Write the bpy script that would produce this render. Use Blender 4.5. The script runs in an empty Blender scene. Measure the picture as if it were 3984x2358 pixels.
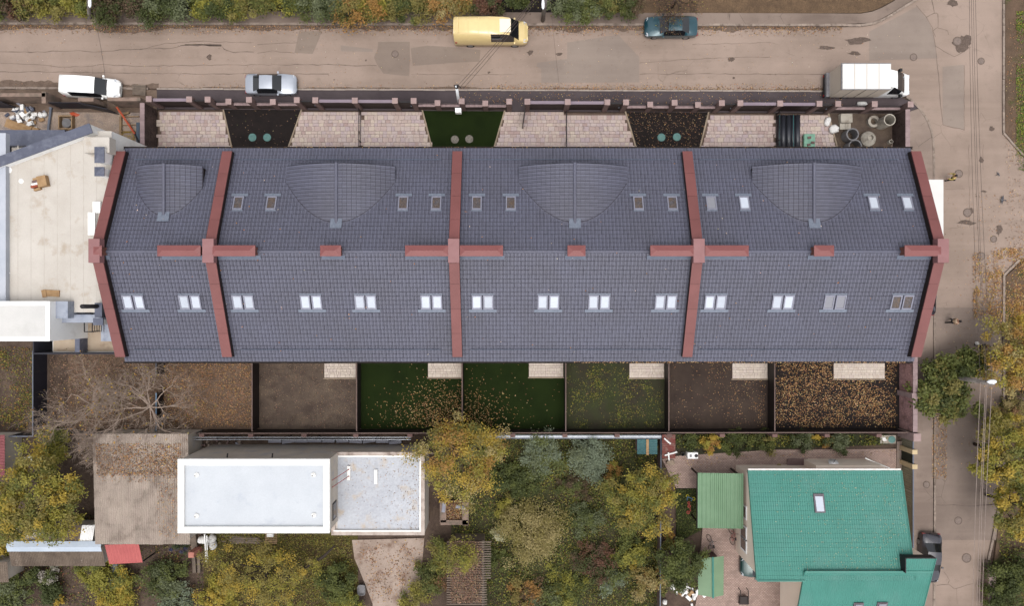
import bpy, bmesh, math, random
import numpy as np
from mathutils import Vector, Matrix
random.seed(11); rng = np.random.default_rng(11)
scene = bpy.context.scene
COL = scene.collection
# ---------------------------------------------------------------- camera, sky, sun, exposure
HC = 62.0                                   # drone height (m), lens looking straight down
FPX = 2656.0                                # focal length in pixels of a 3984 px wide frame (24 mm on 36 mm)
cd = bpy.data.cameras.new('camera'); cam = bpy.data.objects.new('camera', cd); COL.objects.link(cam)
cam.location = (0, 0, HC); cam.rotation_euler = (0, 0, 0)
cd.lens = 24.0; cd.sensor_width = 36.0; cd.sensor_fit = 'HORIZONTAL'; cd.clip_start = 0.5; cd.clip_end = 600
scene.camera = cam
w = bpy.data.worlds.new('World'); scene.world = w; w.use_nodes = True
nt = w.node_tree; bg = nt.nodes['Background']
sky = nt.nodes.new('ShaderNodeTexSky'); sky.sky_type = 'NISHITA'; sky.sun_disc = False
SUN_EL, SUN_AZ = math.radians(76), math.radians(172)
sky.sun_elevation = SUN_EL; sky.sun_rotation = SUN_AZ
sky.air_density = 1.0; sky.dust_density = 5.0; sky.ozone_density = 1.0
hs = nt.nodes.new('ShaderNodeHueSaturation'); hs.inputs['Saturation'].default_value = 0.22   # cloud cover: grey, not blue
nt.links.new(sky.outputs[0], hs.inputs['Color']); nt.links.new(hs.outputs[0], bg.inputs[0])
bg.inputs[1].default_value = 0.15
sd = bpy.data.lights.new('sun', 'SUN'); sun = bpy.data.objects.new('sun', sd); COL.objects.link(sun)
sd.energy = 0.5; sd.angle = math.radians(60); sd.color = (1.0, 0.95, 0.88)
sdir = Vector((math.sin(SUN_AZ)*math.cos(SUN_EL), math.cos(SUN_AZ)*math.cos(SUN_EL), math.sin(SUN_EL)))
sun.rotation_euler = sdir.to_track_quat('Z', 'Y').to_euler(); sun.location = (0, -30, 60)
scene.view_settings.view_transform = 'Standard'; scene.view_settings.look = 'None'
scene.view_settings.exposure = 0.75; scene.view_settings.gamma = 1.0; scene.view_settings.use_curve_mapping = False
# ---------------------------------------------------------------- helpers
def G(x, y, z=0.0):                         # survey point: photo column/row and known height -> metres
    s = (HC - z)/FPX
    return Vector(((x-1992)*s, (1179-y)*s, z))
TX = (0, 1000, 2000, 2984); TY = (0, 560, 1150, 1750)
def T(c, r, zx, zy, z=0.0): return G(TX[c]+zx/2.473, TY[r]+zy/2.473, z)
def D(x, y, z=0.0): return G(x*1.58854, y*1.58854, z)
def c(r, g, b, k=0.62):
    o = []
    for u in (r, g, b):
        u /= 255.0
        o.append((u/12.92 if u <= 0.04045 else ((u+0.055)/1.055)**2.4)*k)
    return tuple(o)
class N:                                    # tiny node helper
    def __init__(s, name):
        s.m = bpy.data.materials.new(name); s.m.use_nodes = True; s.t = s.m.node_tree
        s.b = s.t.nodes['Principled BSDF']; s.out = s.t.nodes['Material Output']
    def n(s, typ, **kw):
        x = s.t.nodes.new('ShaderNode'+typ)
        for k, v in kw.items():
            if hasattr(x, k): setattr(x, k, v)
            else: x.inputs[k.replace('_', ' ')].default_value = v
        return x
    def l(s, a, b): s.t.links.new(a, b)
    def co(s, scale=(1, 1, 1)):                 # object coordinates shifted by where the piece lies, so that no two pieces look alike
        tc = s.n('TexCoord'); mp = s.n('Mapping'); mp.inputs['Scale'].default_value = scale; oi = s.n('ObjectInfo'); ad = s.n('VectorMath'); ad.operation = 'ADD'
        s.l(tc.outputs['Object'], ad.inputs[0]); s.l(oi.outputs['Location'], ad.inputs[1]); s.l(ad.outputs[0], mp.inputs['Vector']); return mp.outputs[0]
    def noise(s, v, scale, detail=4, rough=.6):
        x = s.n('TexNoise'); x.inputs['Scale'].default_value = scale; x.inputs['Detail'].default_value = detail; x.inputs['Roughness'].default_value = rough
        s.l(v, x.inputs['Vector']); return x.outputs['Fac']
    def ramp(s, f, stops):
        x = s.n('ValToRGB'); e = x.color_ramp.elements
        while len(e) < len(stops): e.new(0.5)
        for i, (p, cc) in enumerate(stops): e[i].position = p; e[i].color = (*cc[:3], 1) if not isinstance(cc, float) else (cc, cc, cc, 1)
        s.l(f, x.inputs[0]); return x.outputs[0]
    def mix(s, f, a, b, mode='MIX'):
        x = s.n('Mix'); x.data_type = 'RGBA'; x.blend_type = mode; x.clamp_factor = True
        for sock, val in ((x.inputs[0], f), (x.inputs[6], a), (x.inputs[7], b)):
            if hasattr(val, 'is_linked'): s.l(val, sock)
            elif isinstance(val, (int, float)): sock.default_value = val
            else: sock.default_value = (*val[:3], 1)
        return x.outputs[2]
    def col(s, o): s.l(o, s.b.inputs['Base Color'])
    def bump(s, h, d=.02, st=1.0):
        x = s.n('Bump'); x.inputs['Distance'].default_value = d; x.inputs['Strength'].default_value = st
        s.l(h, x.inputs['Height']); s.l(x.outputs[0], s.b.inputs['Normal'])
MATS = {}
def lum(a, k): return tuple(min(1.0, u*k) for u in a)
def mat(name, a, b=None, scale=2.0, rough=.75, var=.18, fine=40, finev=.12, bump=.0, metal=0.0, spec=.3, stain=None, stain_scale=.6, rand=0.0, island=0.0, smin=.5, smax=.7, attr=False):
    """weathered surface: two tones by slow noise, grain by fine noise, optional stain patches, optional per-piece tone"""
    if name in MATS: return MATS[name]
    M = N(name); v = M.co()
    b = b or lum(a, 1-var*1.6)
    o = M.mix(M.ramp(M.noise(v, scale, 6), [(.35, 0.0), (.65, 1.0)]), a, b)
    if stain: o = M.mix(M.ramp(M.noise(v, stain_scale, 7, .65), [(smin, 0.0), (smax, 1.0)]), o, stain)
    g = M.noise(v, fine, 3)
    o = M.mix(1.0, o, M.ramp(g, [(.25, 1-finev*2), (.75, 1+0.0)]), 'MULTIPLY')
    if rand:
        oi = M.n('ObjectInfo'); o = M.mix(1.0, o, M.ramp(oi.outputs['Random'], [(0, 1-rand), (1, 1.0)]), 'MULTIPLY')
    if island:
        ge = M.n('NewGeometry'); o = M.mix(1.0, o, M.ramp(ge.outputs['Random Per Island'], [(0, 1-island), (1, 1.0)]), 'MULTIPLY')
    if attr:
        at = M.n('Attribute'); at.attribute_name = 'leaf'; o = M.mix(1.0, o, at.outputs['Color'], 'MULTIPLY')
    M.col(o); M.b.inputs['Roughness'].default_value = rough; M.b.inputs['Metallic'].default_value = metal; M.b.inputs['Specular IOR Level'].default_value = spec
    if bump: M.bump(g, bump)
    MATS[name] = M.m; return M.m
def gloss(name, a, rough=.25, metal=0.0, coat=0.0, spec=.5, rand=0.0):
    if name in MATS: return MATS[name]
    M = N(name); v = M.co(); o = M.mix(M.noise(v, 3.0), lum(a, .9), lum(a, 1.08))
    if rand: oi = M.n('ObjectInfo'); o = M.mix(1.0, o, M.ramp(oi.outputs['Random'], [(0, 1-rand), (1, 1.0)]), 'MULTIPLY')
    M.col(o)
    M.b.inputs['Roughness'].default_value = rough; M.b.inputs['Metallic'].default_value = metal; M.b.inputs['Coat Weight'].default_value = coat; M.b.inputs['Specular IOR Level'].default_value = spec
    MATS[name] = M.m; return M.m
def leafmat(name, trans=.3):
    if name in MATS: return MATS[name]
    M = N(name); at = M.n('Attribute'); at.attribute_name = 'leaf'
    M.col(at.outputs['Color']); M.b.inputs['Roughness'].default_value = .6; M.b.inputs['Specular IOR Level'].default_value = .25
    tr = M.n('BsdfTranslucent'); M.l(at.outputs['Color'], tr.inputs[0])
    mx = M.n('MixShader'); mx.inputs[0].default_value = trans
    M.l(M.b.outputs[0], mx.inputs[1]); M.l(tr.outputs[0], mx.inputs[2]); M.l(mx.outputs[0], M.out.inputs[0])
    MATS[name] = M.m; return M.m
def wloc(o):
    p = Vector((0, 0, 0))
    while o is not None: p += o.location; o = o.parent
    return p
def tag(o, label=None, cat=None, group=None, kind=None):
    if label: o['label'] = label
    if cat: o['category'] = cat
    if group: o['group'] = group
    if kind: o['kind'] = kind
    return o
def thing(name, loc, label, cat, group=None):
    o = bpy.data.objects.new(name, None); COL.objects.link(o); o.location = loc; o.empty_display_size = .3
    return tag(o, label, cat, group)
class MB:
    def __init__(s): s.v = []; s.f = []
    def add(s, vs, fs):
        k = len(s.v); s.v += [tuple(p) for p in vs]; s.f += [tuple(i+k for i in q) for q in fs]; return s
    def box(s, x0, x1, y0, y1, z0, z1):
        return s.add([(x0,y0,z0),(x1,y0,z0),(x1,y1,z0),(x0,y1,z0),(x0,y0,z1),(x1,y0,z1),(x1,y1,z1),(x0,y1,z1)],
                     [(0,3,2,1),(4,5,6,7),(0,1,5,4),(1,2,6,5),(2,3,7,6),(3,0,4,7)])
    def obox(s, cx, cy, z0, z1, lx, ly, a=0.0):
        ca, sa = math.cos(a), math.sin(a)
        return s.prism([(cx+ca*u*lx/2-sa*w_*ly/2, cy+sa*u*lx/2+ca*w_*ly/2) for u, w_ in ((-1,-1),(1,-1),(1,1),(-1,1))], z0, z1)
    def prism(s, pts, z0, z1):
        pts = [(p[0], p[1]) for p in pts]
        ar = sum(pts[i][0]*pts[(i+1) % len(pts)][1]-pts[(i+1) % len(pts)][0]*pts[i][1] for i in range(len(pts)))
        if ar < 0: pts = pts[::-1]
        n = len(pts)
        return s.add([(*p, z0) for p in pts]+[(*p, z1) for p in pts], [tuple(range(n-1, -1, -1)), tuple(range(n, 2*n))]+[(i, (i+1) % n, n+(i+1) % n, n+i) for i in range(n)])
    def loft(s, rings, cap=True, closed=True):
        n = len(rings[0]); vs = [p for r in rings for p in r]; fs = []
        for i in range(len(rings)-1):
            for j in range(n if closed else n-1): fs.append((i*n+j, i*n+(j+1) % n, (i+1)*n+(j+1) % n, (i+1)*n+j))
        if cap: fs += [tuple(range(n-1, -1, -1)), tuple((len(rings)-1)*n+j for j in range(n))]
        return s.add(vs, fs)
    def tube(s, path, r, n=6, cap=True):
        path = [Vector(p) for p in path]; rs = r if isinstance(r, (list, tuple)) else [r]*len(path); rings = []
        for i, p in enumerate(path):
            d = (path[min(i+1, len(path)-1)]-path[max(i-1, 0)]).normalized()
            a = d.orthogonal().normalized() if abs(d.z) > .9 else d.cross(Vector((0, 0, 1))).normalized()
            b = d.cross(a)
            rings.append([p+(a*math.cos(2*math.pi*k/n)+b*math.sin(2*math.pi*k/n))*rs[i] for k in range(n)])
        return s.loft(rings, cap)
    def lathe(s, cx, cy, prof, n=20, cap=True):     # prof: (radius, z)
        return s.loft([[(cx+r*math.cos(2*math.pi*k/n), cy+r*math.sin(2*math.pi*k/n), z) for k in range(n)] for r, z in prof], cap)
    def cyl(s, cx, cy, z0, z1, r, n=16): return s.lathe(cx, cy, [(r, z0), (r, z1)], n)
    def quad(s, *p): return s.add(p, [tuple(range(len(p)))])
    def ribbon(s, pts, wd, z):                      # flat strip
        pts = [Vector((p[0], p[1], 0)) for p in pts]; L = []; R = []
        for i, p in enumerate(pts):
            d = (pts[min(i+1, len(pts)-1)]-pts[max(i-1, 0)]).normalized(); nn = Vector((-d.y, d.x, 0)); ww = wd[i] if isinstance(wd, (list, tuple)) else wd
            L.append((p.x+nn.x*ww/2, p.y+nn.y*ww/2, z)); R.append((p.x-nn.x*ww/2, p.y-nn.y*ww/2, z))
        for i in range(len(pts)-1): s.quad(R[i], R[i+1], L[i+1], L[i])
        return s
    def xf(s, M): s.v = [tuple(M @ Vector(p)) for p in s.v]; return s
    def build(s, name, m, parent=None, smooth=False, kind=None, bevel=0.0, keep=False):
        me = bpy.data.meshes.new(name); V = np.array(s.v, dtype=np.float64).reshape(-1, 3)
        o = bpy.data.objects.new(name, me); COL.objects.link(o)
        if parent is not None:
            o.parent = parent; base = np.array(wloc(parent)) if not keep else np.zeros(3); V = V-base
            if len(V) and not keep:                  # origin at the piece's own centre
                ct = (V.min(0)+V.max(0))/2; o.location = ct; V = V-ct
        elif len(V):
            ct = (V.min(0)+V.max(0))/2; ct[2] = V[:, 2].min(); o.location = ct; V = V-ct
        me.from_pydata([tuple(p) for p in V], [], s.f); me.materials.append(m)
        if smooth: me.polygons.foreach_set('use_smooth', [True]*len(me.polygons))
        me.update()
        if bevel:
            b = o.modifiers.new('bevel', 'BEVEL'); b.width = bevel; b.segments = 2; b.limit_method = 'ANGLE'
        if kind: o['kind'] = kind
        return o
def struct(name, mb, m, label=None): o = mb.build(name, m, kind='structure'); 
def quadmesh(name, V, m, parent=None, cols=None, kind=None, smooth=False):
    """V: (n,4,3) array of separate quads, fast path"""
    n = len(V); me = bpy.data.meshes.new(name); o = bpy.data.objects.new(name, me); COL.objects.link(o)
    P = V.reshape(-1, 3).astype(np.float64)
    if parent is not None: o.parent = parent; P = P-np.array(wloc(parent))
    me.vertices.add(4*n); me.vertices.foreach_set('co', P.astype(np.float32).ravel())
    me.loops.add(4*n); me.loops.foreach_set('vertex_index', np.arange(4*n, dtype=np.int32))
    me.polygons.add(n); me.polygons.foreach_set('loop_start', np.arange(0, 4*n, 4, dtype=np.int32))
    me.update(calc_edges=True); me.materials.append(m)
    if cols is not None:
        at = me.color_attributes.new('leaf', 'FLOAT_COLOR', 'POINT')
        ca = np.ones((n, 4, 4), dtype=np.float32); ca[:, :, :3] = cols[:, None, :]; at.data.foreach_set('color', ca.ravel())
    if kind: o['kind'] = kind
    return o
def leafquads(P, nrm, size, aspect=.6):
    """P (n,3) centres, nrm (n,3) normals -> rhombic leaf quads"""
    n = len(P); nrm = nrm/np.linalg.norm(nrm, axis=1, keepdims=True)
    r = rng.normal(size=(n, 3)); t = np.cross(nrm, r); t /= np.linalg.norm(t, axis=1, keepdims=True)+1e-9; b = np.cross(nrm, t)
    s = (size*rng.uniform(.6, 1.25, n))[:, None]
    cup = nrm*s*rng.uniform(-.15, .15, n)[:, None]
    return np.stack([P-t*s*.5, P+b*s*.5*aspect+cup, P+t*s*.5, P-b*s*.5*aspect+cup], axis=1)
def pal_pick(pal, n, jit=.16):
    pal = np.array(pal); k = rng.integers(0, len(pal), n); q = pal[k]
    return np.clip(q*(1+rng.normal(0, jit, (n, 1)))*(1+rng.normal(0, jit*.35, (n, 3))), .003, .9)
# foliage tones (linear base colours)
YG = c(146,140,62,.95); GR = c(98,104,54,.95); DG = c(72,80,44,.95); OL = c(130,120,68,.95); YE = c(180,154,66,.9); OR = c(166,124,70,.9); BR = c(140,104,76,.9); GG = c(112,118,88,.9); BG = c(126,136,114,.9); TAN = c(164,150,104,.9); RU = c(118,82,66,.8); BRN = c(104,84,68,.8)
# ---------------------------------------------------------------- ground, roads, pavements
def asphalt(name, a, b, crack=.0, seam=None):
    M = N(name); v = M.co()
    o = M.mix(M.ramp(M.noise(v, .13, 6, .6), [(.4, 0.0), (.6, 1.0)]), lum(a, 1.04), lum(b, .95))
    o = M.mix(M.ramp(M.noise(M.co((.06, .9, 1)), 1.0, 5, .6), [(.45, 0.0), (.75, .55)]), o, lum(a, 1.14))   # wheel-worn streaks
    o = M.mix(M.ramp(M.noise(v, 1.1, 8, .7), [(.56, 0.0), (.72, .55)]), o, lum(b, .78))
    g = M.noise(v, 26, 4, .7)
    o = M.mix(1.0, o, M.ramp(g, [(.3, .82), (.7, 1.06)]), 'MULTIPLY')
    vo = M.n('TexVoronoi'); vo.feature = 'DISTANCE_TO_EDGE'; vo.inputs['Scale'].default_value = .55
    wv = M.n('Mix'); wv.data_type = 'VECTOR'; wv.inputs[0].default_value = .12
    nz = M.n('TexNoise'); nz.inputs['Scale'].default_value = 1.4; M.l(v, nz.inputs['Vector']); M.l(v, wv.inputs[4]); M.l(nz.outputs['Color'], wv.inputs[5])
    M.l(wv.outputs[1], vo.inputs['Vector'])
    ck = M.ramp(vo.outputs['Distance'], [(0.0, 1.0), (.012, 0.0)])
    msk = M.ramp(M.noise(v, .22, 3), [(.58, 0.0), (.66, crack)])
    ml = M.n('Math'); ml.operation = 'MULTIPLY'; M.l(ck, ml.inputs[0]); M.l(msk, ml.inputs[1])
    o = M.mix(ml.outputs[0], o, lum(b, .35))
    M.col(o); M.b.inputs['Roughness'].default_value = .9; M.b.inputs['Specular IOR Level'].default_value = .2; M.bump(g, .012, .6)
    return M.m
M_ROAD = asphalt('road asphalt', c(173,153,140), c(161,142,129), .6)
M_PATCH = asphalt('road patch', c(152,136,124), c(145,129,118))
M_PATCH2 = asphalt('road patch pale', c(160,145,134), c(152,137,127))
M_PATHN = asphalt('pavement north', c(150,133,122), c(128,112,102), .8)
M_PATHD = asphalt('pavement dark', c(94,84,86), c(80,71,74), .2)
M_PATHG = asphalt('pavement grey', c(166,148,136), c(144,127,117), .6)
M_SOIL = mat('garden soil', c(124,104,90), c(98,80,70), scale=.8, rough=.95, fine=30, finev=.3, bump=.05, stain=c(128,108,92), stain_scale=1.4)
M_SOILD = mat('dark soil', c(52,42,40), c(40,33,32), scale=1.2, rough=.95, fine=34, finev=.3, bump=.05)
M_SOILM = mat('trodden soil', c(134,116,100), c(108,92,82), scale=.7, rough=.95, fine=36, finev=.28, bump=.05, stain=c(92,76,68), stain_scale=.9)
M_SOILG = mat('weedy soil', c(74,80,48), c(72,64,52), scale=.5, rough=.95, fine=36, finev=.3, bump=.05, stain=c(66,74,38), stain_scale=.7)
M_TURF = mat('artificial turf', c(42,56,22), c(34,47,18), scale=.5, rough=.95, fine=60, finev=.25, bump=.02, spec=.1)
M_KERB = mat('kerb concrete', c(196,177,162), c(172,154,142), scale=1.5, rough=.9, fine=25, finev=.2, rand=.18, stain=c(120,104,92), stain_scale=2.0)
M_KERBW = mat('pale kerb', c(196,182,170), c(176,160,150), scale=1.5, rough=.9, rand=.1)
M_LITTERG = mat('litter ground', c(146,120,100), c(122,100,84), scale=1.1, rough=.95, fine=22, finev=.3, bump=.04)
ground = MB().quad((-140,-110,-.06),(140,-110,-.06),(140,110,-.06),(-140,110,-.06)).build('ground', M_SOIL, kind='structure')
def sheet(name, pts, m, z): return MB().prism(pts, z-.05 if z < .03 else 0.0-.055, z).build(name, m, kind='structure')
YN = lambda X: 25.28-(X+46)*.002           # north kerb line
def YS(X): return 19.54-(X+46)*.0035       # south kerb line
corner = [T(3,0,1340,930), T(3,0,1400,975), T(3,0,1462,1040), T(3,0,1515,1110), T(3,0,1550,1170), T(3,0,1580,1260), T(3,0,1598,1360), T(3,0,1604,1480)]
ncorner = [T(3,0,760,258), T(3,0,900,255), T(3,0,1010,240), T(3,0,1100,205), T(3,0,1200,150), T(3,0,1320,75), T(3,0,1445,0), T(3,0,1800,-190), T(3,0,1900,-420)]
xe = 44.6
road_pts = [(-75, YS(-75)), (-30, YS(-30)), (10, YS(10)), (34, YS(34))]+[(p.x, p.y) for p in corner]+[(38.3, -30), (38.1, -48), (43.2, -48), (43.2, -24.0), T(3,3,2120,1060)[:2], T(3,3,2222,580)[:2], (44.5, -15.5), (44.5, 2.6), (46.2, 4.0), (75, 4.6), (75, 9.5), (49.5, 11.2), (46.2, 13.4), (44.55, 15.5), (44.5, 50)]+[(36.6, 50)]+[(p.x, p.y) for p in ncorner[::-1]]+[(10, YN(10)), (-30, YN(-30)), (-75, YN(-75))]
road = sheet('road', road_pts, M_ROAD, 0.0)
# repairs cut into the asphalt, and a darker sheet over the lower side road
PT = [((1,[(405,300),(625,295),(590,390),(535,515),(360,505)]), M_PATCH), ((1,[(1165,400),(1470,398),(1472,560),(1465,730),(1215,705),(1150,610),(1125,545),(1160,470)]), M_PATCH),
      ((1,[(1478,462),(1640,435),(1980,458),(2150,478),(2140,590),(1900,600),(1500,630)]), M_PATCH), ((1,[(805,432),(1118,470),(1110,496),(808,490)]), M_PATCH2),
      ((2,[(512,405),(1000,330),(1205,545),(1205,790),(262,795),(262,660),(215,640),(222,600),(510,565)]), M_PATCH2), ((2,[(1380,620),(2440,560),(2440,700),(1390,705)]), M_ROAD),
      ((3,[(1610,2960),(2262,2960),(2262,3600),(2300,5200),(1550,5200),(1610,3600)]), 'side'), ((3,[(1690,640),(1895,620),(1895,1250),(1690,1195)]), M_PATCH2), ((3,[(985,300),(1440,60),(1560,200),(1600,340),(1640,560),(985,580)]), M_PATCH2)]
for i, ((k, pp), m) in enumerate(PT):
    if m is M_ROAD: continue
    if m == 'side': m = asphalt('darker side road asphalt', c(158,141,130), c(142,126,116), .9)
    pts = [T(k, 0, x, y)[:2] for x, y in pp]
    o = MB().prism(pts, -.02, .004).build('asphalt_patch', m, road)
CR = [(0,0,[(0,495),(300,500),(560,490),(760,480),(900,502),(1150,480),(1350,466),(1640,462),(1800,425),(2130,432),(2160,472),(2250,500),(2440,498)],.07), (0,0,[(1350,470),(1600,415),(1900,395),(2440,405)],.04), (0,0,[(0,610),(300,612),(560,640),(780,640),(1000,618),(1300,636),(1800,626),(2473,620)],.045), (0,0,[(0,690),(500,690),(1300,703),(2473,710)],.06), (0,0,[(1780,428),(1960,428),(2130,434)],.22),
      (1,0,[(0,510),(150,490),(360,508)],.04), (1,0,[(0,430),(200,410),(390,408)],.05), (1,0,[(0,620),(850,620),(900,630),(1150,628)],.06), (1,0,[(370,708),(690,709)],.06), (1,0,[(1480,712),(2473,716)],.04), (2,0,[(1205,708),(2473,711)],.05), (3,0,[(0,712),(300,715),(600,718)],.05), (2,0,[(1720,425),(2473,405)],.03), (2,0,[(1210,600),(1800,560),(2473,545)],.04),
      (3,0,[(1440,50),(1530,155),(1590,260),(1615,400),(1640,600),(1665,900),(1690,1200),(1900,1250)],.05), (3,0,[(1530,160),(1610,120),(1640,125)],.06), (3,0,[(1590,0),(1600,60),(1610,120)],.06), (3,0,[(1640,125),(1645,260),(1600,290),(1620,350)],.05), (3,0,[(1640,260),(1740,290),(1745,330)],.05), (3,0,[(1620,440),(1700,490),(1800,545),(1880,500),(1960,450)],.05), (3,0,[(1895,630),(1900,900),(1898,1250)],.04),
      (3,1,[(1940,0),(1945,400),(1950,800)],.03), (3,1,[(2080,0),(2080,250)],.03), (3,1,[(1705,435),(1900,430)],.03), (3,3,[(1610,530),(1800,535),(2000,545),(2200,520)],.06), (3,3,[(1630,1310),(1750,1300),(1800,1340),(1990,1290)],.05), (3,3,[(1700,1180),(1760,1260),(1740,1300)],.05), (3,3,[(1820,1340),(1830,1484)],.04), (3,3,[(2020,540),(2200,530),(2215,500)],.1), (3,3,[(2040,400),(2150,340),(2200,380)],.04)]
cm = MB()
for k, r, pp, wd in CR:
    pts = []
    for i in range(len(pp)-1):
        a = T(k, r, *pp[i]); b = T(k, r, *pp[i+1]); nseg = max(2, int((b-a).length/.5))
        for j in range(nseg): q = a.lerp(b, j/nseg); pts.append((q.x+random.uniform(-.05, .05), q.y+random.uniform(-.05, .05)))
    pts.append(T(k, r, *pp[-1])[:2])
    cm.ribbon(pts, [wd*random.uniform(.35, 1.2) for _ in pts], .0085)
M_CRACK = mat('tar crack', c(136,119,109), c(116,101,92), scale=3, rough=.95)
cm.build('crack', M_CRACK, road, kind='stuff')
# ragged strips of dirt washed into the gutters
gd = MB(); M_DIRT = mat('gutter dirt', c(150,129,114), c(126,106,93), scale=1.5, rough=.95, fine=16, finev=.3, bump=.03)
def strip(f0, f1, x0, x1, step=.35):
    a = None; x = x0
    while x < x1:
        b = ((x, f0(x), .0065), (x, f1(x), .0065))
        if a: gd.quad(a[0], b[0], b[1], a[1]) if f1(x) > f0(x) else gd.quad(a[1], b[1], b[0], a[0])
        a = b; x += step
_wr = {}
def wob(x, s):                                # smooth value noise along the kerb
    v = 0.0
    for o_, (f, a) in enumerate(((.23, .34), (.7, .22), (1.9, .16), (5.0, .1))):
        t_ = x*f; i_ = math.floor(t_); u_ = t_-i_; u_ = u_*u_*(3-2*u_)
        g_ = lambda k: _wr.setdefault((s, o_, k), random.random())
        v += a*(g_(i_)*(1-u_)+g_(i_+1)*u_)
    return v
strip(lambda x: YN(x)-.1-1.2*max(.0, wob(x, 1.0)-.12), lambda x: YN(x)+.02, -50, 29, .16)
strip(lambda x: YS(x)-.02, lambda x: YS(x)+.05+.5*max(.0, wob(x, 2.0)-.2), -32, 33, .16)
strip(lambda x: YS(x)-.02, lambda x: YS(x)+.2+1.3*max(.0, wob(x, 3.0)-.15), -50, -32, .16)
gd.build('gutter_dirt', M_DIRT, road, kind='stuff')
# broken spots: ragged shallow potholes with exposed dark grit
pm = MB()
M_POT = mat('broken asphalt', c(150,130,118), c(124,107,97), scale=5, rough=.95, fine=20, finev=.35, bump=.06)
for k, r, x, y, rx, ry in [(3,0,860,395,105,36),(3,0,560,455,70,22),(3,0,840,510,60,18),(0,0,2015,548,26,22),(3,0,1880,420,90,75),(3,0,1780,20,45,40),(3,1,1920,755,80,22),(3,1,2230,825,28,55),(3,1,1960,640,26,22),(2,0,2085,570,30,25),(1,0,2230,695,14,12),(2,0,2112,748,12,12),(2,0,155,505,28,22),(2,0,432,520,32,16),(3,3,2110,1100,40,40),(1,0,742,765,9,6),(1,0,1048,578,9,9),(3,0,2160,1235,25,28),(3,1,2060,150,22,28),(3,1,2085,455,28,10)]:
    cc = T(k, r, x, y); n = 22; ph = random.random()*6
    pm.add([(cc.x+rx/2.473*.02334*(1+.28*math.sin(3*a+ph)+random.uniform(-.2,.2))*math.cos(a), cc.y+ry/2.473*.02334*(1+.25*math.sin(2*a+ph)+random.uniform(-.2,.2))*math.sin(a), .0125) for a in [2*math.pi*i/n for i in range(n)]], [tuple(range(n))])
pm.build('pothole', M_POT, road, kind='stuff')
# ---- pavements
pn = [(-75, YN(-75)+.2)]+[(X, YN(X)+.2) for X in (-30, 10, 30)]+[(p.x-.1, p.y+.2) for p in ncorner[2:]]+[(34.2, 50)]
inner = [T(3,0,900,132), T(3,0,1010,112), T(3,0,1100,75), T(3,0,1200,20), T(3,0,1290,-40), T(3,0,1560,-200)]
pvn = sheet('pavement', pn+[(33.5, 50)]+[(p.x, p.y) for p in inner[::-1]]+[(28, 26.3), (-75, 26.7)], M_PATHN, .11)
sheet('pavement', [(-75, YS(-75)-.15), (-32.2, YS(-32)-.15), (-32.2, 17.3), (-75, 17.6)], mat('dirt verge', c(150,128,112), c(126,106,92), scale=.8, rough=.95, fine=30, finev=.25, bump=.03), .1)
ps = [(-32.2, YS(-32)-.12), (34.0, YS(34)-.12)]+[(p.x-.12, p.y-.06) for p in corner[1:3]]+[(35.6, 17.2), (34.6, 17.2), (-32.2, 17.6)]
pvs = sheet('pavement', ps, M_PATHD, .11)
pve = sheet('pavement', [T(3,0,1375,1070)[:2]]+[(p.x-.1, p.y) for p in corner[2:]]+[(38.15, -30), (38.0, -48), (34.9, -48), (34.9, -12.6), (35.5, -12.5), (35.5, -4.1), (33.1, -4.1), (33.1, 12)], M_PATHG, .11)
# stones of the kerb, one by one
def kerb(name, path, ln, wd, h, m, z0=-.04):
    k = bpy.data.objects.new(name, None); COL.objects.link(k); k['kind'] = 'structure'
    path = [Vector((p[0], p[1], 0)) for p in path]; k.location = path[0]
    me = None; acc = []
    for i in range(len(path)-1):
        a, b = path[i], path[i+1]; L = (b-a).length; n = max(1, round(L/ln)); d = (b-a)/n
        for j in range(n): acc.append((a+d*(j+.5), d.length, math.atan2(d.y, d.x)))
    for p, L, ang in acc:
        if me is None:
            o = MB().obox(0, 0, z0, h, ln*.985, wd).build('kerb_stone', m, k, keep=True); me = o.data
        else: o = bpy.data.objects.new('kerb_stone', me); COL.objects.link(o); o.parent = k
        o.location = (p.x-k.location.x+random.uniform(-.01,.01), p.y-k.location.y+random.uniform(-.015,.015), random.uniform(-.012,.012)); o.rotation_euler = (0, 0, ang+random.uniform(-.006,.006)); o.scale = (L/ln*1.0, 1, 1)
    return k
kerb('kerb', [(-50, YN(-50)+.1), (30.4, YN(30)+.1)]+[(p.x, p.y+.1) for p in ncorner[1:7]]+[(40.5, 32)], 1.05, .2, .16, M_KERB)
kerb('kerb', [(-32.2, YS(-32)-.06), (0, YS(0)-.06), (34.1, YS(34)-.06)], 1.0, .14, .16, M_KERBW)
kerb('kerb', [(-50, YS(-50)-.02), (-33, YS(-33)-.02)], 1.0, .2, .13, M_KERB)
kerb('kerb', [(p.x-.05, p.y) for p in corner]+[(38.35, -15), (38.25, -30)], .8, .18, .14, M_KERB)
kerb('kerb', [(44.6, 36), (44.6, 15.4), (46.3, 13.5), (49.4, 11.4)], 1.0, .18, .12, M_KERB)
kerb('kerb', [(46.0, 3.9), (44.6, 2.5), (44.6, -15.4), T(3,3,2222,580)[:2], T(3,3,2125,1060)[:2]], 1.0, .2, .14, M_KERB)
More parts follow.
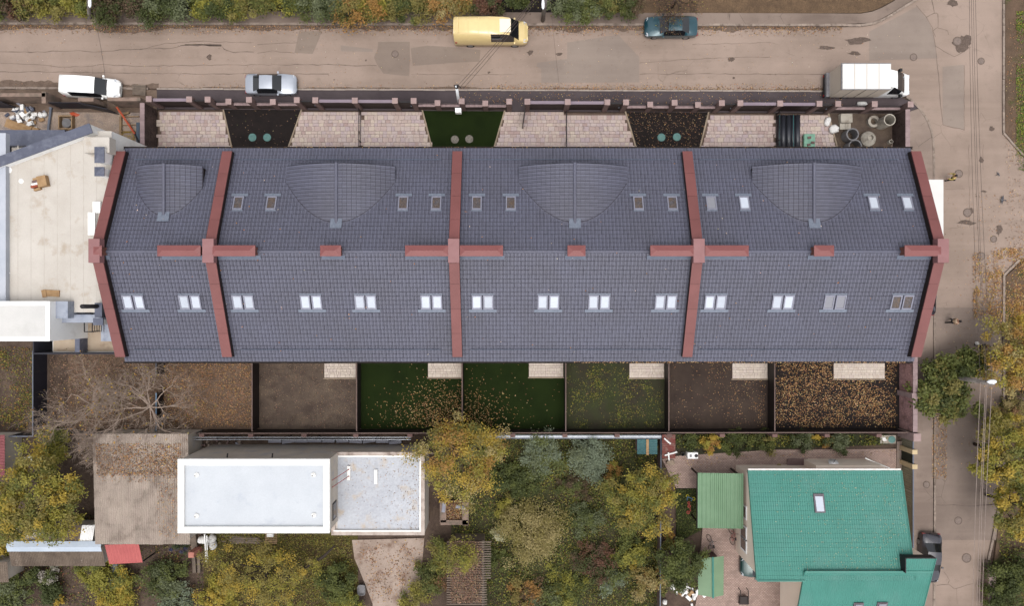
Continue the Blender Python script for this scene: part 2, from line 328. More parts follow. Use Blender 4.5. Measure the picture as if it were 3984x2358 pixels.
# far verge on the right and the dry-grass corner in the north-east
M_VERGE = mat('leafy verge', c(138,112,92), c(114,94,76), scale=.6, rough=.95, fine=24, finev=.3, bump=.05, stain=c(90,96,50), stain_scale=.35, smin=.52, smax=.62)
sheet('verge', [(44.75, 50), (44.75, 15.5), (46.4, 13.6), (49.5, 11.5), (75, 9.9), (75, 50)], M_VERGE, .08)
sheet('verge', [(44.75, 2.4), (46.4, 3.8), (75, 4.2), (75, -48), (43.6, -48), (43.6, -24.4), (44.75, -15.5)], M_VERGE, .08)
M_DRY = mat('dry grass', c(150,122,94), c(124,100,78), scale=1.2, rough=.95, fine=18, finev=.35, bump=.08)
sheet('verge', [(10.5, 26.35), (28, 26.32)]+[(p.x-.05, p.y+.05) for p in inner]+[(33.4, 50), (10.5, 50)], M_DRY, .13)
sheet('verge', [(-75, 26.75), (10.4, 26.35), (10.4, 50), (-75, 50)], M_SOILD, .12)
# ---- front courtyards
YF0, YF1 = 17.3, 11.95                    # behind the fence, at the house wall
base = sheet('courtyard', [(-32.1, 17.45), (34.5, 17.1), (34.5, 11.9), (-32.1, 11.9)], mat('bedding sand', c(132,112,100), c(112,94,84), scale=1.5, rough=.95), .06)
def bed(x0, x1, x2, x3): # top-left, top-right, bottom-right, bottom-left in display columns at rows 266 / 362
    p = [D(x0, 268, .1), D(x1, 268, .1), D(x2, 362, .1), D(x3, 362, .1)]
    e = lambda a, b: a+(b-a)*((a.y-YF1)/(a.y-b.y))
    return [(p[0].x, p[0].y), (p[1].x, p[1].y), e(p[1], p[2])[:2], e(p[0], p[3])[:2]]
B1, B2, B3 = bed(547,739,706,568), bed(1034,1237,1210,1058), bed(1530,1737,1714,1558)
B4 = [D(2027,272,.1)[:2], (34.4, 17.2), (34.4, YF1), (D(2056,363,.1).x+.35, YF1)]
bed_o = []
for pts, m in ((B1, M_SOILD), (B2, M_TURF), (B3, M_SOILD), (B4, M_SOILM)):
    bed_o.append(sheet('planting_bed', pts, m, .1))
M_EDGE = mat('bed edging', c(190,172,150), c(168,150,130), scale=2, rough=.9)
for B in (B1, B2, B3, B4):
    for i0, i1 in (((0, 3), (1, 2)) if B is not B4 else ((0, 3),)):
        a, b = Vector((*B[i0], 0)), Vector((*B[i1], 0)); d = b-a; n = 6
        for j in range(n):
            q = a+d*((j+.5)/n); MB().obox(q.x, q.y, .0, .16, d.length/n*.99, .13, math.atan2(d.y, d.x)).build('edging_stone', M_EDGE, base)
# paving slabs, laid in courses of mixed lengths, every one its own piece
SLAB = {}
def slab_mesh(lx, ly, th=.07):
    key = (lx, ly)
    if key not in SLAB:
        me = bpy.data.meshes.new('paving_slab'); b = .012; x, y = lx/2, ly/2
        me.from_pydata([(-x,-y,0),(x,-y,0),(x,y,0),(-x,y,0),(-x,-y,th-b),(x,-y,th-b),(x,y,th-b),(-x,y,th-b),(-x+b,-y+b,th),(x-b,-y+b,th),(x-b,y-b,th),(-x+b,y-b,th)], [],
                       [(0,1,5,4),(1,2,6,5),(2,3,7,6),(3,0,4,7),(4,5,9,8),(5,6,10,9),(6,7,11,10),(7,4,8,11),(8,9,10,11)])
        SLAB[key] = me
    return SLAB[key]
def slabmat(name, tones, dirt=.7):
    M = N(name); v = M.co(); oi = M.n('ObjectInfo')
    o = M.ramp(oi.outputs['Random'], [(i/(len(tones)-1), t) for i, t in enumerate(tones)])
    tc = M.n('TexCoord'); add = M.n('VectorMath'); add.operation = 'ADD'; M.l(tc.outputs['Object'], add.inputs[0]); M.l(oi.outputs['Location'], add.inputs[1])
    o = M.mix(M.ramp(M.noise(add.outputs[0], .8, 6), [(.62, 0.0), (.7, dirt)]), o, lum(tones[0], .5))      # damp and dirt lying across several slabs
    g = M.noise(add.outputs[0], 14, 4); o = M.mix(1.0, o, M.ramp(g, [(.3, .82), (.7, 1.04)]), 'MULTIPLY')
    M.col(o); M.b.inputs['Roughness'].default_value = .85; M.bump(g, .006); return M.m
M_SLAB = slabmat('courtyard slab', [c(196,170,164,.6), c(220,200,190,.6), c(212,188,182,.6), c(228,210,194,.6), c(206,186,188,.6), c(222,204,196,.6)])
M_SLAB2 = slabmat('patio block', [c(206,190,176,.68), c(220,206,192,.68), c(212,198,184,.68), c(208,192,182,.68), c(224,210,196,.68)], .15)
def inside(p, poly):
    r = False; n = len(poly)
    for i in range(n):
        a, b = poly[i], poly[(i+1) % n]
        if (a[1] > p[1]) != (b[1] > p[1]) and p[0] < (b[0]-a[0])*(p[1]-a[1])/(b[1]-a[1])+a[0]: r = not r
    return r
def pave(parent, poly, m, widths, course, z, gap=.014, exact=False):
    xs = [p[0] for p in poly]; ys = [p[1] for p in poly]; n = 0; base_l = wloc(parent)
    y = min(ys)
    while y < max(ys):
        cw = course[n % len(course)]; n += 1; x = min(xs)-random.random()*.3
        if exact: x = min(xs)
        while x < max(xs)-(.06 if exact else 0):
            wd = random.choice(widths)
            if exact and max(xs)-(x+wd) < .14: wd = round(max(xs)-x, 2)
            cx, cy = x+wd/2, y+cw/2
            if inside((cx, cy), poly):
                me = slab_mesh(round(wd-gap, 3), round(cw-gap, 3))
                if not me.materials: me.materials.append(m)
                o = bpy.data.objects.new('paving_slab', me); COL.objects.link(o); o.parent = parent
                if o.data.materials[0] is not m: o.material_slots[0].link = 'OBJECT'; o.material_slots[0].material = m
                o.location = (cx-base_l.x, cy-base_l.y, z-.07-base_l.z+random.uniform(-.004, .004)); o.rotation_euler = (random.uniform(-.01,.01), random.uniform(-.01,.01), random.uniform(-.015,.015))
            x += wd
        y += cw
EX = .07
yards = [[(-32.05, 17.35), (B1[0][0]-EX, 17.35), (B1[3][0]-EX, YF1), (-32.05, YF1)],
         [(B1[1][0]+EX, 17.35), (-13.75, 17.3), (-13.75, YF1), (B1[2][0]+EX, YF1)], [(-13.65, 17.3), (B2[0][0]-EX, 17.3), (B2[3][0]-EX, YF1), (-13.65, YF1)],
         [(B2[1][0]+EX, 17.25), (4.85, 17.2), (4.85, YF1), (B2[2][0]+EX, YF1)], [(4.95, 17.2), (B3[0][0]-EX, 17.2), (B3[3][0]-EX, YF1), (4.95, YF1)],
         [(B3[1][0]+EX, 17.15), (23.85, 17.15), (23.85, YF1), (B3[2][0]+EX, YF1)], [(23.95, 17.15), (B4[0][0]-EX, 17.1), (B4[3][0]-EX, YF1), (23.95, YF1)]]
for yd in yards:
    yp = MB().prism(yd, .0, .065).build('courtyard_paving', mat('bedding sand', c(1,1,1)), kind='structure')
    pave(yp, yd, M_SLAB, (.36, .42, .55, .3), (.3, .3, .42), .12)
# ---- rear gardens
PX = [-31.9, -22.95, -13.72, -4.4, 4.75, 13.85, 23.2, 35.15]      # garden partition lines
back = [(-40.3, -31.8, 'litter'), (-31.8, PX[1], 'litter'), (PX[1], PX[2], 'm'), (PX[2], PX[3], 't'), (PX[3], PX[4], 't'), (PX[4], PX[5], 'g'), (PX[5], PX[6], 'mg'), (PX[6], PX[7], 'd')]
BM = {'litter': M_LITTERG, 'm': M_SOILM, 't': M_TURF, 'g': M_SOILG, 'mg': mat('bare garden soil', c(94,78,68), c(74,60,54), scale=.7, rough=.95, fine=36, finev=.3, bump=.05), 'd': M_SOILD}
for x0, x1, m in back:
    sheet('back_garden', [(x0+.02, -11.45), (x1-.02, -11.45), (x1-.02, -3.9), (x0+.02, -3.9)], BM[m], .08)
pat = [(794,872,928),(1048,1131,927),(1295,1380,926),(1541,1627,928),(1793,1880,930),(2041,2167,930)]
for x0, x1, y1 in pat:
    a = D(x0, y1, .1); b = D(x1, y1, .1); pl = [(a.x, a.y), (b.x, a.y), (b.x, -3.9), (a.x, -3.9)]
    yp = MB().prism(pl, .0, .1).build('patio', mat('bedding sand', c(1,1,1)), kind='structure')
    pave(yp, [(a.x+.02, a.y+.1), (b.x-.02, a.y+.1), (b.x-.02, -3.9), (a.x+.02, -3.9)], M_SLAB2, (.2, .3, .4), (.3, .2), .15, .01, True)
    MB().box(a.x-.06, b.x+.06, a.y-.02, a.y+.06, .0, .16).build('patio_edging', M_EDGE, yp)
# ---------------------------------------------------------------- the terraced house
ZE, ZR, YE1, YE0, YR = 6.5, 9.94, 12.58, -4.75, 3.93
TAN_ = (ZR-ZE)/(YE1-YR); XL, XR = -31.75, 32.75
def zroof(Y): return ZE+(YE1-Y)*TAN_ if Y >= YR else ZE+(Y-YE0)*TAN_
TKW = dict(scale=.35, rough=.55, var=.1, fine=12, finev=.06, spec=.45)
M_TILE = mat('anthracite roof tile', c(104,105,124), c(99,99,115), rand=.07, **TKW)
M_TILEA = mat('anthracite roof tile mass', c(104,105,124), c(99,99,115), attr=True, **TKW)
M_UNDER = mat('roof underlay', c(80,77,88), c(72,69,79), scale=3, rough=.9)
M_RED = mat('oxide red sheet metal', c(144,87,84), c(134,79,76), scale=.6, rough=.55, rand=.12, var=.06, fine=60, finev=.05, spec=.4)
M_REDL = mat('pale red sheet metal', c(162,116,116), c(154,108,108), scale=1.5, rough=.5, var=.06, fine=60, finev=.05)
M_REDC = mat('chimney cap metal', c(148,88,86), c(142,82,80), scale=.8, rough=.5, fine=60, finev=.06, spec=.4)
M_DBRN = mat('dark brown metal', c(52,40,36), c(44,34,31), scale=2, rough=.6)
M_PLAST = mat('house render', c(210,190,170), c(196,176,158), scale=.6, rough=.9)
M_LEAD = mat('zinc flashing', c(142,150,166), c(128,136,152), scale=4, rough=.5, metal=.2)
M_FRAME = mat('skylight frame', c(164,164,180), c(152,152,168), scale=4, rough=.45, metal=.15)
M_BLIND = gloss('pane with pale blind', c(218,225,238,.64), .08, rand=.22)
M_PALE = gloss('pane with half drawn blind', c(150,150,158), .06)
M_DARKP = mat('dark pane with brown room behind', c(104,98,102), c(120,98,80), scale=2.4, rough=.06, fine=9, finev=.35, spec=.6)
house = thing('terraced_house', (0, YR, 0), 'long row house with grey tiled gable roof, red party walls and curved dormers', 'house')
MB().box(XL+.15, XR-.15, YE0+.75, YE1-.62, 0, 6.55).build('wall', M_PLAST, house)
def opening(name, X, Y, s, wd, z0, z1, panes):
    yo = Y+s*.03; f_ = MB().box(X-wd/2, X+wd/2, min(Y-s*.02, yo), max(Y-s*.02, yo), z0, z1).build(name, mat('white window frame', (.7,.7,.69), (.62,.62,.61), scale=3, rough=.5), house)
    n = panes; e = .08; w1 = (wd-e*(n+1))/n
    for k in range(n):
        xa_ = X-wd/2+e+k*(w1+e); MB().box(xa_, xa_+w1, min(yo, yo+s*.012), max(yo, yo+s*.012), z0+e, z1-e).build('pane', gloss('window glass', c(60,66,74), .06, spec=.8), f_)
for X in (-27.4, -18.3, -9.05, .2, 9.3, 18.5, 28.0):
    for s, Y in ((-1, YE0+.75), (1, YE1-.62)):
        opening('patio_door' if s < 0 else 'front_door', X+2.4, Y, s, 2.0 if s < 0 else 1.1, .15, 2.4, 2 if s < 0 else 1)
        opening('window', X-1.8, Y, s, 1.6, 1.0, 2.4, 2)
        for dx in (-2.2, 2.0): opening('window', X+dx, Y, s, 1.5, 3.9, 5.3, 2)
roof = None
rb = MB()
for s in (1, -1):
    ye = YE1 if s > 0 else YE0
    rb.quad(*((XL+.3, ye, ZE-.06), (XR-.3, ye, ZE-.06), (XR-.3, YR, ZR-.06), (XL+.3, YR, ZR-.06))[::-s])
rb.quad((XL+.3, YE0, ZE-.16), (XR-.3, YE0, ZE-.16), (XR-.3, YE1, ZE-.16), (XL+.3, YE1, ZE-.16))
roof = rb.build('roof', M_UNDER, house)
for s in (1, -1):
    ye = YE1 if s > 0 else YE0
    g = MB(); yo = ye+s*.08
    g.loft([[(x, yo+.07*math.cos(t), ZE-.1+.07*math.sin(t)) for t in [math.pi+k*math.pi/6 for k in range(7)]] for x in (XL+.1, XR-.1)], cap=False, closed=False)
    g.box(XL+.1, XR-.1, yo-.01+s*.075, yo+.01+s*.075, ZE-.14, ZE-.06); g.box(XL+.1, XR-.1, yo-.02-s*.09, yo+.0-s*.09, ZE-.2, ZE-.04)
    g.build('gutter', M_DBRN, house)
# one tile: flat pan and a raised roll with open joints that show the underlay
TW, SL = .28, math.hypot(YE1-YR, ZR-ZE); NR = 26; TE = SL/NR
def tile_quads():
    q = []; ve = TE*.88
    def strip(u0, n0, u1, n1): q.append([(u0, 0, n0+.028), (u1, 0, n1+.028), (u1, ve, n1), (u0, ve, n0)])
    strip(.008, .014, .014, .020); strip(.014, .020, .176, .020); strip(.176, .020, .182, .012)
    strip(.194, .014, .203, .030); strip(.203, .030, .261, .030); strip(.261, .030, .270, .012)
    q.append([(.016, 0, -.01), (.170, 0, -.01), (.170, 0, .05), (.016, 0, .05)]); q.append([(.194, 0, -.01), (.262, 0, -.01), (.253, 0, .06), (.203, 0, .06)])
    return np.array(q)
TQ = tile_quads()
WALLS = [-31.38, -22.83, -4.38, 14.05, 32.38]
tiles = []
for s in (1, -1):
    ye = YE1 if s > 0 else YE0
    vdir = np.array([0, -s*(YE1-YR)/SL, (ZR-ZE)/SL]); udir = np.array([s*-1.0, 0, 0]); ndir = np.array([0, s*(ZR-ZE)/SL, (YE1-YR)/SL])
    ncol = int((XR-XL-.6)/TW)
    for r in range(NR):
        for k in range(ncol+1):
            x = XL+.3+(k+1)*TW if s > 0 else XL+.3+k*TW
            if x > XR-.2: continue
            o = np.array([x, ye, ZE])+vdir*(r*TE)
            Y = o[1]
            tiles.append((o, udir, vdir, ndir, s, r))
def near(t): # pieces picked out singly: nearest the lens, along the ridge by the middle
    return (abs(t[0][0]+1.0)+6*(NR-1-t[5]) + (0 if t[4] < 0 else .01))
order = sorted(range(len(tiles)), key=lambda i: near(tiles[i])); single = set(order[:290])
acc = []
jn = rng.normal(0, .0035, (len(tiles), 2))
for i, (o, u, v, n, s, r) in enumerate(tiles):
    if i in single: continue
    oo = o+u*jn[i, 0]+v*jn[i, 1]
    acc.append(oo+TQ[..., 0:1]*u+TQ[..., 1:2]*v+TQ[..., 2:3]*n)
# welded per tile so that each tile is one island
def tilemesh(name, A, parent, m):
    tone = np.repeat(rng.uniform(.92, 1.0, len(A)), len(A[0])); return quadmesh(name, np.concatenate(A, 0), m, parent, cols=np.repeat(tone[:, None], 3, 1), kind='stuff')
tilemesh('roof_tile', acc, roof, M_TILEA)
tme = {}
for i in single:
    o, u, v, n, s, r = tiles[i]
    if s not in tme:
        me = bpy.data.meshes.new('roof_tile'); V = (TQ[..., 0:1]*u+TQ[..., 1:2]*v+TQ[..., 2:3]*n).reshape(-1, 3)
        me.from_pydata([tuple(p) for p in V], [], [tuple(range(4*k, 4*k+4)) for k in range(len(TQ))]); me.materials.append(M_TILE); tme[s] = me
    ob = bpy.data.objects.new('roof_tile', tme[s]); COL.objects.link(ob); ob.parent = roof
    ob.location = Vector(o)-wloc(roof)+Vector((random.uniform(-.004,.004), 0, 0))
# ridge capping: overlapping half-round pieces
rt = MB()
def halfround(x0, x1, y, z, r=.13, lift=0): 
    a = [math.pi*k/6 for k in range(7)]
    return [[(x, y+r*k2*math.cos(t), z+r*k2*.75*math.sin(t)) for t in a] for x, k2 in ((x0, 1.0), (x1, .9))]
x = XL+.6; me = None
while x < XR-.7:
    if me is None:
        o = MB().loft(halfround(-.19, .2, 0, 0), cap=False, closed=False).build('ridge_tile', M_TILE, roof, keep=True); me = o.data
    else: o = bpy.data.objects.new('ridge_tile', me); COL.objects.link(o); o.parent = roof
    o.location = Vector((x, YR, ZR+.0))-wloc(roof); x += .37
# party walls with sheet-metal copings
for i, X in enumerate(WALLS):
    pw = MB(); hw = .36; y0, y1 = YE0+.4, YE1-.4; H = .62
    prof = [(y0, zroof(y0)+H), (YR, ZR+H), (y1, zroof(y1)+H), (y1, zroof(y1)-.3), (YR, ZR-.3), (y0, zroof(y0)-.3)]
    pw.loft([[(X+sx*hw, y, z) for y, z in prof] for sx in (-1, 1)])
    wl = pw.build('party_wall', M_DBRN, house)
    for a, b in ((y1, YR+.55), (YR-.55, y0)):
        za, zb = zroof(a)+H, zroof(b)+H; ns = 4                      # folded sheets lapped end to end
        for k in range(ns):
            u0, u1 = k/ns, (k+1)/ns-.002; lift = .008*(k % 2); cp = MB()
            cp.loft([[(X-hw-.03, y, z-.07), (X+hw+.03, y, z-.07), (X+hw+.03, y, z+.03), (X-hw-.03, y, z+.03)] for y, z in ((a+(b-a)*u0, za+(zb-za)*u0+lift), (a+(b-a)*u1, za+(zb-za)*u1+lift))])
            cp.build('coping', M_RED, wl)
    MB().box(X-hw-.06, X+hw+.06, YR-.9, YR+.9, ZR+.2, ZR+H+.2).build('ridge_block', M_REDL, wl)
# chimneys along the ridge with hipped caps
def hipcap(mb, x0, x1, y0, y1, z, h, e=.05):
    yc = (y0+y1)/2; d = min((y1-y0)/2, (x1-x0)/2)
    mb.box(x0, x1, y0, y1, z-.08, z)
    mb.add([(x0,y0,z),(x1,y0,z),(x1,y1,z),(x0,y1,z),(x0+d,yc,z+h),(x1-d,yc,z+h)], [(0,1,5,4),(1,2,5),(2,3,4,5),(3,0,4)])
ZC = 10.72; sc = (HC-ZC)/FPX*1.58854
for x0, x1 in [(226,249),(385,491),(517,625),(784,835),(992,1098),(1126,1232),(1390,1434),(1593,1701),(1727,1834),(1994,2043),(2216,2308)]:
    a, b = (x0-1254)*sc, (x1-1254)*sc
    ch = MB().box(a+.1, b-.1, YR-.3, YR+.3, ZR-.5, ZC-.05).build('chimney', mat('chimney brick', c(140,92,80), c(120,78,68), scale=3, rough=.9), house)
    cp = MB(); hipcap(cp, a, b, YR-.41, YR+.41, ZC, .14); cp.build('chimney_cap', M_REDC, ch)
    fl = MB(); fl.quad((a-.1, YR-.6, zroof(YR-.6)+.085), (b+.1, YR-.6, zroof(YR-.6)+.085), (b+.1, YR-.3, zroof(YR-.3)+.085), (a-.1, YR-.3, zroof(YR-.3)+.085)); fl.build('flashing', mat('dull flashing', c(122,130,148), c(110,118,136), scale=4, rough=.6), ch)
# skylights
def skylight(X, Y, panes, matp, wd=.78, ln=1.2):
    s = 1 if Y > YR else -1
    al = math.atan(TAN_)*s                      # slope frame: u = x, v = up the slope
    def F(u, v, n): # v metres up slope from the window centre
        return (X+u, Y-s*v*math.cos(abs(al)) + s*n*math.sin(abs(al)), zroof(Y)+v*math.sin(abs(al))+n*math.cos(al))
    W = panes*wd+(panes-1)*.12
    fr = MB()
    def bar(u0, u1, v0, v1, n0, n1):
        p = [F(u, v, n) for n in (n0, n1) for u, v in ((u0, v0), (u1, v0), (u1, v1), (u0, v1))]
        fr.add(p, [(0,3,2,1),(4,5,6,7),(0,1,5,4),(1,2,6,5),(2,3,7,6),(3,0,4,7)])
    for k in range(panes):
        u0 = -W/2+k*(wd+.12); u1 = u0+wd; v0, v1 = -ln/2, ln/2; t = .09
        bar(u0, u0+t, v0, v1, .02, .17); bar(u1-t, u1, v0, v1, .02, .17); bar(u0+t+.002, u1-t-.002, v0, v0+t*1.3, .02, .165); bar(u0+t+.002, u1-t-.002, v1-t*1.3, v1, .02, .175)
    o = fr.build('skylight', M_FRAME, roof)
    for k in range(panes):
        u0 = -W/2+k*(wd+.12)+.085; u1 = u0+wd-.17
        m = matp[k] if isinstance(matp, (list, tuple)) else matp
        MB().quad(*([F(u0, -ln/2+.1, .13), F(u1, -ln/2+.1, .13), F(u1, ln/2-.1, .13), F(u0, ln/2-.1, .13)])).build('pane', m, o)
    ap = MB(); e = .26; n = 12
    for k in range(n):
        ua = -W/2-e+(W+2*e)*k/n; ub = -W/2-e+(W+2*e)*(k+1)/n
        ap.quad(F(ua, -ln/2-.27, .09+.012*(k % 2)), F(ub, -ln/2-.27, .09+.012*((k+1) % 2)), F(ub, -ln/2-.02, .1), F(ua, -ln/2-.02, .1))
    ap.build('apron', M_LEAD, o)
    hd = MB(); hd.quad(F(-W/2-.03, ln/2+.005, .10), F(W/2+.03, ln/2+.005, .10), F(W/2+.03, ln/2+.1, .08), F(-W/2-.03, ln/2+.1, .08)); hd.build('head_flashing', M_LEAD, o)
zs = zroof(7.85); sc = (HC-zs)/FPX*1.58854
for x in (585, 666, 988, 1069, 1168, 1251, 1563, 1646, 1741, 1822, 2138, 2220):
    skylight((x-1254)*sc, 7.8, 1, M_BLIND if x in (1822, 2138, 2220) else (M_PALE if x == 1741 else M_DARKP))
zs = zroof(.1); sc = (HC-zs)/FPX*1.58854
for x in (329, 467, 597, 763, 896, 1057, 1182, 1343, 1467, 1630, 1751, 1916, 2043, 2207):
    skylight((x-1254)*sc, .1, 2, M_PALE if x == 2043 else (M_DARKP if x == 2207 else M_BLIND))
# snow guards: two rails on brackets
M_RAIL = mat('snow rail', c(128,138,158), c(118,128,148), scale=3, rough=.5, metal=.3)
for a, b in zip(WALLS[:-1], WALLS[1:]):
    for Y in (11.55, -3.75):
        sg = MB(); x = a+1.2
        for dz in (.16, .24): sg.tube([(a+1.0, Y, zroof(Y)+dz), (b-1.3, Y, zroof(Y)+dz)], .022, 5)
        while x < b-1.3: sg.box(x, x+.03, Y-.02, Y+.02, zroof(Y)-.02, zroof(Y)+.28); x += 1.7
        sg.build('snow_guard', M_RAIL, house)
# barrel dormers
def dormer(xc, a, zcr, zed, yf):
    f = lambda u: zcr-(zcr-zed)*(u/a)**2
    n = 24; us = [-a+2*a*k/n for k in range(n+1)]
    def yint(z): return YE1-(z-ZE)/TAN_
    sh = MB(); ring = []
    for u in us:
        z = f(u)+.02; ring.append([(xc+u, yf, z-.0), (xc+u, yint(f(u))-.25, z)])
    sh.loft(ring, cap=False, closed=False)
    dm = sh.build('dormer', M_UNDER, house)
    fr = MB(); fr.add([(xc+u, yf-.12, f(u)-.05) for u in us]+[(xc+a-.05, yf-.12, zroof(yf)-.1), (xc-a+.05, yf-.12, zroof(yf)-.1)], [tuple(range(n+3))[::-1]])
    for sgn in (-1, 1): fr.add([(xc+sgn*(a-.06), yf-.12, zed-.04), (xc+sgn*(a-.06), yint(zed)-.05, zed-.04), (xc+sgn*(a-.06), yf-.12, zroof(yf)-.1)], [(0, 1, 2)])
    fr.build('dormer_cheek', M_DBRN, dm)
    # tiles: rolls run down the barrel, courses step along it
    q = []; cw = .355; ncs = int(a/cw)+1
    for sgn in (-1, 1):
        for k in range(ncs):
            u0, u1 = .1+k*cw, min(a+.04, .1+(k+1)*cw)-.012
            if u0 > a-.05: continue
            z0, z1 = f(u0)+.05, f(u1)+.075
            yy = yf+.02
            while yy > yint(f(u0))-.1:
                for ya, yb, h in ((0.02, .168, 0), (.192, .264, .03)):
                    p = [(xc+sgn*u0, yy-ya, z0+h), (xc+sgn*u1, yy-ya, z1+h), (xc+sgn*u1, yy-yb, z1+h), (xc+sgn*u0, yy-yb, z0+h)]
                    q.append(p if sgn < 0 else p[::-1])
                    q.append([(xc+sgn*u1, yy-ya, z1+h), (xc+sgn*u1, yy-yb, z1+h), (xc+sgn*u1, yy-yb, z1+h-.06), (xc+sgn*u1, yy-ya, z1+h-.06)])
                yy -= TW
    tone = np.repeat(rng.uniform(.86, 1.0, len(q)//4+1), 4)[:len(q)]
    quadmesh('dormer_tile', np.array(q), M_TILEA, dm, cols=np.repeat(tone[:, None], 3, 1), kind='stuff')
    y = yf+.04; me = None
    while y > yint(zcr)+.1:
        if me is None:
            o = MB().loft([[(r*.13*math.cos(t), yy_, .1+r*.12*math.sin(t)) for t in [math.pi*k/6 for k in range(7)]] for yy_, r in ((0, 1.0), (-.39, .88))], cap=False, closed=False).build('ridge_tile', M_TILE, dm, keep=True); me = o.data
        else: o = bpy.data.objects.new('ridge_tile', me); COL.objects.link(o); o.parent = dm
        o.location = Vector((xc, y, zcr))-wloc(dm); y -= .36
    vl = MB()                                                     # dark rubber valley along the cut tiles
    for sgn in (-1, 1):
        pr_ = None
        for k in range(29):
            u = a*k/28; z = f(u); y = yint(z); q_ = ((xc+sgn*u, y-.06, z+.10), (xc+sgn*u, y+.0, z+.10))
            if pr_: vl.quad(pr_[0], q_[0], q_[1], pr_[1]) if sgn > 0 else vl.quad(pr_[1], q_[1], q_[0], pr_[0])
            pr_ = q_
    vl.build('valley', M_UNDER, dm)
    ap = MB(); ya = yint(zcr)+.25
    for k in range(8):
        u0 = -.45+.9*k/8; u1 = u0+.9/8
        ap.quad((xc+u0, ya-.75, zroof(ya-.75)+.09+.02*(k % 2)), (xc+u1, ya-.75, zroof(ya-.75)+.09+.02*((k+1) % 2)), (xc+u1, ya, zroof(ya)+.16+.02*((k+1) % 2)), (xc+u0, ya, zroof(ya)+.16+.02*(k % 2)))
    ap.build('lead_saddle', M_LEAD, dm)
    ed = MB()
    for k in range(n):
        ua, ub = us[k], us[k+1]
        pa, pb = (xc+ua, yf+.05, f(ua)+.02), (xc+ub, yf+.05, f(ub)+.02)
        ed.quad(pa, pb, (pb[0], pb[1], pb[2]-.14), (pa[0], pa[1], pa[2]-.14))
    ed.build('dormer_fascia', M_TILE, dm)
dormer(-27.1, 2.62, 8.78, 7.86, 10.83)
for xc in (-13.63, 4.87, 23.42): dormer(xc, 4.3, 9.0, 7.68, 10.85)
# ---------------------------------------------------------------- fences and boundary walls
M_PIER = mat('fence pier stone', c(150,124,120), c(136,112,108), scale=2, rough=.9, fine=20, finev=.2, bump=.01, rand=.1)
M_CAP = mat('pier cap', c(196,170,166), c(182,156,152), scale=3, rough=.85, rand=.1)
M_GATE = mat('gate sheet', c(58,44,42), c(50,38,36), scale=2, rough=.6)
M_BEAM = mat('gate top beam', c(162,146,158), c(150,134,146), scale=1, rough=.6)
M_COPE = mat('wall coping block', c(186,162,162), c(166,142,142), scale=2, rough=.85, rand=.15)
M_WALLB = mat('stained block wall', c(120,100,94), c(92,76,72), scale=1, rough=.95, fine=8, finev=.3, stain=c(66,52,48), stain_scale=1.6)
M_IRON = mat('black iron', c(46,42,46), c(38,35,38), scale=3, rough=.6)
def FY(X): return 17.83-(X+32.2)*.0069
fence = thing('front_fence', (0, FY(0), 0), 'street fence of stone piers, brown gates and low picket walls before the row house', 'fence')
ZP, ZPS = 2.45, 1.85
big = [578, 735, 807, 968, 1154, 1226, 1380, 1536, 1609, 1796, 1981, 2052, 2209, 2363, 2436, 2625, 2809, 2881, 3036, 3189, 3262, 3404, 3544]
small = [888, 1061, 1702, 1888, 2530, 2716]
px = lambda x, z: (x-1992)*(HC-z)/FPX
def pier(X, z, wd=.5):
    Y = FY(X)
    p = MB().box(X-wd/2+.03, X+wd/2-.03, Y-wd/2+.03, Y+wd/2-.03, 0, z-.07).build('pier', M_PIER, fence)
    k = MB().box(X-wd/2, X+wd/2, Y-wd/2, Y+wd/2, z-.07, z-.02)
    k.add([(X-wd/2,Y-wd/2,z-.02),(X+wd/2,Y-wd/2,z-.02),(X+wd/2,Y+wd/2,z-.02),(X-wd/2,Y+wd/2,z-.02),(X,Y,z+.03)], [(0,1,4),(1,2,4),(2,3,4),(3,0,4)])
    k.build('pier_cap', M_CAP, p)
for x in big: pier(px(x, ZP), ZP)
for x in small: pier(px(x, ZPS), ZPS, .5)
kinds = {}
def seg(x0, x1, k, z=ZP, z1=None):
    a, b = px(x0, z)+.25, px(x1, z1 or z)-.25; ym = FY((a+b)/2)
    if k == 'car':
        g = MB().box(a, b, ym-.04, ym+.04, .12, 2.1).build('car_gate', M_GATE, fence)
        MB().box(a, b, ym-.13, ym+.13, 2.1, 2.22).build('top_beam', M_BEAM, g)
    elif k == 'ped':
        g = MB().box(a, b, ym-.035, ym+.035, .12, 2.05).build('side_gate', M_GATE, fence)
        MB().box(a, b, ym-.06, ym+.06, 2.05, 2.1).build('top_rail', M_IRON, g)
        MB().box(b-.2, b-.12, ym-.12, ym-.036, 1.0, 1.06).build('handle', M_LEAD, g)
    elif k == 'open':
        g = MB().obox(b-.02, ym-.95, .12, 2.05, .06, 1.7, math.radians(-8)).build('side_gate', M_GATE, fence); g['label'] = 'side gate standing open into the yard'
    else:
        wl = MB().box(a-.05, b+.05, ym-.14, ym+.14, 0, 1.2).build('low_wall', M_WALLB, fence)
        n = max(2, round((b-a)/.42)); d = (b-a)/n
        for j in range(n): MB().box(a+d*j+.006, a+d*(j+1)-.006, ym-.18, ym+.18, 1.2, 1.3).build('coping_block', M_COPE, wl)
        pk = MB(); x = a+.05
        while x < b: pk.box(x-.012, x+.012, ym+.03, ym+.055, 1.3, 1.78); x += .11
        pk.box(a, b, ym+.025, ym+.06, 1.68, 1.72); pk.box(a, b, ym+.025, ym+.06, 1.36, 1.4); pk.build('picket_panel', M_IRON, wl)
seg(578, 735, 'car'); seg(735, 807, 'ped')
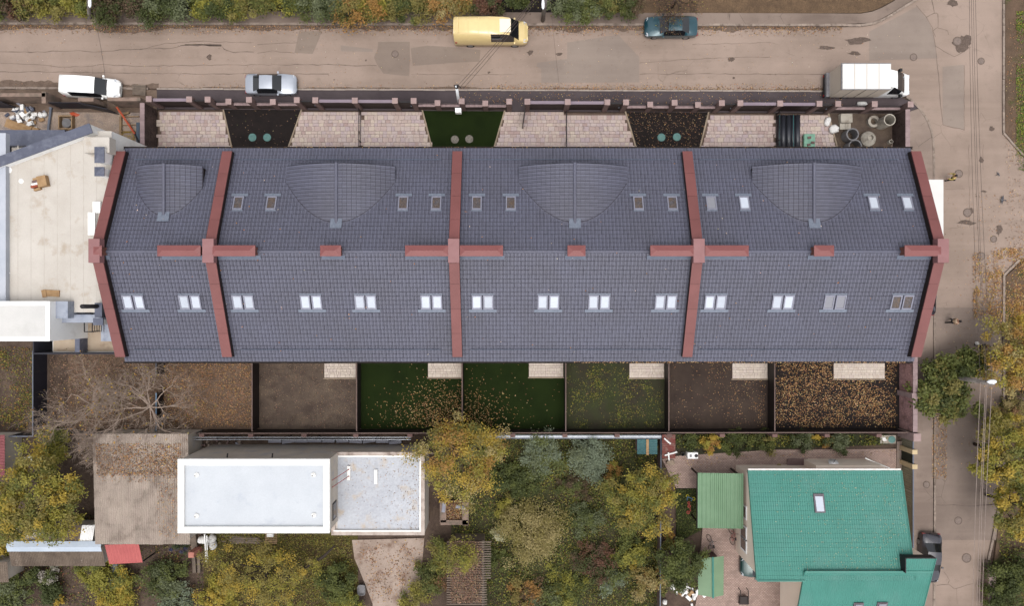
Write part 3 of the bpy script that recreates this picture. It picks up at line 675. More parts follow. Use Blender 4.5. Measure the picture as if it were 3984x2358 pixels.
for x0, z0, x1, z1 in ((807,ZP,888,ZPS),(888,ZPS,968,ZP),(968,ZP,1061,ZPS),(1061,ZPS,1154,ZP),(1609,ZP,1702,ZPS),(1702,ZPS,1796,ZP),(1796,ZP,1888,ZPS),(1888,ZPS,1981,ZP),(2436,ZP,2530,ZPS),(2530,ZPS,2625,ZP),(2625,ZP,2716,ZPS),(2716,ZPS,2809,ZP),(3262,ZP,3404,ZP),(3404,ZP,3544,ZP)): seg(x0, x1, 'wall', z0, z1)
for x0, x1 in ((1154,1226),(1536,1609),(2363,2436),(2809,2881),(3189,3262)): seg(x0, x1, 'ped')
seg(1981, 2052, 'open')
for x0, x1 in ((1226,1380),(1380,1536),(2052,2209),(2209,2363),(2881,3036),(3036,3189)): seg(x0, x1, 'car')
# low iron dividers between the courtyards
for X, lab in ((-13.7, 'black picket divider in the courtyard left of the lawn bed'), (4.9, 'black picket divider in the courtyard right of the lawn bed'), (23.9, 'black picket divider beside the black pipes')):
    dv = thing('courtyard_divider', (X, 14.6, .1), lab, 'fence', 'picket dividers between the front courtyards')
    pk = MB(); y = 12.1
    while y < FY(X)-.35: pk.box(X-.01, X+.01, y-.01, y+.01, .1, 1.2); y += .12
    pk.build('picket', M_IRON, dv, kind='stuff')
    for z in (.25, 1.1): MB().box(X-.016, X+.016, 12.05, FY(X)-.3, z, z+.035).build('rail', M_IRON, dv)
    for y in (12.1, 14.6, FY(X)-.35): MB().box(X-.03, X+.03, y-.03, y+.03, .1, 1.25).build('post', M_IRON, dv)
def blockwall(name, X0, X1, Y0, Y1, z, label, m=M_WALLB, m2=M_COPE, ln=.5):
    t = thing(name, ((X0+X1)/2, (Y0+Y1)/2, 0), label, 'wall')
    MB().box(X0+.03, X1-.03, Y0, Y1, 0, z-.08).build('wall_face', m, t)
    vert = (Y1-Y0) > (X1-X0); L = (Y1-Y0) if vert else (X1-X0); n = max(1, round(L/ln)); d = L/n
    for j in range(n):
        b = MB()
        if vert: b.box(X0-.02, X1+.02, Y0+j*d+.006, Y0+(j+1)*d-.006, z-.08, z)
        else: b.box(X0+j*d+.006, X0+(j+1)*d-.006, Y0-.02, Y1+.02, z-.08, z)
        b.build('coping_block', m2, t)
    return t
blockwall('boundary_wall', -32.55, -32.2, 11.4, 17.55, 2.25, 'dark stained block wall at the left end of the front courtyards')
blockwall('boundary_wall', 34.5, 34.85, 11.6, 17.0, 2.2, 'dark stained block wall beside the concrete rings')
def brickmat(name, a, b, mortar, scale, bw=.5, bh=.25):
    M = N(name); v = M.co(); br = M.n('TexBrick'); br.inputs['Scale'].default_value = scale; br.inputs['Color1'].default_value = (*a, 1); br.inputs['Color2'].default_value = (*b, 1); br.inputs['Mortar'].default_value = (*mortar, 1)
    br.inputs['Mortar Size'].default_value = .02; br.inputs['Brick Width'].default_value = bw; br.inputs['Row Height'].default_value = bh; M.l(v, br.inputs['Vector'])
    o = M.mix(M.ramp(M.noise(v, 1.2, 6), [(.5, 0.0), (.68, .7)]), br.outputs['Color'], lum(b, .6)); g = M.noise(v, 14, 4); o = M.mix(1.0, o, M.ramp(g, [(.3, .8), (.7, 1.05)]), 'MULTIPLY')
    M.col(o); M.b.inputs['Roughness'].default_value = .9; M.bump(br.outputs['Fac'], -.01, .6); return M.m
M_BRW = mat('pink brick wall', c(206,164,162,.8), c(184,144,144,.8), scale=3, rough=.9, fine=9, finev=.3, stain=c(130,100,94), stain_scale=.9)
bw = blockwall('boundary_wall', 35.1, 35.45, -11.3, -4.2, 2.3, 'pink brick wall closing the rear gardens on the road side', M_BRW)
MB().box(35.0, 35.65, -12.1, -11.4, 0, 2.5).build('corner_pier', M_CAP, bw); MB().box(34.95, 35.75, -8.35, -7.9, 0, 2.35).build('pier', M_COPE, bw)
M_PANEL = mat('brown profiled sheet', c(44,35,33), c(36,29,28), scale=2, rough=.6)
M_PTOP = mat('fence top rail', c(128,106,98), c(112,92,86), scale=3, rough=.7)
def partition(name, x0, y0, x1, y1, z, label, m=M_PANEL, m2=M_PTOP, pn=2.0, posts=False):
    t = thing(name, ((x0+x1)/2, (y0+y1)/2, 0), label, 'fence')
    a, b = Vector((x0, y0, 0)), Vector((x1, y1, 0)); d = b-a; n = max(1, round(d.length/pn)); ang = math.atan2(d.y, d.x)
    for j in range(n):
        q = a+d*((j+.5)/n); MB().obox(q.x, q.y, .05, z-.04, d.length/n*.995, .035, ang).build('panel', m, t)
    q = a+d*.5; MB().obox(q.x, q.y, z-.04, z, d.length, .09, ang).build('top_rail', m2, t)
    return t
labs = ['between the leaf-strewn garden and the bare soil garden', 'between the bare soil garden and the left turf garden', 'between the two turf gardens', 'between the right turf garden and the weedy garden', 'between the weedy garden and the bare brown garden', 'left of the last garden full of fallen leaves']
for X, lab in zip(PX[1:7], labs): partition('garden_fence', X, -3.95, X, -11.35, 1.75, 'brown sheet fence '+lab)
rf = partition('rear_fence', -27.6, -11.5, 34.9, -11.42, 1.9, 'brown sheet fence with small piers along the bottom of the rear gardens')
for c_, zx, zy in ((0,1940,1340),(0,2410,1345),(1,450,1340),(1,950,1338),(1,1470,1300),(1,2460,1310),(2,490,1325),(2,993,1328),(2,1497,1328),(2,2005,1318),(3,78,1312),(3,580,1300),(3,1080,1293)):
    X = T(c_, 2, zx, zy, 2.0).x
    MB().box(X-.22, X+.22, -11.82, -11.53, 0, 2.0).build('pier', mat('rear pier', c(138,108,102), c(120,94,88), scale=2, rough=.9, rand=.15), rf)
M_NAVY = mat('dark navy sheet', c(48,48,60), c(42,42,54), scale=2, rough=.6)
M_GRT = mat('grey rail', c(120,126,140), c(108,114,128), scale=2, rough=.6)
partition('garden_fence', -42.2, -4.2, -42.2, -11.75, 1.9, 'dark navy sheet fence left of the bare tree', M_NAVY, M_GRT)
partition('garden_fence', -60, -11.85, -42.3, -11.8, 1.7, 'dark navy sheet fence at the foot of the left neighbour garden', M_NAVY, M_GRT)
partition('garden_fence', -42.0, -11.75, -28.0, -11.6, 1.3, 'dark fence below the bare tree', M_NAVY, M_PTOP)
partition('garden_fence', -31.5, -4.3, -31.5, -6.4, 1.6, 'short brown screen behind the bare tree', M_PANEL, M_GRT)
partition('garden_fence', -31.6, -8.0, -31.6, -11.4, 1.4, 'low fence with bright blue rail under the bare tree', M_PANEL, mat('blue rail', c(150,176,200), c(96,140,180), scale=4, rough=.4))
# steel frame of tubes behind the white house
fr = thing('tube_frame', (-22.5, -12.3, 0), 'galvanised tube frame between the white house and the rear fence', 'frame')
M_GALV = mat('galvanised tube', c(196,200,206), c(170,176,184), scale=5, rough=.4, metal=.4)
xa, xb = T(0,2,1780,1390,1.9).x, T(1,2,1480,1385,1.9).x
for zy in (1366, 1388): MB().tube([(xa, T(1,2,0,zy,1.9).y, 1.9), (xb, T(1,2,0,zy,1.9).y, 1.9)], .035, 6).build('tube', M_GALV, fr)
for k in range(8):
    X = xa+.9+(xb-xa-1.5)*k/7; MB().tube([(X, T(1,2,0,1388,1.9).y, 0), (X, T(1,2,0,1388,1.9).y, 1.88)], .04, 6).build('upright', M_IRON, fr)
# half-round metal trough running along the rear fence
tr = MB(); ya = T(2,2,0,1362,1.7).y; x0, x1 = T(1,2,2110,1362,1.7).x, T(2,2,1420,1362,1.7).x
tr.loft([[(x, ya+.17*math.cos(t), 1.75+.12*math.sin(t)) for t in [math.pi+k*math.pi/8 for k in range(9)]] for x in (x0, x1)], cap=False, closed=False)
tro = thing('metal_trough', ((x0+x1)/2, ya, 0), 'long silver gutter trough along the rear fence above the shrubs', 'gutter')
tr.build('channel', M_GALV, tro)
for k in range(7):
    X = x0+.5+(x1-x0-1)*k/6; MB().box(X-.03, X+.03, ya+.16, ya+.22, 0, 1.75).build('bracket', M_IRON, tro)
# ---------------------------------------------------------------- left neighbour
M_WHITE = mat('white render', (.8,.795,.785), (.74,.735,.725), scale=.6, rough=.85, fine=30, finev=.05, stain=(.6,.585,.56), stain_scale=.7, smin=.55, smax=.75)
M_CREAM = mat('roof membrane', c(221,214,205,.66), c(209,201,191,.66), scale=.4, rough=.85, fine=14, finev=.08, stain=c(188,172,152,.66), stain_scale=.55, smin=.55, smax=.74)
M_GCAP = mat('grey cap sheet', c(108,112,130), c(98,102,120), scale=1.5, rough=.5, stain=c(126,130,146), stain_scale=2)
nb = thing('flat_roof_house', (-44, 0, 0), 'white neighbouring house with a wide pale flat roof and grey capped parapets', 'house')
ZN = 7.4
def Z(zx, zy, z, r=1): return T(0, r, zx, zy, z)[:2]
rp = [Z(1060,-125,ZN), Z(870,-125,ZN), Z(0,190,ZN), Z(-400,340,ZN), Z(-400,1700,ZN), (Z(-400,1700,ZN)[0], -.75), (-32.05, -.75), (-32.05, Z(1060,-125,ZN)[1])]
MB().prism(rp, 0, ZN).build('wall', M_WHITE, nb)
MB().prism([(p[0]*.999, p[1]) for p in rp], ZN, ZN+.02).build('roof_surface', M_CREAM, nb)
M_SEAMR = mat('membrane seam', c(215,208,198,.66), c(204,195,184,.66), scale=2, rough=.9)
for k in range(11):
    xs_ = -33.2-k*1.05; yt_ = 16.9-.0 if xs_ > -36 else 16.9-(-36-xs_)*.36
    MB().quad((xs_-.03, -.6, ZN+.024), (xs_+.03, -.6, ZN+.024), (xs_+.03, min(yt_, 12.6), ZN+.024), (xs_-.03, min(yt_, 12.6), ZN+.024)).build('membrane_seam', M_SEAMR, nb)
# terrace beyond the slanting parapet
MB().prism([Z(0,195,4.8), Z(880,-115,4.8), Z(440,-110,4.8), Z(-300,-110,4.8), Z(-300,195,4.8)], 0, 4.6).build('terrace', M_CREAM, nb)
pb = MB(); a, b = Vector((*Z(-400,312,ZN+.8), 0)), Vector((*Z(872,-155,ZN+.8), 0)); d = b-a; m_ = (a+b)/2
MB().obox(m_.x, m_.y, ZN-2.5, ZN+.72, d.length, .7, math.atan2(d.y, d.x)).build('parapet', M_WHITE, nb)
MB().obox(m_.x, m_.y, ZN+.72, ZN+.8, d.length+.05, .8, math.atan2(d.y, d.x)).build('parapet_cap', M_GCAP, nb)
a, b = Z(-300,-70,5.6), Z(600,-70,5.6); MB().box(a[0], b[0], a[1]-.65, a[1]+.65, 4.6, 5.3).build('terrace_parapet', M_GCAP, nb)
a = Z(20,0,5.4); MB().box(a[0]-.6, a[0]+.2, a[1]-6, a[1]+1, 4.6, 5.2).build('terrace_parapet', M_NAVY, nb)
a = Z(20,600,ZN+.5); MB().box(a[0]-.5, a[0]+.25, -2.5, 13.5, ZN, ZN+.45).build('parapet', mat('pale blue-grey parapet', c(206,210,220,.7), c(190,196,208,.7), scale=.7, rough=.8), nb)
for x0, x1, y0, y1 in ((905,1000,25,180),(905,1000,218,308)):
    ct = T(0,1,(x0+x1)/2,(y0+y1)/2,ZN+1.3); hx, hy = (x1-x0)/2/2.473*.0201, (y1-y0)/2/2.473*.0201
    ch = MB().box(ct.x-hx+.08, ct.x+hx-.08, ct.y-hy+.08, ct.y+hy-.08, ZN, ZN+1.2).build('chimney', M_WHITE, nb)
    k = MB().box(ct.x-hx, ct.x+hx, ct.y-hy, ct.y+hy, ZN+1.2, ZN+1.26); k.add([(ct.x-hx,ct.y-hy,ZN+1.26),(ct.x+hx,ct.y-hy,ZN+1.26),(ct.x+hx,ct.y+hy,ZN+1.26),(ct.x-hx,ct.y+hy,ZN+1.26),(ct.x,ct.y,ZN+1.45)], [(0,1,4),(1,2,4),(2,3,4),(3,0,4)]); k.build('chimney_cap', M_GCAP, ch)
a, b = Z(800,-70,ZN+1), Z(1045,80,ZN+1); MB().box(a[0], b[0], b[1], a[1], ZN+.02, ZN+.9).build('roof_hatch', M_CREAM, nb)
a = Z(935,610,ZN+.2); MB().box(a[0]-.3, a[0]+.3, a[1]-.45, a[1]+.45, ZN+.02, ZN+.3).build('roof_box', M_WHITE, nb)
a = Z(890,770,ZN+.2); MB().box(a[0]-.25, a[0]+.3, a[1]-.9, a[1]+.9, ZN+.02, ZN+.4).build('roof_box', M_WHITE, nb)
# stair block, balcony and beams at the lower left
a, b = Z(0,55,9.0,2), Z(470,440,9.0,2); MB().box(-62, b[0], b[1], a[1], 0, 8.9).build('stair_block', M_WHITE, nb)
MB().box(-62, b[0]-.35, b[1]+.35, a[1]-.35, 8.9, 8.93).build('stair_roof', mat('white membrane', (.54,.53,.51), (.49,.48,.465), scale=.5, rough=.8, stain=(.46,.45,.43), stain_scale=.4, smin=.56, smax=.72), nb)
M_PGC = mat('pale grey cap', c(182,188,202,.66), c(168,175,190,.66), scale=1.2, rough=.6, stain=c(140,148,166,.66), stain_scale=1.5)
MB().box(b[0], b[0]+.95, a[1]-1.35, a[1], 0, 8.2).build('stair_wing', M_PGC, nb)
a, b = Z(480,185,7.6,2), Z(990,262,7.6,2); MB().box(a[0], b[0]+.2, b[1], a[1], 6.9, 7.45).build('beam', M_PGC, nb)
a, b = Z(500,330,4.2,2), Z(1100,545,4.2,2)
MB().box(a[0], -32.1, b[1], -.8, 0, 4.1).build('balcony_wall', M_WHITE, nb)
MB().box(a[0]+.05, -32.15, b[1]+.05, -.8, 4.1, 4.12).build('balcony_floor', mat('balcony floor', c(204,186,164,.7), c(186,166,144,.7), scale=.6, rough=.9, stain=c(150,126,104), stain_scale=.8), nb)
X = Z(770,440,4.8,2)[0]; MB().box(X-.18, X+.22, b[1]+.05, -.85, 4.12, 5.2).build('balcony_divider', M_GCAP, nb)
MB().box(Z(355,500,4.6,2)[0], -32.0, b[1]-.12, b[1], 2.5, 5.1).build('balcony_front', M_NAVY, nb)
MB().box(Z(355,500,4.6,2)[0], Z(355,500,4.6,2)[0]+.1, b[1], b[1]+2.4, 2.5, 5.1).build('balcony_front', M_NAVY, nb)
a, b = Z(895,70,8.3,2), Z(990,280,8.3,2); ch = MB().box(a[0]+.05, b[0]-.05, b[1], a[1]-1.3, 4.1, 8.2).build('chimney', M_WHITE, nb)
MB().box(a[0], b[0], b[1]-.05, a[1]-1.2, 8.2, 8.3).build('chimney_cap', M_GCAP, ch)
MB().box(a[0], b[0]-.2, a[1]-1.15, a[1], 7.4, 8.1).build('flue_base', M_GCAP, ch)
MB().tube([T(0,2,930,105,7.6), T(0,2,930,105,8.2), T(0,2,790,105,10.2)], .17, 10).build('flue_pipe', M_IRON, ch, smooth=True)
la = MB(); z_ = 6.0; a, b = Z(812,170,z_,2), Z(888,350,z_,2)
for X in (a[0], b[0]): la.box(X-.03, X+.03, b[1], a[1], z_-.03, z_+.03)
for k in range(3): la.box(a[0], b[0], a[1]-(a[1]-b[1])*k/2-.03, a[1]-(a[1]-b[1])*k/2+.03, z_-.025, z_+.025)
la.tube([(a[0], b[1], z_), (a[0], b[1], 4.1)], .03); la.tube([(b[0], b[1], z_), (b[0], b[1], 4.1)], .03)
a2 = Z(1000,350,z_,2)[0]
for k in range(6): la.box(b[0]+(a2-b[0])*k/5-.02, b[0]+(a2-b[0])*k/5+.02, b[1], b[1]+1.4, z_-.02, z_+.02)
la.build('railing', M_IRON, nb)
a = Z(1035,330,5.2,2); MB().box(a[0]-.5, -32.05, Z(1,440,5.2,2)[1], Z(1,265,5.2,2)[1], 4.12, 5.3).build('planter_wall', M_PGC, nb)
# things lying on that roof
M_CARD = mat('cardboard', c(196,160,118), c(176,140,100), scale=3, rough=.85)
t = thing('open_carton', T(0,1,400,380,ZN+.02), 'open cardboard box of scraps on the pale flat roof', 'box')
bx_ = T(0,1,435,365,ZN); MB().obox(bx_.x, bx_.y, ZN+.02, ZN+.45, .72, .85, .2).build('carton', M_CARD, t, bevel=.01)
bx_ = T(0,1,365,390,ZN); 
for k in range(5): MB().obox(bx_.x+random.uniform(-.1,.1), bx_.y-.4+k*.2, ZN+.02, ZN+.2+random.random()*.2, .55, .17, .2+random.uniform(-.1,.1)).build('scrap', [M_CARD, mat('rust scrap', c(180,90,60)), M_WHITE, M_PIER, M_CARD][k], t)
t = MB(); p = T(0,1,500,1437,ZN); t.obox(p.x, p.y, ZN+.02, ZN+.1, 1.3, .52, -.05); t.obox(p.x-.55, p.y-.02, ZN+.1, ZN+.14, .35, .6, .2)
tag(t.build('flat_carton', M_CARD), 'flattened brown cardboard lying on the pale flat roof', 'cardboard')
p = T(0,1,80,250,ZN); t = MB().lathe(p.x, p.y, [(.3, ZN+.02), (.27, ZN+.06), (.12, ZN+.07)], 16); tag(t.build('roof_drain', M_WHITE), 'white round drain at the upper left of the pale flat roof', 'drain')
p = T(0,1,62,1275,ZN); t = MB().obox(p.x, p.y, ZN+.02, ZN+.1, .14, 1.05, -.1).obox(p.x+.1, p.y+.4, ZN+.02, ZN+.06, .1, .5, .9); tag(t.build('white_batten', M_WHITE), 'white batten lying at the left edge of the flat roof', 'batten')
p = T(0,2,600,145,ZN); t = MB().obox(p.x, p.y, ZN+.02, ZN+.3, .75, .5, -.3).obox(p.x+.02, p.y, ZN+.3, ZN+.34, .8, .55, -.28); tag(t.build('tilted_board', M_WHITE), 'white slanted panel beside the grey beam on the neighbouring roof', 'panel')
p = T(0,1,205,357,ZN); t = MB().lathe(p.x, p.y, [(.2, ZN+.02), (.18, ZN+.05), (.1, ZN+.06)], 9); tag(t.build('white_bag', M_WHITE), 'small white rag left of the open box on the flat roof', 'rag')
# ---------------------------------------------------------------- white flat-roofed house with its lower wing
M_WROOF = mat('white painted parapet', (.8,.79,.76), (.74,.73,.7), scale=1.2, rough=.7, stain=(.6,.56,.52), stain_scale=1.6, smin=.6, smax=.72)
M_BROOF = mat('bluish white membrane', c(220,225,231,.62), c(211,216,223,.62), scale=.4, rough=.6, fine=10, finev=.05, stain=c(184,190,202,.72), stain_scale=.7, smin=.58, smax=.72)
M_BROOF2 = mat('bluish membrane with debris', c(211,214,221,.62), c(201,204,212,.62), scale=.5, rough=.6, fine=6, finev=.12, stain=c(200,186,170,.7), stain_scale=.8, smin=.55, smax=.7)
M_GWALL = mat('unpainted cement wall', c(200,190,178,.9), c(184,174,162,.9), scale=.6, rough=.9, stain=c(176,174,176,.85), stain_scale=.8)
ZW = 6.2; xa, xb = D(435,0,ZW).x, D(807,0,ZW).x; ya, yb = D(0,1307,ZW).y, D(0,1125,ZW).y
wh = thing('white_house', ((xa+xb)/2, (ya+yb)/2, 0), 'white box house with a large flat bluish roof and lower wing', 'house')
MB().box(xa+.08, xb-.08, ya+.08, yb-.08, 0, ZW-.3).build('wall', M_GWALL, wh)
pw_ = .52
for x0, x1, y0, y1 in ((xa, xb, yb-pw_, yb), (xa, xb, ya, ya+pw_), (xa, xa+pw_, ya+pw_, yb-pw_), (xb-pw_, xb, ya+pw_, yb-pw_)): MB().box(x0, x1, y0, y1, ZW-.32, ZW).build('parapet', M_WROOF, wh)
MB().box(xa+pw_-.02, xb-pw_+.02, ya+pw_-.02, yb-pw_+.02, ZW-.3, ZW-.24).build('roof_surface', M_BROOF, wh)
for zc, zx, zy in ((0,1887,248),(0,1887,642),(1,540,246),(1,545,634)):
    p = T(zc, 3, zx, zy, ZW-.1); k = MB().lathe(p.x, p.y, [(.2, ZW-.24), (.19, ZW-.14), (.1, ZW-.1), (.09, ZW-.02)], 16); o = k.build('roof_vent', M_WROOF, wh, smooth=False)
    MB().obox(p.x-.05, p.y-.04, ZW-.1, ZW+.0, .06, .12, .7).build('vent_hole', M_IRON, o)
for X in (T(0,3,2200,80,5).x, T(1,3,158,80,5).x):
    MB().tube([(X, yb-.1, ZW-.9), (X, yb+.25, ZW-1.0)], .06, 8).build('spout', M_IRON, wh)
ZG = 3.4; gx0, gx1 = xb-.6, D(1040,0,ZG).x; gy0, gy1 = D(0,1312,ZG).y, D(0,1108,ZG).y
MB().box(gx0+.05, gx1-.05, gy0+.05, gy1-.05, 0, ZG-.2).build('wing_wall', M_GWALL, wh)
M_WPAR = mat('bare wing parapet', c(206,192,182,.75), c(180,164,154,.75), scale=1.5, rough=.8, stain=c(150,132,122), stain_scale=1.2)
for x0, x1, y0, y1 in ((gx0, gx1, gy1-.3, gy1), (gx0, gx1, gy0, gy0+.32), (gx1-.32, gx1, gy0+.32, gy1-.3), (gx0, gx0+.32, gy0+.32, ya-.02)): MB().box(x0, x1, y0, y1, ZG-.22, ZG).build('wing_parapet', M_WPAR, wh)
MB().box(xb-.1, gx1-.3, gy0+.3, gy1-.28, ZG-.22, ZG-.16).build('wing_roof', M_BROOF2, wh)
for x0, x1, y0, y1 in ((xb, gx1-.32, gy1-.42, gy1-.3), (xb-.4, gx1-.32, gy0+.32, gy0+.44), (gx1-.44, gx1-.32, gy0+.44, gy1-.42)): MB().box(x0, x1, y0, y1, ZG-.2, ZG+.02).build('upstand', M_WROOF, wh)
p = T(1,3,740,590,4.6); wn = MB().box(xb-.09, xb-.03, p.y-.75, p.y+.7, ZG+.4, ZG+1.6).build('window', M_IRON, wh); MB().box(xb-.03, xb-.02, p.y-.65, p.y+.6, ZG+.5, ZG+1.5).build('pane', M_DARKP, wn)
for zx, zy, ln in ((883,228,1.2),(1143,262,1.2)):
    p = T(1,3,zx,zy,ZG); tag(MB().box(p.x-.13, p.x+.13, p.y-.6, p.y+.6, ZG-.16, ZG+.05).box(p.x-.1, p.x+.1, p.y-.5, p.y+.5, ZG+.05, ZG+.08).build('timber_block', M_WROOF), 'white block on the lower wing roof, '+('left one holding two red props' if zx < 1000 else 'right one without props'), 'block')
M_REDP = gloss('red steel', c(178,92,88), .5)
for dy, nm in ((.33, 'upper'), (-.25, 'lower')):
    p = T(1,3,883,228,ZG); q = MB().tube([(p.x, p.y+dy, ZG+.08), (xb-.02, p.y+dy-.75+.3, ZG+1.9)], .03, 6).tube([(p.x-.02, p.y+dy, ZG+.05), (p.x+.06, p.y+dy, ZG+.09)], .06, 6); tag(q.build('steel_prop', M_REDP), nm+' red steel prop leaning on the white house wall', 'prop')
# row of grey blocks and rubble behind the white house
M_BLOCK = mat('aerated block', c(176,176,188), c(162,162,174), scale=2, rough=.9, rand=.1)
bpl = [(1,2,105,230,1403,0),(1,2,235,362,1408,8),(1,2,365,488,1402,0),(1,2,490,620,1400,0),(1,2,625,745,1402,0),(1,2,760,880,1402,2),(1,2,885,1010,1407,-3),(1,2,1015,1140,1403,9),(1,2,1142,1266,1405,0),(1,2,1268,1388,1415,6)]
for i, (k, r, x0, x1, y, a) in enumerate(bpl):
    p = T(k, r, (x0+x1)/2, y, .4); L = (x1-x0)/2.473*.0232
    tag(MB().obox(p.x, p.y, .0, .36, L*.98, .3, math.radians(a)).build('grey_block', M_BLOCK), ['first','second','third','fourth','fifth','sixth','seventh','eighth','ninth','last'][i]+' grey block from the left in the row behind the white house', 'block', 'grey blocks lined up behind the white house')
for zx, zy, sx, sy, a in ((1420,385,.55,.3,15),(2085,1440,.5,.28,-5)):
    pass
t = thing('rubble', D(520,1085), 'heap of pale broken blocks behind the white house', 'rubble')
for k in range(22):
    p = D(random.uniform(470,600), random.uniform(1074,1100)); MB().obox(p.x, p.y, 0, random.uniform(.08,.25), random.uniform(.15,.4), random.uniform(.12,.25), random.random()*3).build('chunk', random.choice([M_BLOCK, M_PIER, M_KERB]), t)
# ---------------------------------------------------------------- corrugated sheds
M_ASB = mat('fibre cement sheet', c(204,188,174,.68), c(186,170,158,.68), scale=.9, rough=.9, fine=18, finev=.2, rand=.14, stain=c(160,142,128), stain_scale=.9, smin=.54, smax=.75)
M_ASBD = mat('dark weathered sheet', c(160,142,126), c(136,119,106), scale=1.2, rough=.9, fine=18, finev=.25, rand=.15, stain=c(190,176,160), stain_scale=1.3, smin=.6, smax=.7)
def corr(x0, x1, y0, y1, zf, pitch=.19, amp=.04, along='y'):
    """corrugated sheet between x0..x1, y0..y1, zf(x,y) base height; waves run along `along`"""
    m = MB(); L = (x1-x0) if along == 'y' else (y1-y0); n = max(4, int(L/pitch*6)); rows = []
    for k in range(n+1):
        u = (x0 if along == 'y' else y0)+L*k/n; h = amp*math.sin(2*math.pi*u/pitch)
        if along == 'y': rows.append([(u, y0, zf(u, y0)+h), (u, y1, zf(u, y1)+h)])
        else: rows.append([(x0, u, zf(x0, u)+h), (x1, u, zf(x1, u)+h)])
    return m.loft(rows, cap=False, closed=False)
sh = thing('corrugated_shed', D(340,1220), 'big shed under a grey-brown corrugated roof strewn with leaves', 'shed')
zf = lambda x, y: 3.0+(y+13)*.02
p0, p1 = T(0,3,908,915,2.9), T(0,3,1755,880,2.9); x0, x1 = p0.x, p1.x+.6; yb_, yt = p0.y, D(0,1062,3).y
MB().box(x0+.3, x1-.2, yb_+.3, yt-.2, 0, 2.75).build('wall', M_GWALL, sh)
ys = [yb_, T(0,3,0,705,3).y, T(0,3,0,545,3).y, T(0,3,0,365,3).y, T(0,3,0,185,3).y, D(0,1110,3).y, yt]
for i in range(len(ys)-1):
    nx = 7; 
    for j in range(nx):
        a = x0+(x1-x0)*j/nx; b = x0+(x1-x0)*(j+1)/nx+.04; dz = .03*(i)+.008*(j % 2)
        y0_ = ys[i]-(.12 if i else .0)+random.uniform(-.03,.03)
        corr(a, b, y0_, ys[i+1], lambda x, y, dz=dz: zf(x, y)+dz).build('roof_sheet', M_ASB, sh)
gs = thing('long_shed', D(140,1335), 'long narrow gabled shed with corrugated sheets and a bluish metal ridge', 'shed')
pr = T(0,3,540,935,2.7); yr = pr.y; xl, xr = T(0,3,85,935,2.5).x, T(0,3,990,935,2.5).x
yu, yl = T(0,3,600,725,2.1).y, T(0,3,600,1118,2.1).y
MB().box(xl+.15, xr-.15, yl+.2, yu-.2, 0, 2.1).build('wall', M_GWALL, gs)
n = 8
for j in range(n):
    a = xl+(xr-xl)*j/n; b = xl+(xr-xl)*(j+1)/n+.04
    corr(a, b, yl, yr, lambda x, y: 2.2+(y-yl)/(yr-yl)*.5+.006*(j % 2), .14).build('roof_sheet', M_ASBD, gs)
    if a > T(0,3,400,800,2.4).x:
        m = M_ASBD if b < T(0,3,780,800,2.4).x else (mat('peach sheet', c(214,192,172,.7), c(200,178,158,.7), scale=1, rough=.8) if b < T(0,3,880,800,2.4).x else M_WHITE)
        corr(a, min(b, T(0,3,903,800,2.4).x), yr, yu, lambda x, y: 2.7-(y-yr)/(yu-yr)*.5+.006*(j % 2), .14).build('roof_sheet', m, gs)
k = MB(); k.add([(xl, yr-.45, 2.66),(xr, yr-.45, 2.66),(xr, yr, 2.83),(xl, yr, 2.83),(xl, yr+.45, 2.66),(xr, yr+.45, 2.66)], [(0,1,2,3),(3,2,5,4)]); k.build('ridge_flashing', mat('bluish flashing', c(200,210,222,.75), c(186,198,212,.75), scale=1, rough=.5), gs)
ss = thing('small_shed', T(0,3,35,1200), 'small corrugated roof at the left edge below the long shed', 'shed')
a, b = T(0,3,-300,1075,2.2), T(0,3,82,1280,2.2); corr(a.x, b.x, b.y, a.y, lambda x, y: 2.2+(y-b.y)*.1).build('roof_sheet', M_ASBD, ss); MB().box(a.x+.2, b.x-.2, b.y+.2, a.y-.2, 0, 2.1).build('wall', M_GWALL, ss)
rs = thing('red_roof_shed', T(0,3,10,130), 'dull red roof at the left edge beside the big yellow-green tree', 'shed')
a, b = T(0,3,-400,-140,2.4), T(0,3,46,262,2.4); corr(a.x, b.x, b.y, a.y, lambda x, y: 2.4+(x-b.x)*-.08, .25, .03, 'x').build('roof_sheet', mat('dull red sheet', c(160,92,96), c(146,82,86), scale=1, rough=.7), rs); MB().box(a.x+.2, b.x-.2, b.y+.2, a.y-.2, 0, 2.3).build('wall', M_GWALL, rs)
rc = thing('red_canopy', T(0,3,1190,1000), 'bright red ribbed metal canopy beside the corrugated shed', 'canopy')
q = [T(0,3,1005,920,2.5), T(0,3,1345,900,2.3), T(0,3,1375,1088,2.2), T(0,3,1055,1105,2.2)]
M_RSH = mat('red trapezoid sheet', c(208,108,104), c(196,98,96), scale=1, rough=.5)
k = MB(); n = 60; rows = []
for i in range(n+1):
    u = i/n; h = .03 if (i % 6) in (0, 1) else 0
    t0 = q[0].lerp(q[1], u); t1 = q[3].lerp(q[2], u); rows.append([(t0.x, t0.y, 2.45+h), (t1.x, t1.y, 2.2+h)])
k.loft(rows, cap=False, closed=False).build('roof_sheet', M_RSH, rc)
for v in (q[0], q[1], q[2], q[3]): MB().box(v.x*1-.05, v.x+.05, v.y-.05+(.1 if v in q[2:] else -.1), v.y+.05+(.1 if v in q[2:] else -.1), 0, 2.2).build('post', M_IRON, rc)
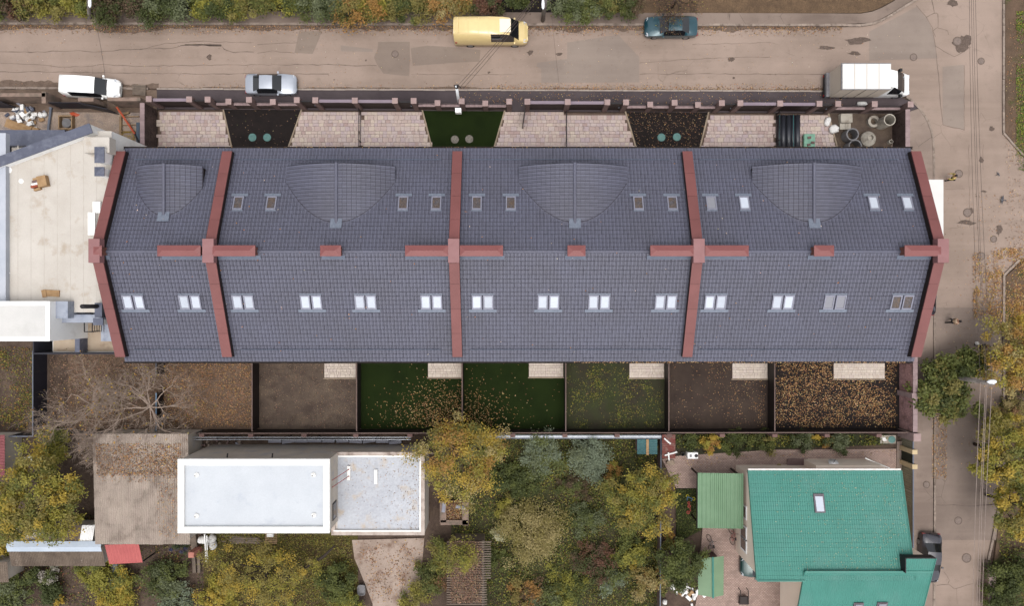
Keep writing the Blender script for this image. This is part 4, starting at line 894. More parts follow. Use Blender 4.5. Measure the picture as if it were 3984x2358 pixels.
# ---------------------------------------------------------------- green-roofed house
M_GRN = mat('green metal tile', c(70,146,132), c(63,138,124), scale=.5, rough=.5, fine=30, finev=.05, spec=.4, stain=c(82,146,134), stain_scale=.35)
M_GRN2 = mat('green trapezoid sheet', c(108,146,108), c(98,136,98), scale=.8, rough=.5, fine=30, finev=.05, spec=.4)
M_GRN3 = mat('pale green sheet', c(140,170,134), c(130,160,126), scale=.8, rough=.5)
M_CRW = mat('cream render', c(246,230,212,.95), c(240,222,204,.95), scale=.6, rough=.85)
gh = thing('green_roof_house', (26.5, -20, 0), 'cream house with a wide teal-green metal tile roof', 'house')
def mtile(poly_x0, poly_x1, y0, y1, zf, mirror=1, px_=.19, py_=.35, name='roof_slope'):
    nx = int((poly_x1-poly_x0)/px_*5); ny = max(2, int(abs(y1-y0)/py_)); m = MB(); V = []; 
    rowsY = []
    for r in range(ny):
        ya_, yb2 = y0+(y1-y0)*r/ny, y0+(y1-y0)*(r+1)/ny
        rowsY.append((ya_, .02)); rowsY.append((yb2-(y1-y0)*.0006, .0))
    nxv = nx+1
    for yy, st in rowsY:
        for i in range(nxv):
            X = poly_x0+(poly_x1-poly_x0)*i/nx; V.append((X, yy, zf(X, yy)+st+.014*math.sin(2*math.pi*X/px_)))
    F = []
    for r in range(len(rowsY)-1):
        for i in range(nx):
            f = (r*nxv+i, r*nxv+i+1, (r+1)*nxv+i+1, (r+1)*nxv+i); F.append(f if mirror > 0 else f[::-1])
    m.add(V, F); return m.build(name, M_GRN, gh)
zA = lambda x, y: 4.0+(-14.24-y)*.2391
XA0, XA1 = 20.1, 33.05
mtile(XA0, XA1, -14.24, -22.77, zA, -1)
zB = lambda x, y: 6.12-(-22.0-y)*.36
mtile(24.0, 34.4, -40.0, -22.05, zB, 1)
zC = lambda x, y: 6.12+(y+22.0)*.36
mtile(32.05, 34.4, -22.04, -20.75, zC, 1)
MB().box(23.98, 34.4, -22.12, -21.95, 6.1, 6.2).build('ridge_cap', M_GRN, gh)
MB().box(XA0-.03, XA1, -14.25, -14.1, 3.85, 3.99).build('gutter', mat('white gutter', (.72,.7,.68), (.6,.56,.52), scale=3, rough=.6), gh)
for X, sx in ((XA0, -1), (XA1, 1)):
    k = MB(); k.loft([[(X+sx*.0, y, zA(X, y)+.06), (X+sx*.06, y, zA(X, y)+.06), (X+sx*.06, y, zA(X, y)-.16), (X+sx*.0, y, zA(X, y)-.16)] for y in (-14.24, -22.77)]); k.build('barge_board', M_GRN, gh)
for X in (34.4, 23.94):
    k = MB(); k.loft([[(X, y, zB(X, y)+.06), (X+.06, y, zB(X, y)+.06), (X+.06, y, zB(X, y)-.16), (X, y, zB(X, y)-.16)] for y in (-20.75 if X > 30 else -22.05, -40)]); k.build('barge_board', M_GRN, gh)
MB().box(32.03, 34.4, -20.78, -20.7, 5.9, 6.62).build('fascia', M_IRON, gh); MB().box(31.98, 32.05, -22.0, -20.72, 5.7, 6.5).build('fascia', M_IRON, gh)
MB().box(20.1, 24.0, -22.85, -22.75, 5.8, 6.12).build('fascia', M_GRN, gh)
def wallA(pts, name='wall'):
    k = MB(); n = len(pts); k.add([(x, y, 0) for x, y in pts]+[(x, y, min(zA(x, y), zB(x, y) if y < -21.9 else 99)-.12) for x, y in pts], [tuple(range(n, 2*n))]+[(i, (i+1) % n, n+(i+1) % n, n+i) for i in range(n)]); return k.build(name, M_CRW, gh)
wallA([(20.28, -22.5), (32.85, -22.5), (32.85, -14.7), (20.28, -14.7)][::1])
k = MB(); k.add([(24.3,-40,0),(34.0,-40,0),(34.0,-21.5,0),(24.3,-21.5,0),(24.3,-40,zB(0,-40)-.15),(34.0,-40,zB(0,-40)-.15),(34.0,-22,5.95),(24.3,-22,5.95),(34,-21.2,6.2),(24.3,-21.5,5.7)], [(0,3,9,7,4),(1,5,6,8,2),(4,7,6,5)]); k.build('wall', M_CRW, gh)
MB().box(33.0, 34.2, -22.0, -20.95, 0, 6.0).build('wall_end', M_CRW, gh)
a, b = T(3,3,400,110,1.2), T(3,3,1050,165,1.2); MB().box(a.x, b.x, -14.72, a.y-.05, 0, 2.7).build('bay', M_CRW, gh)
for zx, zy, wdt in ((2185,800,.9),(2300,600,.5),(2300,920,.9),(2270,880,.0)):
    if wdt:
        Y = T(2,3,zx,zy,2.6).y; f_ = MB().box(20.2, 20.29, Y-.6, Y+.6, 1.6, 3.1).build('window', M_WHITE, gh); MB().box(20.185, 20.205, Y-.45, Y+.45, 1.75, 2.95).build('pane', M_DARKP, f_)
MB().tube([T(3,3,950,85,.6), T(3,3,950,85,2.6), (D(2180,1148,3.9).x, -14.1, 3.85)], .06, 8).build('downpipe', M_WROOF, gh)
def flatwin(zx0, zx1, zy0, zy1, zfn, m, slope):
    za = zfn(0, T(3,3,0,(zy0+zy1)/2,5).y); a, b = T(3,3,zx0,zy0,za), T(3,3,zx1,zy1,za); f_ = MB()
    z0, z1 = zfn(0, b.y), zfn(0, a.y)
    f_.add([(a.x,b.y,z0-.02),(b.x,b.y,z0-.02),(b.x,a.y,z1-.02),(a.x,a.y,z1-.02),(a.x,b.y,z0+.13),(b.x,b.y,z0+.13),(b.x,a.y,z1+.13),(a.x,a.y,z1+.13)], [(0,1,5,4),(1,2,6,5),(2,3,7,6),(3,0,4,7),(4,5,6,7)])
    o = f_.build('skylight', mat('brown skylight frame', c(128,116,124), c(112,102,110), scale=4, rough=.5), gh); e = .12
    MB().quad((a.x+e,b.y+e,z0+.155),(b.x-e,b.y+e,z0+.155),(b.x-e,a.y-e,z1+.155),(a.x+e,a.y-e,z1+.155)).build('pane', m, o)
flatwin(448, 548, 428, 598, zA, M_BLIND, 1); flatwin(820, 912, 1460, 1640, zB, M_PALE, 1); flatwin(1043, 1142, 1456, 1640, zB, M_PALE, 1)
cp_ = thing('green_carport', T(2,3,1980,490), 'ribbed green metal canopy leaning on the cream house', 'canopy')
a, b = T(2,3,1768,225,2.9), T(2,3,2200,758,2.9); rows = []; n = 100
for i in range(n+1):
    X = a.x+(b.x-a.x)*i/n; h = .05*(.5+.5*math.tanh(6*math.sin(2*math.pi*i/n*11))); rows.append([(X, b.y, 2.8+h+(X-a.x)*.06), (X, a.y, 2.85+h+(X-a.x)*.06)])
nsh = 5
for s_ in range(nsh):
    seg_ = rows[s_*n//nsh:(s_+1)*n//nsh+1]; MB().loft(seg_[::-1], cap=False, closed=False).build('roof_sheet', M_GRN2, cp_)
for X in (a.x+.2, b.x-.15):
    for Y in (a.y-.3, b.y+.3): MB().box(X-.06, X+.06, Y-.06, Y+.06, 0, 2.8).build('post', M_DBRN, cp_)
MB().box(a.x-.05, a.x+.02, b.y, a.y, 2.65, 2.8).build('eave_beam', M_DBRN, cp_)
kn = thing('green_gable_shed', T(2,3,1900,1220), 'small pale green gabled roof with a teal ridge beside the courtyard', 'shed')
q = [T(2,3,1830,1030,1.9), T(2,3,1912,1040,2.4), T(2,3,2018,1025,1.9), T(2,3,2015,1405,1.9), T(2,3,1915,1425,2.4), T(2,3,1770,1400,1.9)]
def slope(A, B_, C_, E, n=34, name='roof_sheet', m=M_GRN3):
    rows = []
    for i in range(n+1):
        u = i/n; t0 = A.lerp(E, u); t1 = B_.lerp(C_, u); h = .02*math.sin(2*math.pi*u*n/2)
        rows.append([(t0.x, t0.y, t0.z+h), (t1.x, t1.y, t1.z+h)])
    return MB().loft(rows, cap=False, closed=False).build(name, m, kn)
slope(T(2,3,1770,1040,1.9), q[1], q[4], q[5]); slope(q[1], q[2], q[3], q[4])
MB().tube([q[1]+Vector((0,.05,.02)), q[4]+Vector((0,-.05,.02))], .09, 8).build('ridge_cap', M_GRN, kn)
MB().box(q[5].x+.3, q[3].x-.3, q[5].y+.4, q[1].y-.4, 0, 1.85).build('wall', M_PIER, kn)
# small teal roof against the rear fence
ts = thing('teal_lean_to', T(2,2,1280,1440), 'little teal roofed hut below the metal trough', 'shed')
a, b = T(2,2,1185,1385,1.6), T(2,2,1378,1530,1.6); M_TEAL = mat('teal sheet', c(66,116,118), c(56,102,106), scale=1.5, rough=.5)
corr(a.x, (a.x+b.x)/2-.1, b.y, a.y, lambda x, y: 1.6, .2, .015, 'x').build('roof_sheet', M_TEAL, ts); corr((a.x+b.x)/2+.1, b.x, b.y, a.y, lambda x, y: 1.6, .2, .015, 'x').build('roof_sheet', M_TEAL, ts)
MB().box((a.x+b.x)/2-.1, (a.x+b.x)/2+.12, b.y-.05, a.y, 1.6, 1.68).build('batten', M_CARD, ts); MB().box(a.x+.1, b.x-.1, b.y+.1, a.y-.1, 0, 1.5).build('wall', M_PIER, ts)
# sheet fence along the side road by the green house
sf = thing('ribbed_fence', (35.0, -17, 0), 'beige-green ribbed sheet fence with cream piers between the green house and the side road', 'fence')
M_RIB = mat('beige green ribbed sheet', c(168,166,142), c(150,142,122), scale=.6, rough=.7)
XF = T(3,3,1408,600,1.9).x
def ribs(y0, y1, m):
    n = int(abs(y1-y0)/.05); rows = []
    for i in range(n+1):
        y = y0+(y1-y0)*i/n; rows.append([(XF+.02*((i//2) % 2), y, .05), (XF+.02*((i//2) % 2), y, 1.85)])
    MB().loft(rows[::-1], cap=False, closed=False).build('panel', m, sf)
yy_ = [T(3,2,0,1290,1.9).y, T(3,2,0,1480,1.9).y]; ribs(yy_[0], yy_[1]-.2, M_RIB)
for zy0, zy1 in ((190,420),(420,640),(640,960)): ribs(T(3,3,0,zy0,1.9).y, T(3,3,0,zy1,1.9).y, M_RIB)
MB().box(XF-.05, XF+.06, T(3,3,0,960,1.9).y, yy_[0], 1.85, 1.9).build('top_rail', M_GRT, sf)
for zy in (25, 167):
    Y = T(3,3,0,zy,2.1).y; MB().box(XF-.2, XF+.25, Y-.2, Y+.2, 0, 2.1).build('pier', mat('cream pier', c(222,200,160,.7), c(206,184,146,.7), scale=2, rough=.85), sf)
MB().box(XF-.03, XF+.03, T(3,3,0,150,1.9).y, T(3,3,0,40,1.9).y, .1, 1.85).build('gate', mat('dark green gate', c(44,52,36), c(38,46,32), scale=2, rough=.6), sf)
# garden paving round the green house
M_BRK = brickmat('garden brick paving', c(206,180,166), c(186,158,146), c(146,122,112), 1.0, .24, .12)
gp = sheet('brick_paving', [T(2,3,1420,90)[:2], T(2,3,1560,60)[:2], T(2,2,2473,1484)[:2], (34.85, -13.25), (34.85, -40), (14.5, -40), T(2,3,1760,1400)[:2], T(2,3,1810,760)[:2], T(2,3,1760,370)[:2], T(2,3,1560,370)[:2]], M_BRK, .1)
# mown patch and bed beside it
sheet('lawn', [T(2,3,1555,375)[:2], T(2,3,1755,370)[:2], T(2,3,1805,770)[:2], T(2,3,1560,900)[:2]], mat('lawn', c(58,66,34), c(48,56,28), scale=.9, rough=.95, fine=40, finev=.3, bump=.03), .105)
sheet('flower_bed', [(13.6, -11.9), (34.2, -11.9), (34.2, -12.85), T(2,2,2473,1480)[:2], T(2,3,1580,60)[:2], (13.6, -13.3)], M_SOILG, .085)
# garden ground
sheet('garden', [(-5.5, -11.9), (13.5, -11.9), (13.5, -40), (-5.5, -40)], mat('garden ground', c(96,98,58), c(78,76,50), scale=.4, rough=.95, fine=14, finev=.35, bump=.06, stain=c(92,74,58), stain_scale=.6), .05)
sheet('garden', [(-28, -19.9), (-14, -19.9), (-14, -40), (-28, -40)], mat('autumn garden ground', c(112,104,48), c(98,84,50), scale=.5, rough=.95, fine=14, finev=.35, bump=.06, stain=c(100,76,60), stain_scale=.5), .05)
drv = sheet('driveway', [T(1,3,915,870)[:2], T(1,3,1610,850)[:2], T(1,3,1560,1484)[:2], (-8.4, -40), (-13, -40), T(1,3,1115,1484)[:2], T(1,3,1000,1190)[:2], T(1,3,940,1050)[:2]], mat('concrete drive', c(196,176,162), c(176,156,142), scale=.6, rough=.9, fine=12, finev=.15, stain=c(140,114,98), stain_scale=.7, smin=.52, smax=.7), .08)
gf = partition('garden_fence', T(2,2,1415,1340,1.5).x, -12.0, T(2,2,1405,1340,1.5).x, -30, 1.5, 'thin grey fence between the overgrown garden and the brick courtyard', M_PTOP, M_GRT)
# ---------------------------------------------------------------- vehicles
M_GLASS = gloss('car glass', c(30,32,36), .05, spec=.8)
M_TYRE = mat('tyre', c(34,32,32), c(28,27,27), scale=6, rough=.9)
M_RIM = gloss('wheel rim', c(170,172,178), .3, .7)
M_BUMP = mat('black plastic', c(44,44,46), c(36,36,38), scale=5, rough=.6)
M_LAMP = gloss('headlamp', c(214,218,224,.8), .1); M_TAIL = gloss('tail lamp', c(150,36,34), .2)
SEDAN = dict(st=[(2.30,.50,.34,.52,.42,.54),(2.22,.74,.25,.60,.58,.65),(1.98,.86,.2,.68,.68,.76),(1.5,.9,.2,.78,.72,.86),(1.05,.91,.2,.84,.74,.93),(.72,.91,.2,.86,.68,1.13),(.35,.91,.2,.88,.60,1.36),(-.2,.91,.2,.89,.61,1.43),(-.8,.91,.2,.89,.60,1.39),(-1.1,.91,.2,.89,.66,1.2),(-1.48,.90,.2,.88,.72,1.0),(-2.0,.87,.22,.85,.70,.95),(-2.22,.78,.28,.74,.60,.84),(-2.30,.58,.34,.58,.46,.62)], ws=(4,5), rw=(8,9), side=(5,8), wx=(1.4,-1.35), wr=.32)
SMALLVAN = dict(st=[(2.43,.55,.34,.55,.46,.58),(2.33,.80,.26,.70,.64,.76),(2.0,.88,.2,.85,.70,.95),(1.5,.9,.2,.98,.72,1.1),(1.15,.91,.2,1.04,.72,1.34),(.75,.91,.2,1.06,.72,1.72),(.3,.91,.2,1.06,.74,1.8),(-.6,.91,.2,1.06,.75,1.83),(-1.6,.91,.2,1.06,.75,1.83),(-2.35,.90,.24,1.05,.74,1.78),(-2.43,.86,.3,.95,.70,1.6)], ws=(3,4), rw=(), side=(4,7), wx=(1.5,-1.35), wr=.32)
BIGVAN = dict(st=[(3.28,.62,.4,.8,.5,.84),(3.15,.88,.3,.98,.74,1.04),(2.85,.97,.28,1.12,.82,1.22),(2.45,1.0,.26,1.25,.84,1.42),(2.05,1.0,.26,1.3,.80,1.95),(1.65,1.0,.26,1.3,.76,2.4),(1.1,1.0,.26,1.3,.76,2.58),(0,1.0,.26,1.3,.78,2.62),(-1.5,1.0,.26,1.3,.78,2.62),(-3.15,1.0,.3,1.3,.77,2.58),(-3.28,.96,.36,1.2,.74,2.4)], ws=(3,4), rw=(), side=(4,6), wx=(2.1,-1.9), wr=.36)
def xform(mb, loc, ang): return mb.xf(Matrix.Translation(loc) @ Matrix.Rotation(ang, 4, 'Z'))
def car(name, label, loc, ang, S, paint, cat='car', scale=1.0, roofm=None, extra=None, dark_side=True):
    t = thing(name, loc, label, cat); L = Vector(loc); st = S['st']; R = []
    for x, w_, zl, zb, wr, zr in st:
        half = [(-w_*.97, zl), (-w_, (zl+zb)*.55), (-w_*.97, zb), (-wr, zr-.035), (-wr*.55, zr)]
        R.append([(x*scale, y, z) for y, z in half]+[(x*scale, -y, z) for y, z in half[::-1]])
    n = len(R[0]); groups = {'body': [], 'windscreen': [], 'rear_window': [], 'side_window_r': [], 'side_window_l': []}
    for i in range(len(R)-1):
        for j in range(n):
            f = [R[i][j], R[i+1][j], R[i+1][(j+1) % n], R[i][(j+1) % n]]; k = 'body'
            if i in S['ws'] and j in (3, 4, 5): k = 'windscreen'
            elif i in S['rw'] and j in (3, 4, 5): k = 'rear_window'
            elif S['side'][0] <= i <= S['side'][1] and j == 2: k = 'side_window_r'
            elif S['side'][0] <= i <= S['side'][1] and j == 6: k = 'side_window_l'
            groups[k].append(f)
    groups['body'] += [R[0][::-1], R[-1]]
    for k, fs in groups.items():
        if not fs: continue
        mb = MB(); idx = {}
        for f in fs:
            q = []
            for p in f:
                key = tuple(round(u, 4) for u in p)
                if key not in idx: idx[key] = len(mb.v); mb.v.append(p)
                q.append(idx[key])
            q = [a for i_, a in enumerate(q) if a not in q[:i_]]
            if len(q) > 2: mb.f.append(tuple(q))
        xform(mb, L, ang); o = mb.build('side_window' if k.startswith('side') else k, paint if k == 'body' else M_GLASS, t, smooth=True)
        if k == 'body' and S is SEDAN:
            e = o.modifiers.new('edge', 'EDGE_SPLIT'); e.split_angle = math.radians(38)
    wr = S['wr']; wm = max(s[1] for s in st)
    for x in S['wx']:
        for sy in (-1, 1):
            y = sy*(wm-.13); prof = []
            tb = MB().tube([(x*scale, y-.11, wr), (x*scale, y+.11, wr)], wr, 18); xform(tb, L, ang); ty = tb.build('wheel', M_TYRE, t, smooth=False)
            rb_ = MB().tube([(x*scale, y+sy*.10, wr), (x*scale, y+sy*.118, wr)], wr*.66, 12); xform(rb_, L, ang); rb_.build('rim', M_RIM, ty)
    f0, f1, r0 = st[1], st[2], st[-2]
    for sy in (-1, 1):
        hb = MB().loft([[(f0[0]*scale+.03, sy*f0[1]*.62, f0[5]-.14), (f0[0]*scale+.0, sy*f0[1]*.98, f0[5]-.16), (f1[0]*scale+.02, sy*f1[1]*.99, f1[3]-.06), (f1[0]*scale+.05, sy*f1[1]*.72, f1[5]+.012)], [(f0[0]*scale+.03, sy*f0[1]*.62, f0[5]-.06), (f0[0]*scale+.0, sy*f0[1]*.98, f0[5]-.06), (f1[0]*scale+.02, sy*f1[1]*1.0, f1[3]+.0), (f1[0]*scale+.05, sy*f1[1]*.72, f1[5]+.02)]]); xform(hb, L, ang); hb.build('headlight', M_LAMP, t)
        tl = MB().box(r0[0]*scale-.06, r0[0]*scale+.12, *(sorted((sy*r0[1]*.7, sy*r0[1]*1.02))), r0[3]-.22, r0[3]-.02); xform(tl, L, ang); tl.build('tail_light', M_TAIL, t)
        cx = st[S['side'][0]]; mr = MB().box(cx[0]*scale-.06, cx[0]*scale+.1, *(sorted((sy*(wm-.02), sy*(wm+.17)))), cx[3]-.0, cx[3]+.13); xform(mr, L, ang); mr.build('mirror', paint, t, bevel=.03)
    bp = MB().box(f0[0]*scale-.02, f0[0]*scale+.06, -f0[1]*.8, f0[1]*.8, .28, .42); xform(bp, L, ang); bp.build('bumper', M_BUMP, t)
    gr = MB().box(f0[0]*scale-.1, f0[0]*scale+.085, -f0[1]*.42, f0[1]*.42, .44, f0[5]-.1); xform(gr, L, ang); gr.build('grille', M_BUMP, t)
    if extra: extra(t, L, ang)
    return t
P_WHITE = gloss('white paint', (.78,.78,.77), .25, coat=.5); P_SILV = gloss('silver paint', c(190,196,208), .3, .35, .5); P_YEL = gloss('pale yellow paint', c(238,212,150,.68), .3, coat=.5); P_TEAL = gloss('dark teal paint', c(36,80,92), .22, .3, .8); P_BLK = gloss('black paint', c(52,50,60), .22, .2, .8); P_DGR = gloss('dark green paint', c(34,70,66), .25, .2, .7)
car('delivery_van', 'small white panel van parked at the left beside the building site', (T(0,0,885,842,.8).x, T(0,0,885,842,.8).y, 0), math.radians(-3), SMALLVAN, P_WHITE, 'van')
car('parked_car', 'silver sedan parked before the dark footpath', (T(1,0,131,812,.7).x, T(1,0,0,808,.7).y, 0), 0, SEDAN, P_SILV)
def yv(t, L, ang):
    m = MB().box(-.3, .8, -1.008, -.998, 1.5, 1.95); xform(m, L, ang); 
    for x0, x1 in ((.05, .95),): 
        k = MB().box(x0, x1, -.985, -.93, 1.48, 2.0); xform(k, L, ang); k.build('side_window', M_GLASS, t)
    wp = MB().box(.75, 1.75, -.6, .6, 2.45, 2.63); xform(wp, L, ang); wp.build('roof_front', gloss('cream roof', c(246,232,206,.78), .3), t, bevel=.06)
    for k in range(4):
        rb_ = MB().box(-2.9+k*.9, -2.84+k*.9, -.7, .7, 2.615, 2.645); xform(rb_, L, ang); rb_.build('roof_rib', P_YEL, t)
car('cargo_van', 'pale yellow high-roof van parked at the north kerb', (-1.85, 24.2, 0), 0, BIGVAN, P_YEL, 'van', 1.0, extra=yv)
car('parked_car', 'teal sedan half hidden by the leafless tree at the north kerb', (14.3, 24.85, 0), math.pi, SEDAN, P_TEAL, scale=1.04)
car('parked_car', 'black sedan parked on the pavement beside the green-roofed house', (37.55, -22.95, 0), math.radians(-93), SEDAN, P_BLK, scale=.98)
car('parked_car', 'dark car mostly hidden behind the right gable of the row house', (37.1, 1.15, 0), math.radians(90), SEDAN, P_BLK)
car('parked_car', 'dark green car tucked under the green-roofed house by the brick courtyard', (22.35, -23.72, 0), math.pi, SEDAN, P_DGR, scale=.78)
# box truck
tk = thing('box_truck', (32, 19.5, 0), 'white box truck parked at the street corner with its rear towards the left', 'truck')
bx0, bx1, by0, by1 = 28.4, 32.65, 18.42, 20.66
M_BOXW = mat('white box panel', (.58,.572,.555), (.55,.543,.53), scale=.5, rough=.4, fine=40, finev=.03)
M_SEAM = mat('seam grey', c(160,158,160), c(140,138,142), scale=3, rough=.6); M_BEIGE = mat('beige box side', c(226,212,196,.74), c(216,202,186,.74), scale=.6, rough=.5)
bxo = MB().box(bx0+.02, bx1, by0, by1, .95, 3.2).build('cargo_box', M_BEIGE, tk)
for k in range(4):
    a = bx0+.05+(bx1-bx0-.05)*k/4; b = bx0+.05+(bx1-bx0-.05)*(k+1)/4; MB().box(a+.03, b-.03, by0+.04, by1-.04, 3.2, 3.225).build('roof_panel', M_BOXW, bxo)
    if k: MB().box(a-.02, a+.02, by0-.02, by0, 1.0, 3.15).build('side_seam', M_SEAM if k != 2 else M_BUMP, bxo)
for y in (by0, by1): MB().box(bx0, bx1, y-.03, y+.03, 3.17, 3.23).build('edge_trim', M_SEAM, bxo)
MB().box(bx0-.03, bx0+.05, by0-.02, by1+.02, 3.1, 3.24).build('rear_trim', M_SEAM, bxo); MB().box(bx0-.02, bx0+.02, by0+.1, by1-.1, .98, 3.1).build('rear_door', M_BEIGE, bxo)
MB().box(bx0-.3, bx0-.02, by0+.05, by1-.05, .5, 1.0).build('tail_lift', M_SEAM, tk); MB().box(bx0-.36, bx0-.3, by0+.1, by1-.1, .45, .7).build('rear_bumper', M_BUMP, tk)
for y in (by0+.15, by1-.35): MB().box(bx0-.4, bx0-.36, y, y+.2, .5, .65).build('tail_light', M_TAIL, tk)
MB().box(bx0, 34.6, 18.9, 20.2, .55, .95).build('chassis', M_BUMP, tk)
CAB = [(35.6,.62,.4,.75,.5,.8),(35.48,.88,.32,.9,.74,.98),(35.2,.97,.3,1.0,.82,1.1),(34.95,1.0,.28,1.12,.86,1.24),(34.4,1.0,.28,1.25,.82,1.8),(33.75,1.0,.28,1.3,.78,2.3),(33.3,1.0,.28,1.3,.74,2.62),(32.8,1.0,.28,1.3,.74,2.85),(32.68,1.0,.3,1.3,.74,2.9)]
cy_ = 19.54; R = []
for x, w_, zl, zb, wr, zr in CAB:
    half = [(-w_*.97, zl), (-w_, (zl+zb)*.55), (-w_*.97, zb), (-wr, zr-.04), (-wr*.55, zr)]; R.append([(x, cy_+y, z) for y, z in half]+[(x, cy_-y, z) for y, z in half[::-1]])
bm_, gm_, sm_, sn_ = MB(), MB(), MB(), MB()
for i in range(len(R)-1):
    for j in range(10):
        f = (R[i][j], R[i+1][j], R[i+1][(j+1) % 10], R[i][(j+1) % 10]); (gm_ if i in (3, 4) and j in (3, 4, 5) else sm_ if i in (4, 5) and j == 2 else sn_ if i in (4, 5) and j == 6 else bm_).quad(*f)
bm_.quad(*R[0][::-1]); cab = bm_.build('cab', P_WHITE, tk); gm_.build('windscreen', M_GLASS, cab); sm_.build('side_window', M_GLASS, cab); sn_.build('side_window', M_GLASS, cab)
for sy in (-1, 1): MB().box(34.35, 34.55, *sorted((cy_+sy*1.02, cy_+sy*1.25)), 1.25, 1.6).build('mirror', M_BUMP, cab); MB().box(35.3, 35.5, *sorted((cy_+sy*.55, cy_+sy*.86)), .82, 1.0).build('headlight', M_LAMP, cab)
for x in (34.6, 30.0):
    for sy in (-1, 1):
        y = cy_+sy*.85; ty = MB().tube([(x, y-.13, .36), (x, y+.13, .36)], .36, 18).build('wheel', M_TYRE, tk); MB().tube([(x, y+sy*.12, .36), (x, y+sy*.14, .36)], .22, 12).build('rim', M_RIM, ty)
# white van body behind the right gable
vt = thing('white_box_van', (36.45, 8.0, 0), 'white box vehicle showing only its roof edge behind the right gable', 'truck')
MB().box(35.4, 37.5, 5.4, 10.7, .9, 2.55).build('cargo_box', M_BOXW, vt); MB().box(35.35, 37.54, 5.35, 10.75, 2.55, 2.6).build('roof', M_BOXW, vt)
for x in (35.45, 37.4): MB().box(x-.02, x+.1, 10.73, 10.78, 2.35, 2.5).build('marker_light', M_TAIL, vt)
MB().box(35.5, 37.4, 3.6, 5.35, .4, 1.9).build('cab', P_WHITE, vt, bevel=.25)
for x in (35.55, 37.35):
    for y in (9.6, 4.3): MB().tube([(x-.12, y, .36), (x+.12, y, .36)], .36, 16).build('wheel', M_TYRE, vt)
# ---------------------------------------------------------------- people
M_SKIN = mat('skin', c(214,164,138), c(200,148,124), scale=8, rough=.6); 
def skin(name, chains, m, parent, off, ang):
    """chains: list of lists of (x,y,z,r); first point of a chain may repeat an existing point to branch there"""
    pts = []; idx = {}; ed = []; rad = []
    for ch in chains:
        prev = None
        for x, y, z, r in ch:
            key = (round(x, 3), round(y, 3), round(z, 3))
            if key not in idx: idx[key] = len(pts); pts.append((x, y, z)); rad.append(r)
            if prev is not None and prev != idx[key]: ed.append((prev, idx[key]))
            prev = idx[key]
    me = bpy.data.meshes.new(name); me.from_pydata([tuple(Matrix.Rotation(ang, 4, 'Z') @ Vector(p)) for p in pts], ed, []); o = bpy.data.objects.new(name, me); COL.objects.link(o); o.parent = parent
    sk = o.modifiers.new('skin', 'SKIN'); sk.use_smooth_shade = True
    for i, v in enumerate(me.skin_vertices[0].data): v.radius = (rad[i], rad[i]); v.use_root = (i == 0)
    ss_ = o.modifiers.new('sub', 'SUBSURF'); ss_.levels = 1; ss_.render_levels = 1
    me.materials.append(m); return o
def person(label, loc, ang, jac, tro, hairm, pose='walk', hat=None):
    t = thing('person', loc, label, 'person')
    st = .28 if pose == 'walk' else .22; lean = .05 if pose == 'walk' else .28
    pel = (0, 0, .95, .13); ch = (lean*.6, 0, 1.22, .15); nk = (lean, 0, 1.45, .07); hd0 = (lean+.02, 0, 1.56, .085); hd1 = (lean+.05, 0, 1.70, .09)
    def leg(s, f): return [pel, (0, s*.1, .88, .1), (f*.5+.05, s*.11, .5, .065), (f, s*.12, .1, .045)]
    def foot(s, f): return [(f, s*.12, .1, .045), (f-.03, s*.12, .05, .045), (f+.16, s*.13, .04, .035)]
    def arm(s, e, h_): return [nk, (lean*.9, s*.19, 1.4, .06), (e[0], s*(.24+e[1]), e[2], .05), (h_[0], s*(.22+h_[1]), h_[2], .034)]
    if pose == 'walk': A = [arm(1, (.05, 0, 1.13), (.25, -.02, .95)), arm(-1, (-.08, 0, 1.13), (-.02, 0, .88))]
    else: A = [arm(1, (.3, .02, 1.2), (.55, 0, 1.05)), arm(-1, (.28, .05, 1.18), (.52, .04, 1.0))]
    hands = []
    for a_ in A:
        hx, hy, hz, _ = a_[-1]; pm_ = (hx+.05, hy, hz-.06, .03); hands.append([a_[-1], pm_])
        for q, (dy, ln) in enumerate(((-.03, .06), (-.01, .075), (.01, .08), (.03, .065))): hands.append([pm_, (hx+.06, hy+dy, hz-.09, .011), (hx+.075, hy+dy*1.1, hz-.09-ln, .009)])
        hands.append([pm_, (hx+.09, hy+(-.03 if hy > 0 else .03), hz-.07, .012)])
    f1, f2 = (st, -st*.8) if pose == 'walk' else (.12, -.22)
    skin('body', [[pel, ch, nk, hd0, hd1], leg(1, f1), leg(-1, f2)]+A+hands, M_SKIN, t, loc, ang)
    up = lambda chn, k: [(x, y, z, r*k+.012) for x, y, z, r in chn]
    skin('jacket', [up([(0, 0, .86, .13), pel, ch, (lean*.95, 0, 1.4, .10)], 1.12)]+[[(lean*.95, 0, 1.4, .124)]+up(a_[1:], 1.2) for a_ in A], jac, t, loc, ang)
    skin('trousers', [up(leg(1, f1), 1.12), up(leg(-1, f2), 1.12)], tro, t, loc, ang)
    skin('shoe', [up(foot(1, f1), 1.1)], M_BUMP, t, loc, ang); skin('shoe', [up(foot(-1, f2), 1.1)], M_BUMP, t, loc, ang)
    hx = lean+.03; hb = MB(); n = 12
    hb.lathe(hx, 0, [(.09, 1.62), (.112, 1.68), (.108, 1.75), (.08, 1.80), (.03, 1.825)], n); hb.xf(Matrix.Translation(loc) @ Matrix.Rotation(ang, 4, 'Z')); hb.build('helmet' if hat else 'hair', hat or hairm, t, smooth=True)
    nb_ = MB().obox(hx+.095, 0, 1.64, 1.68, .035, .025); nb_.xf(Matrix.Translation(loc) @ Matrix.Rotation(ang, 4, 'Z')); nb_.build('nose', M_SKIN, t)
    return t
HAIR = mat('dark hair', c(44,36,36), c(36,30,30), scale=12, rough=.6)
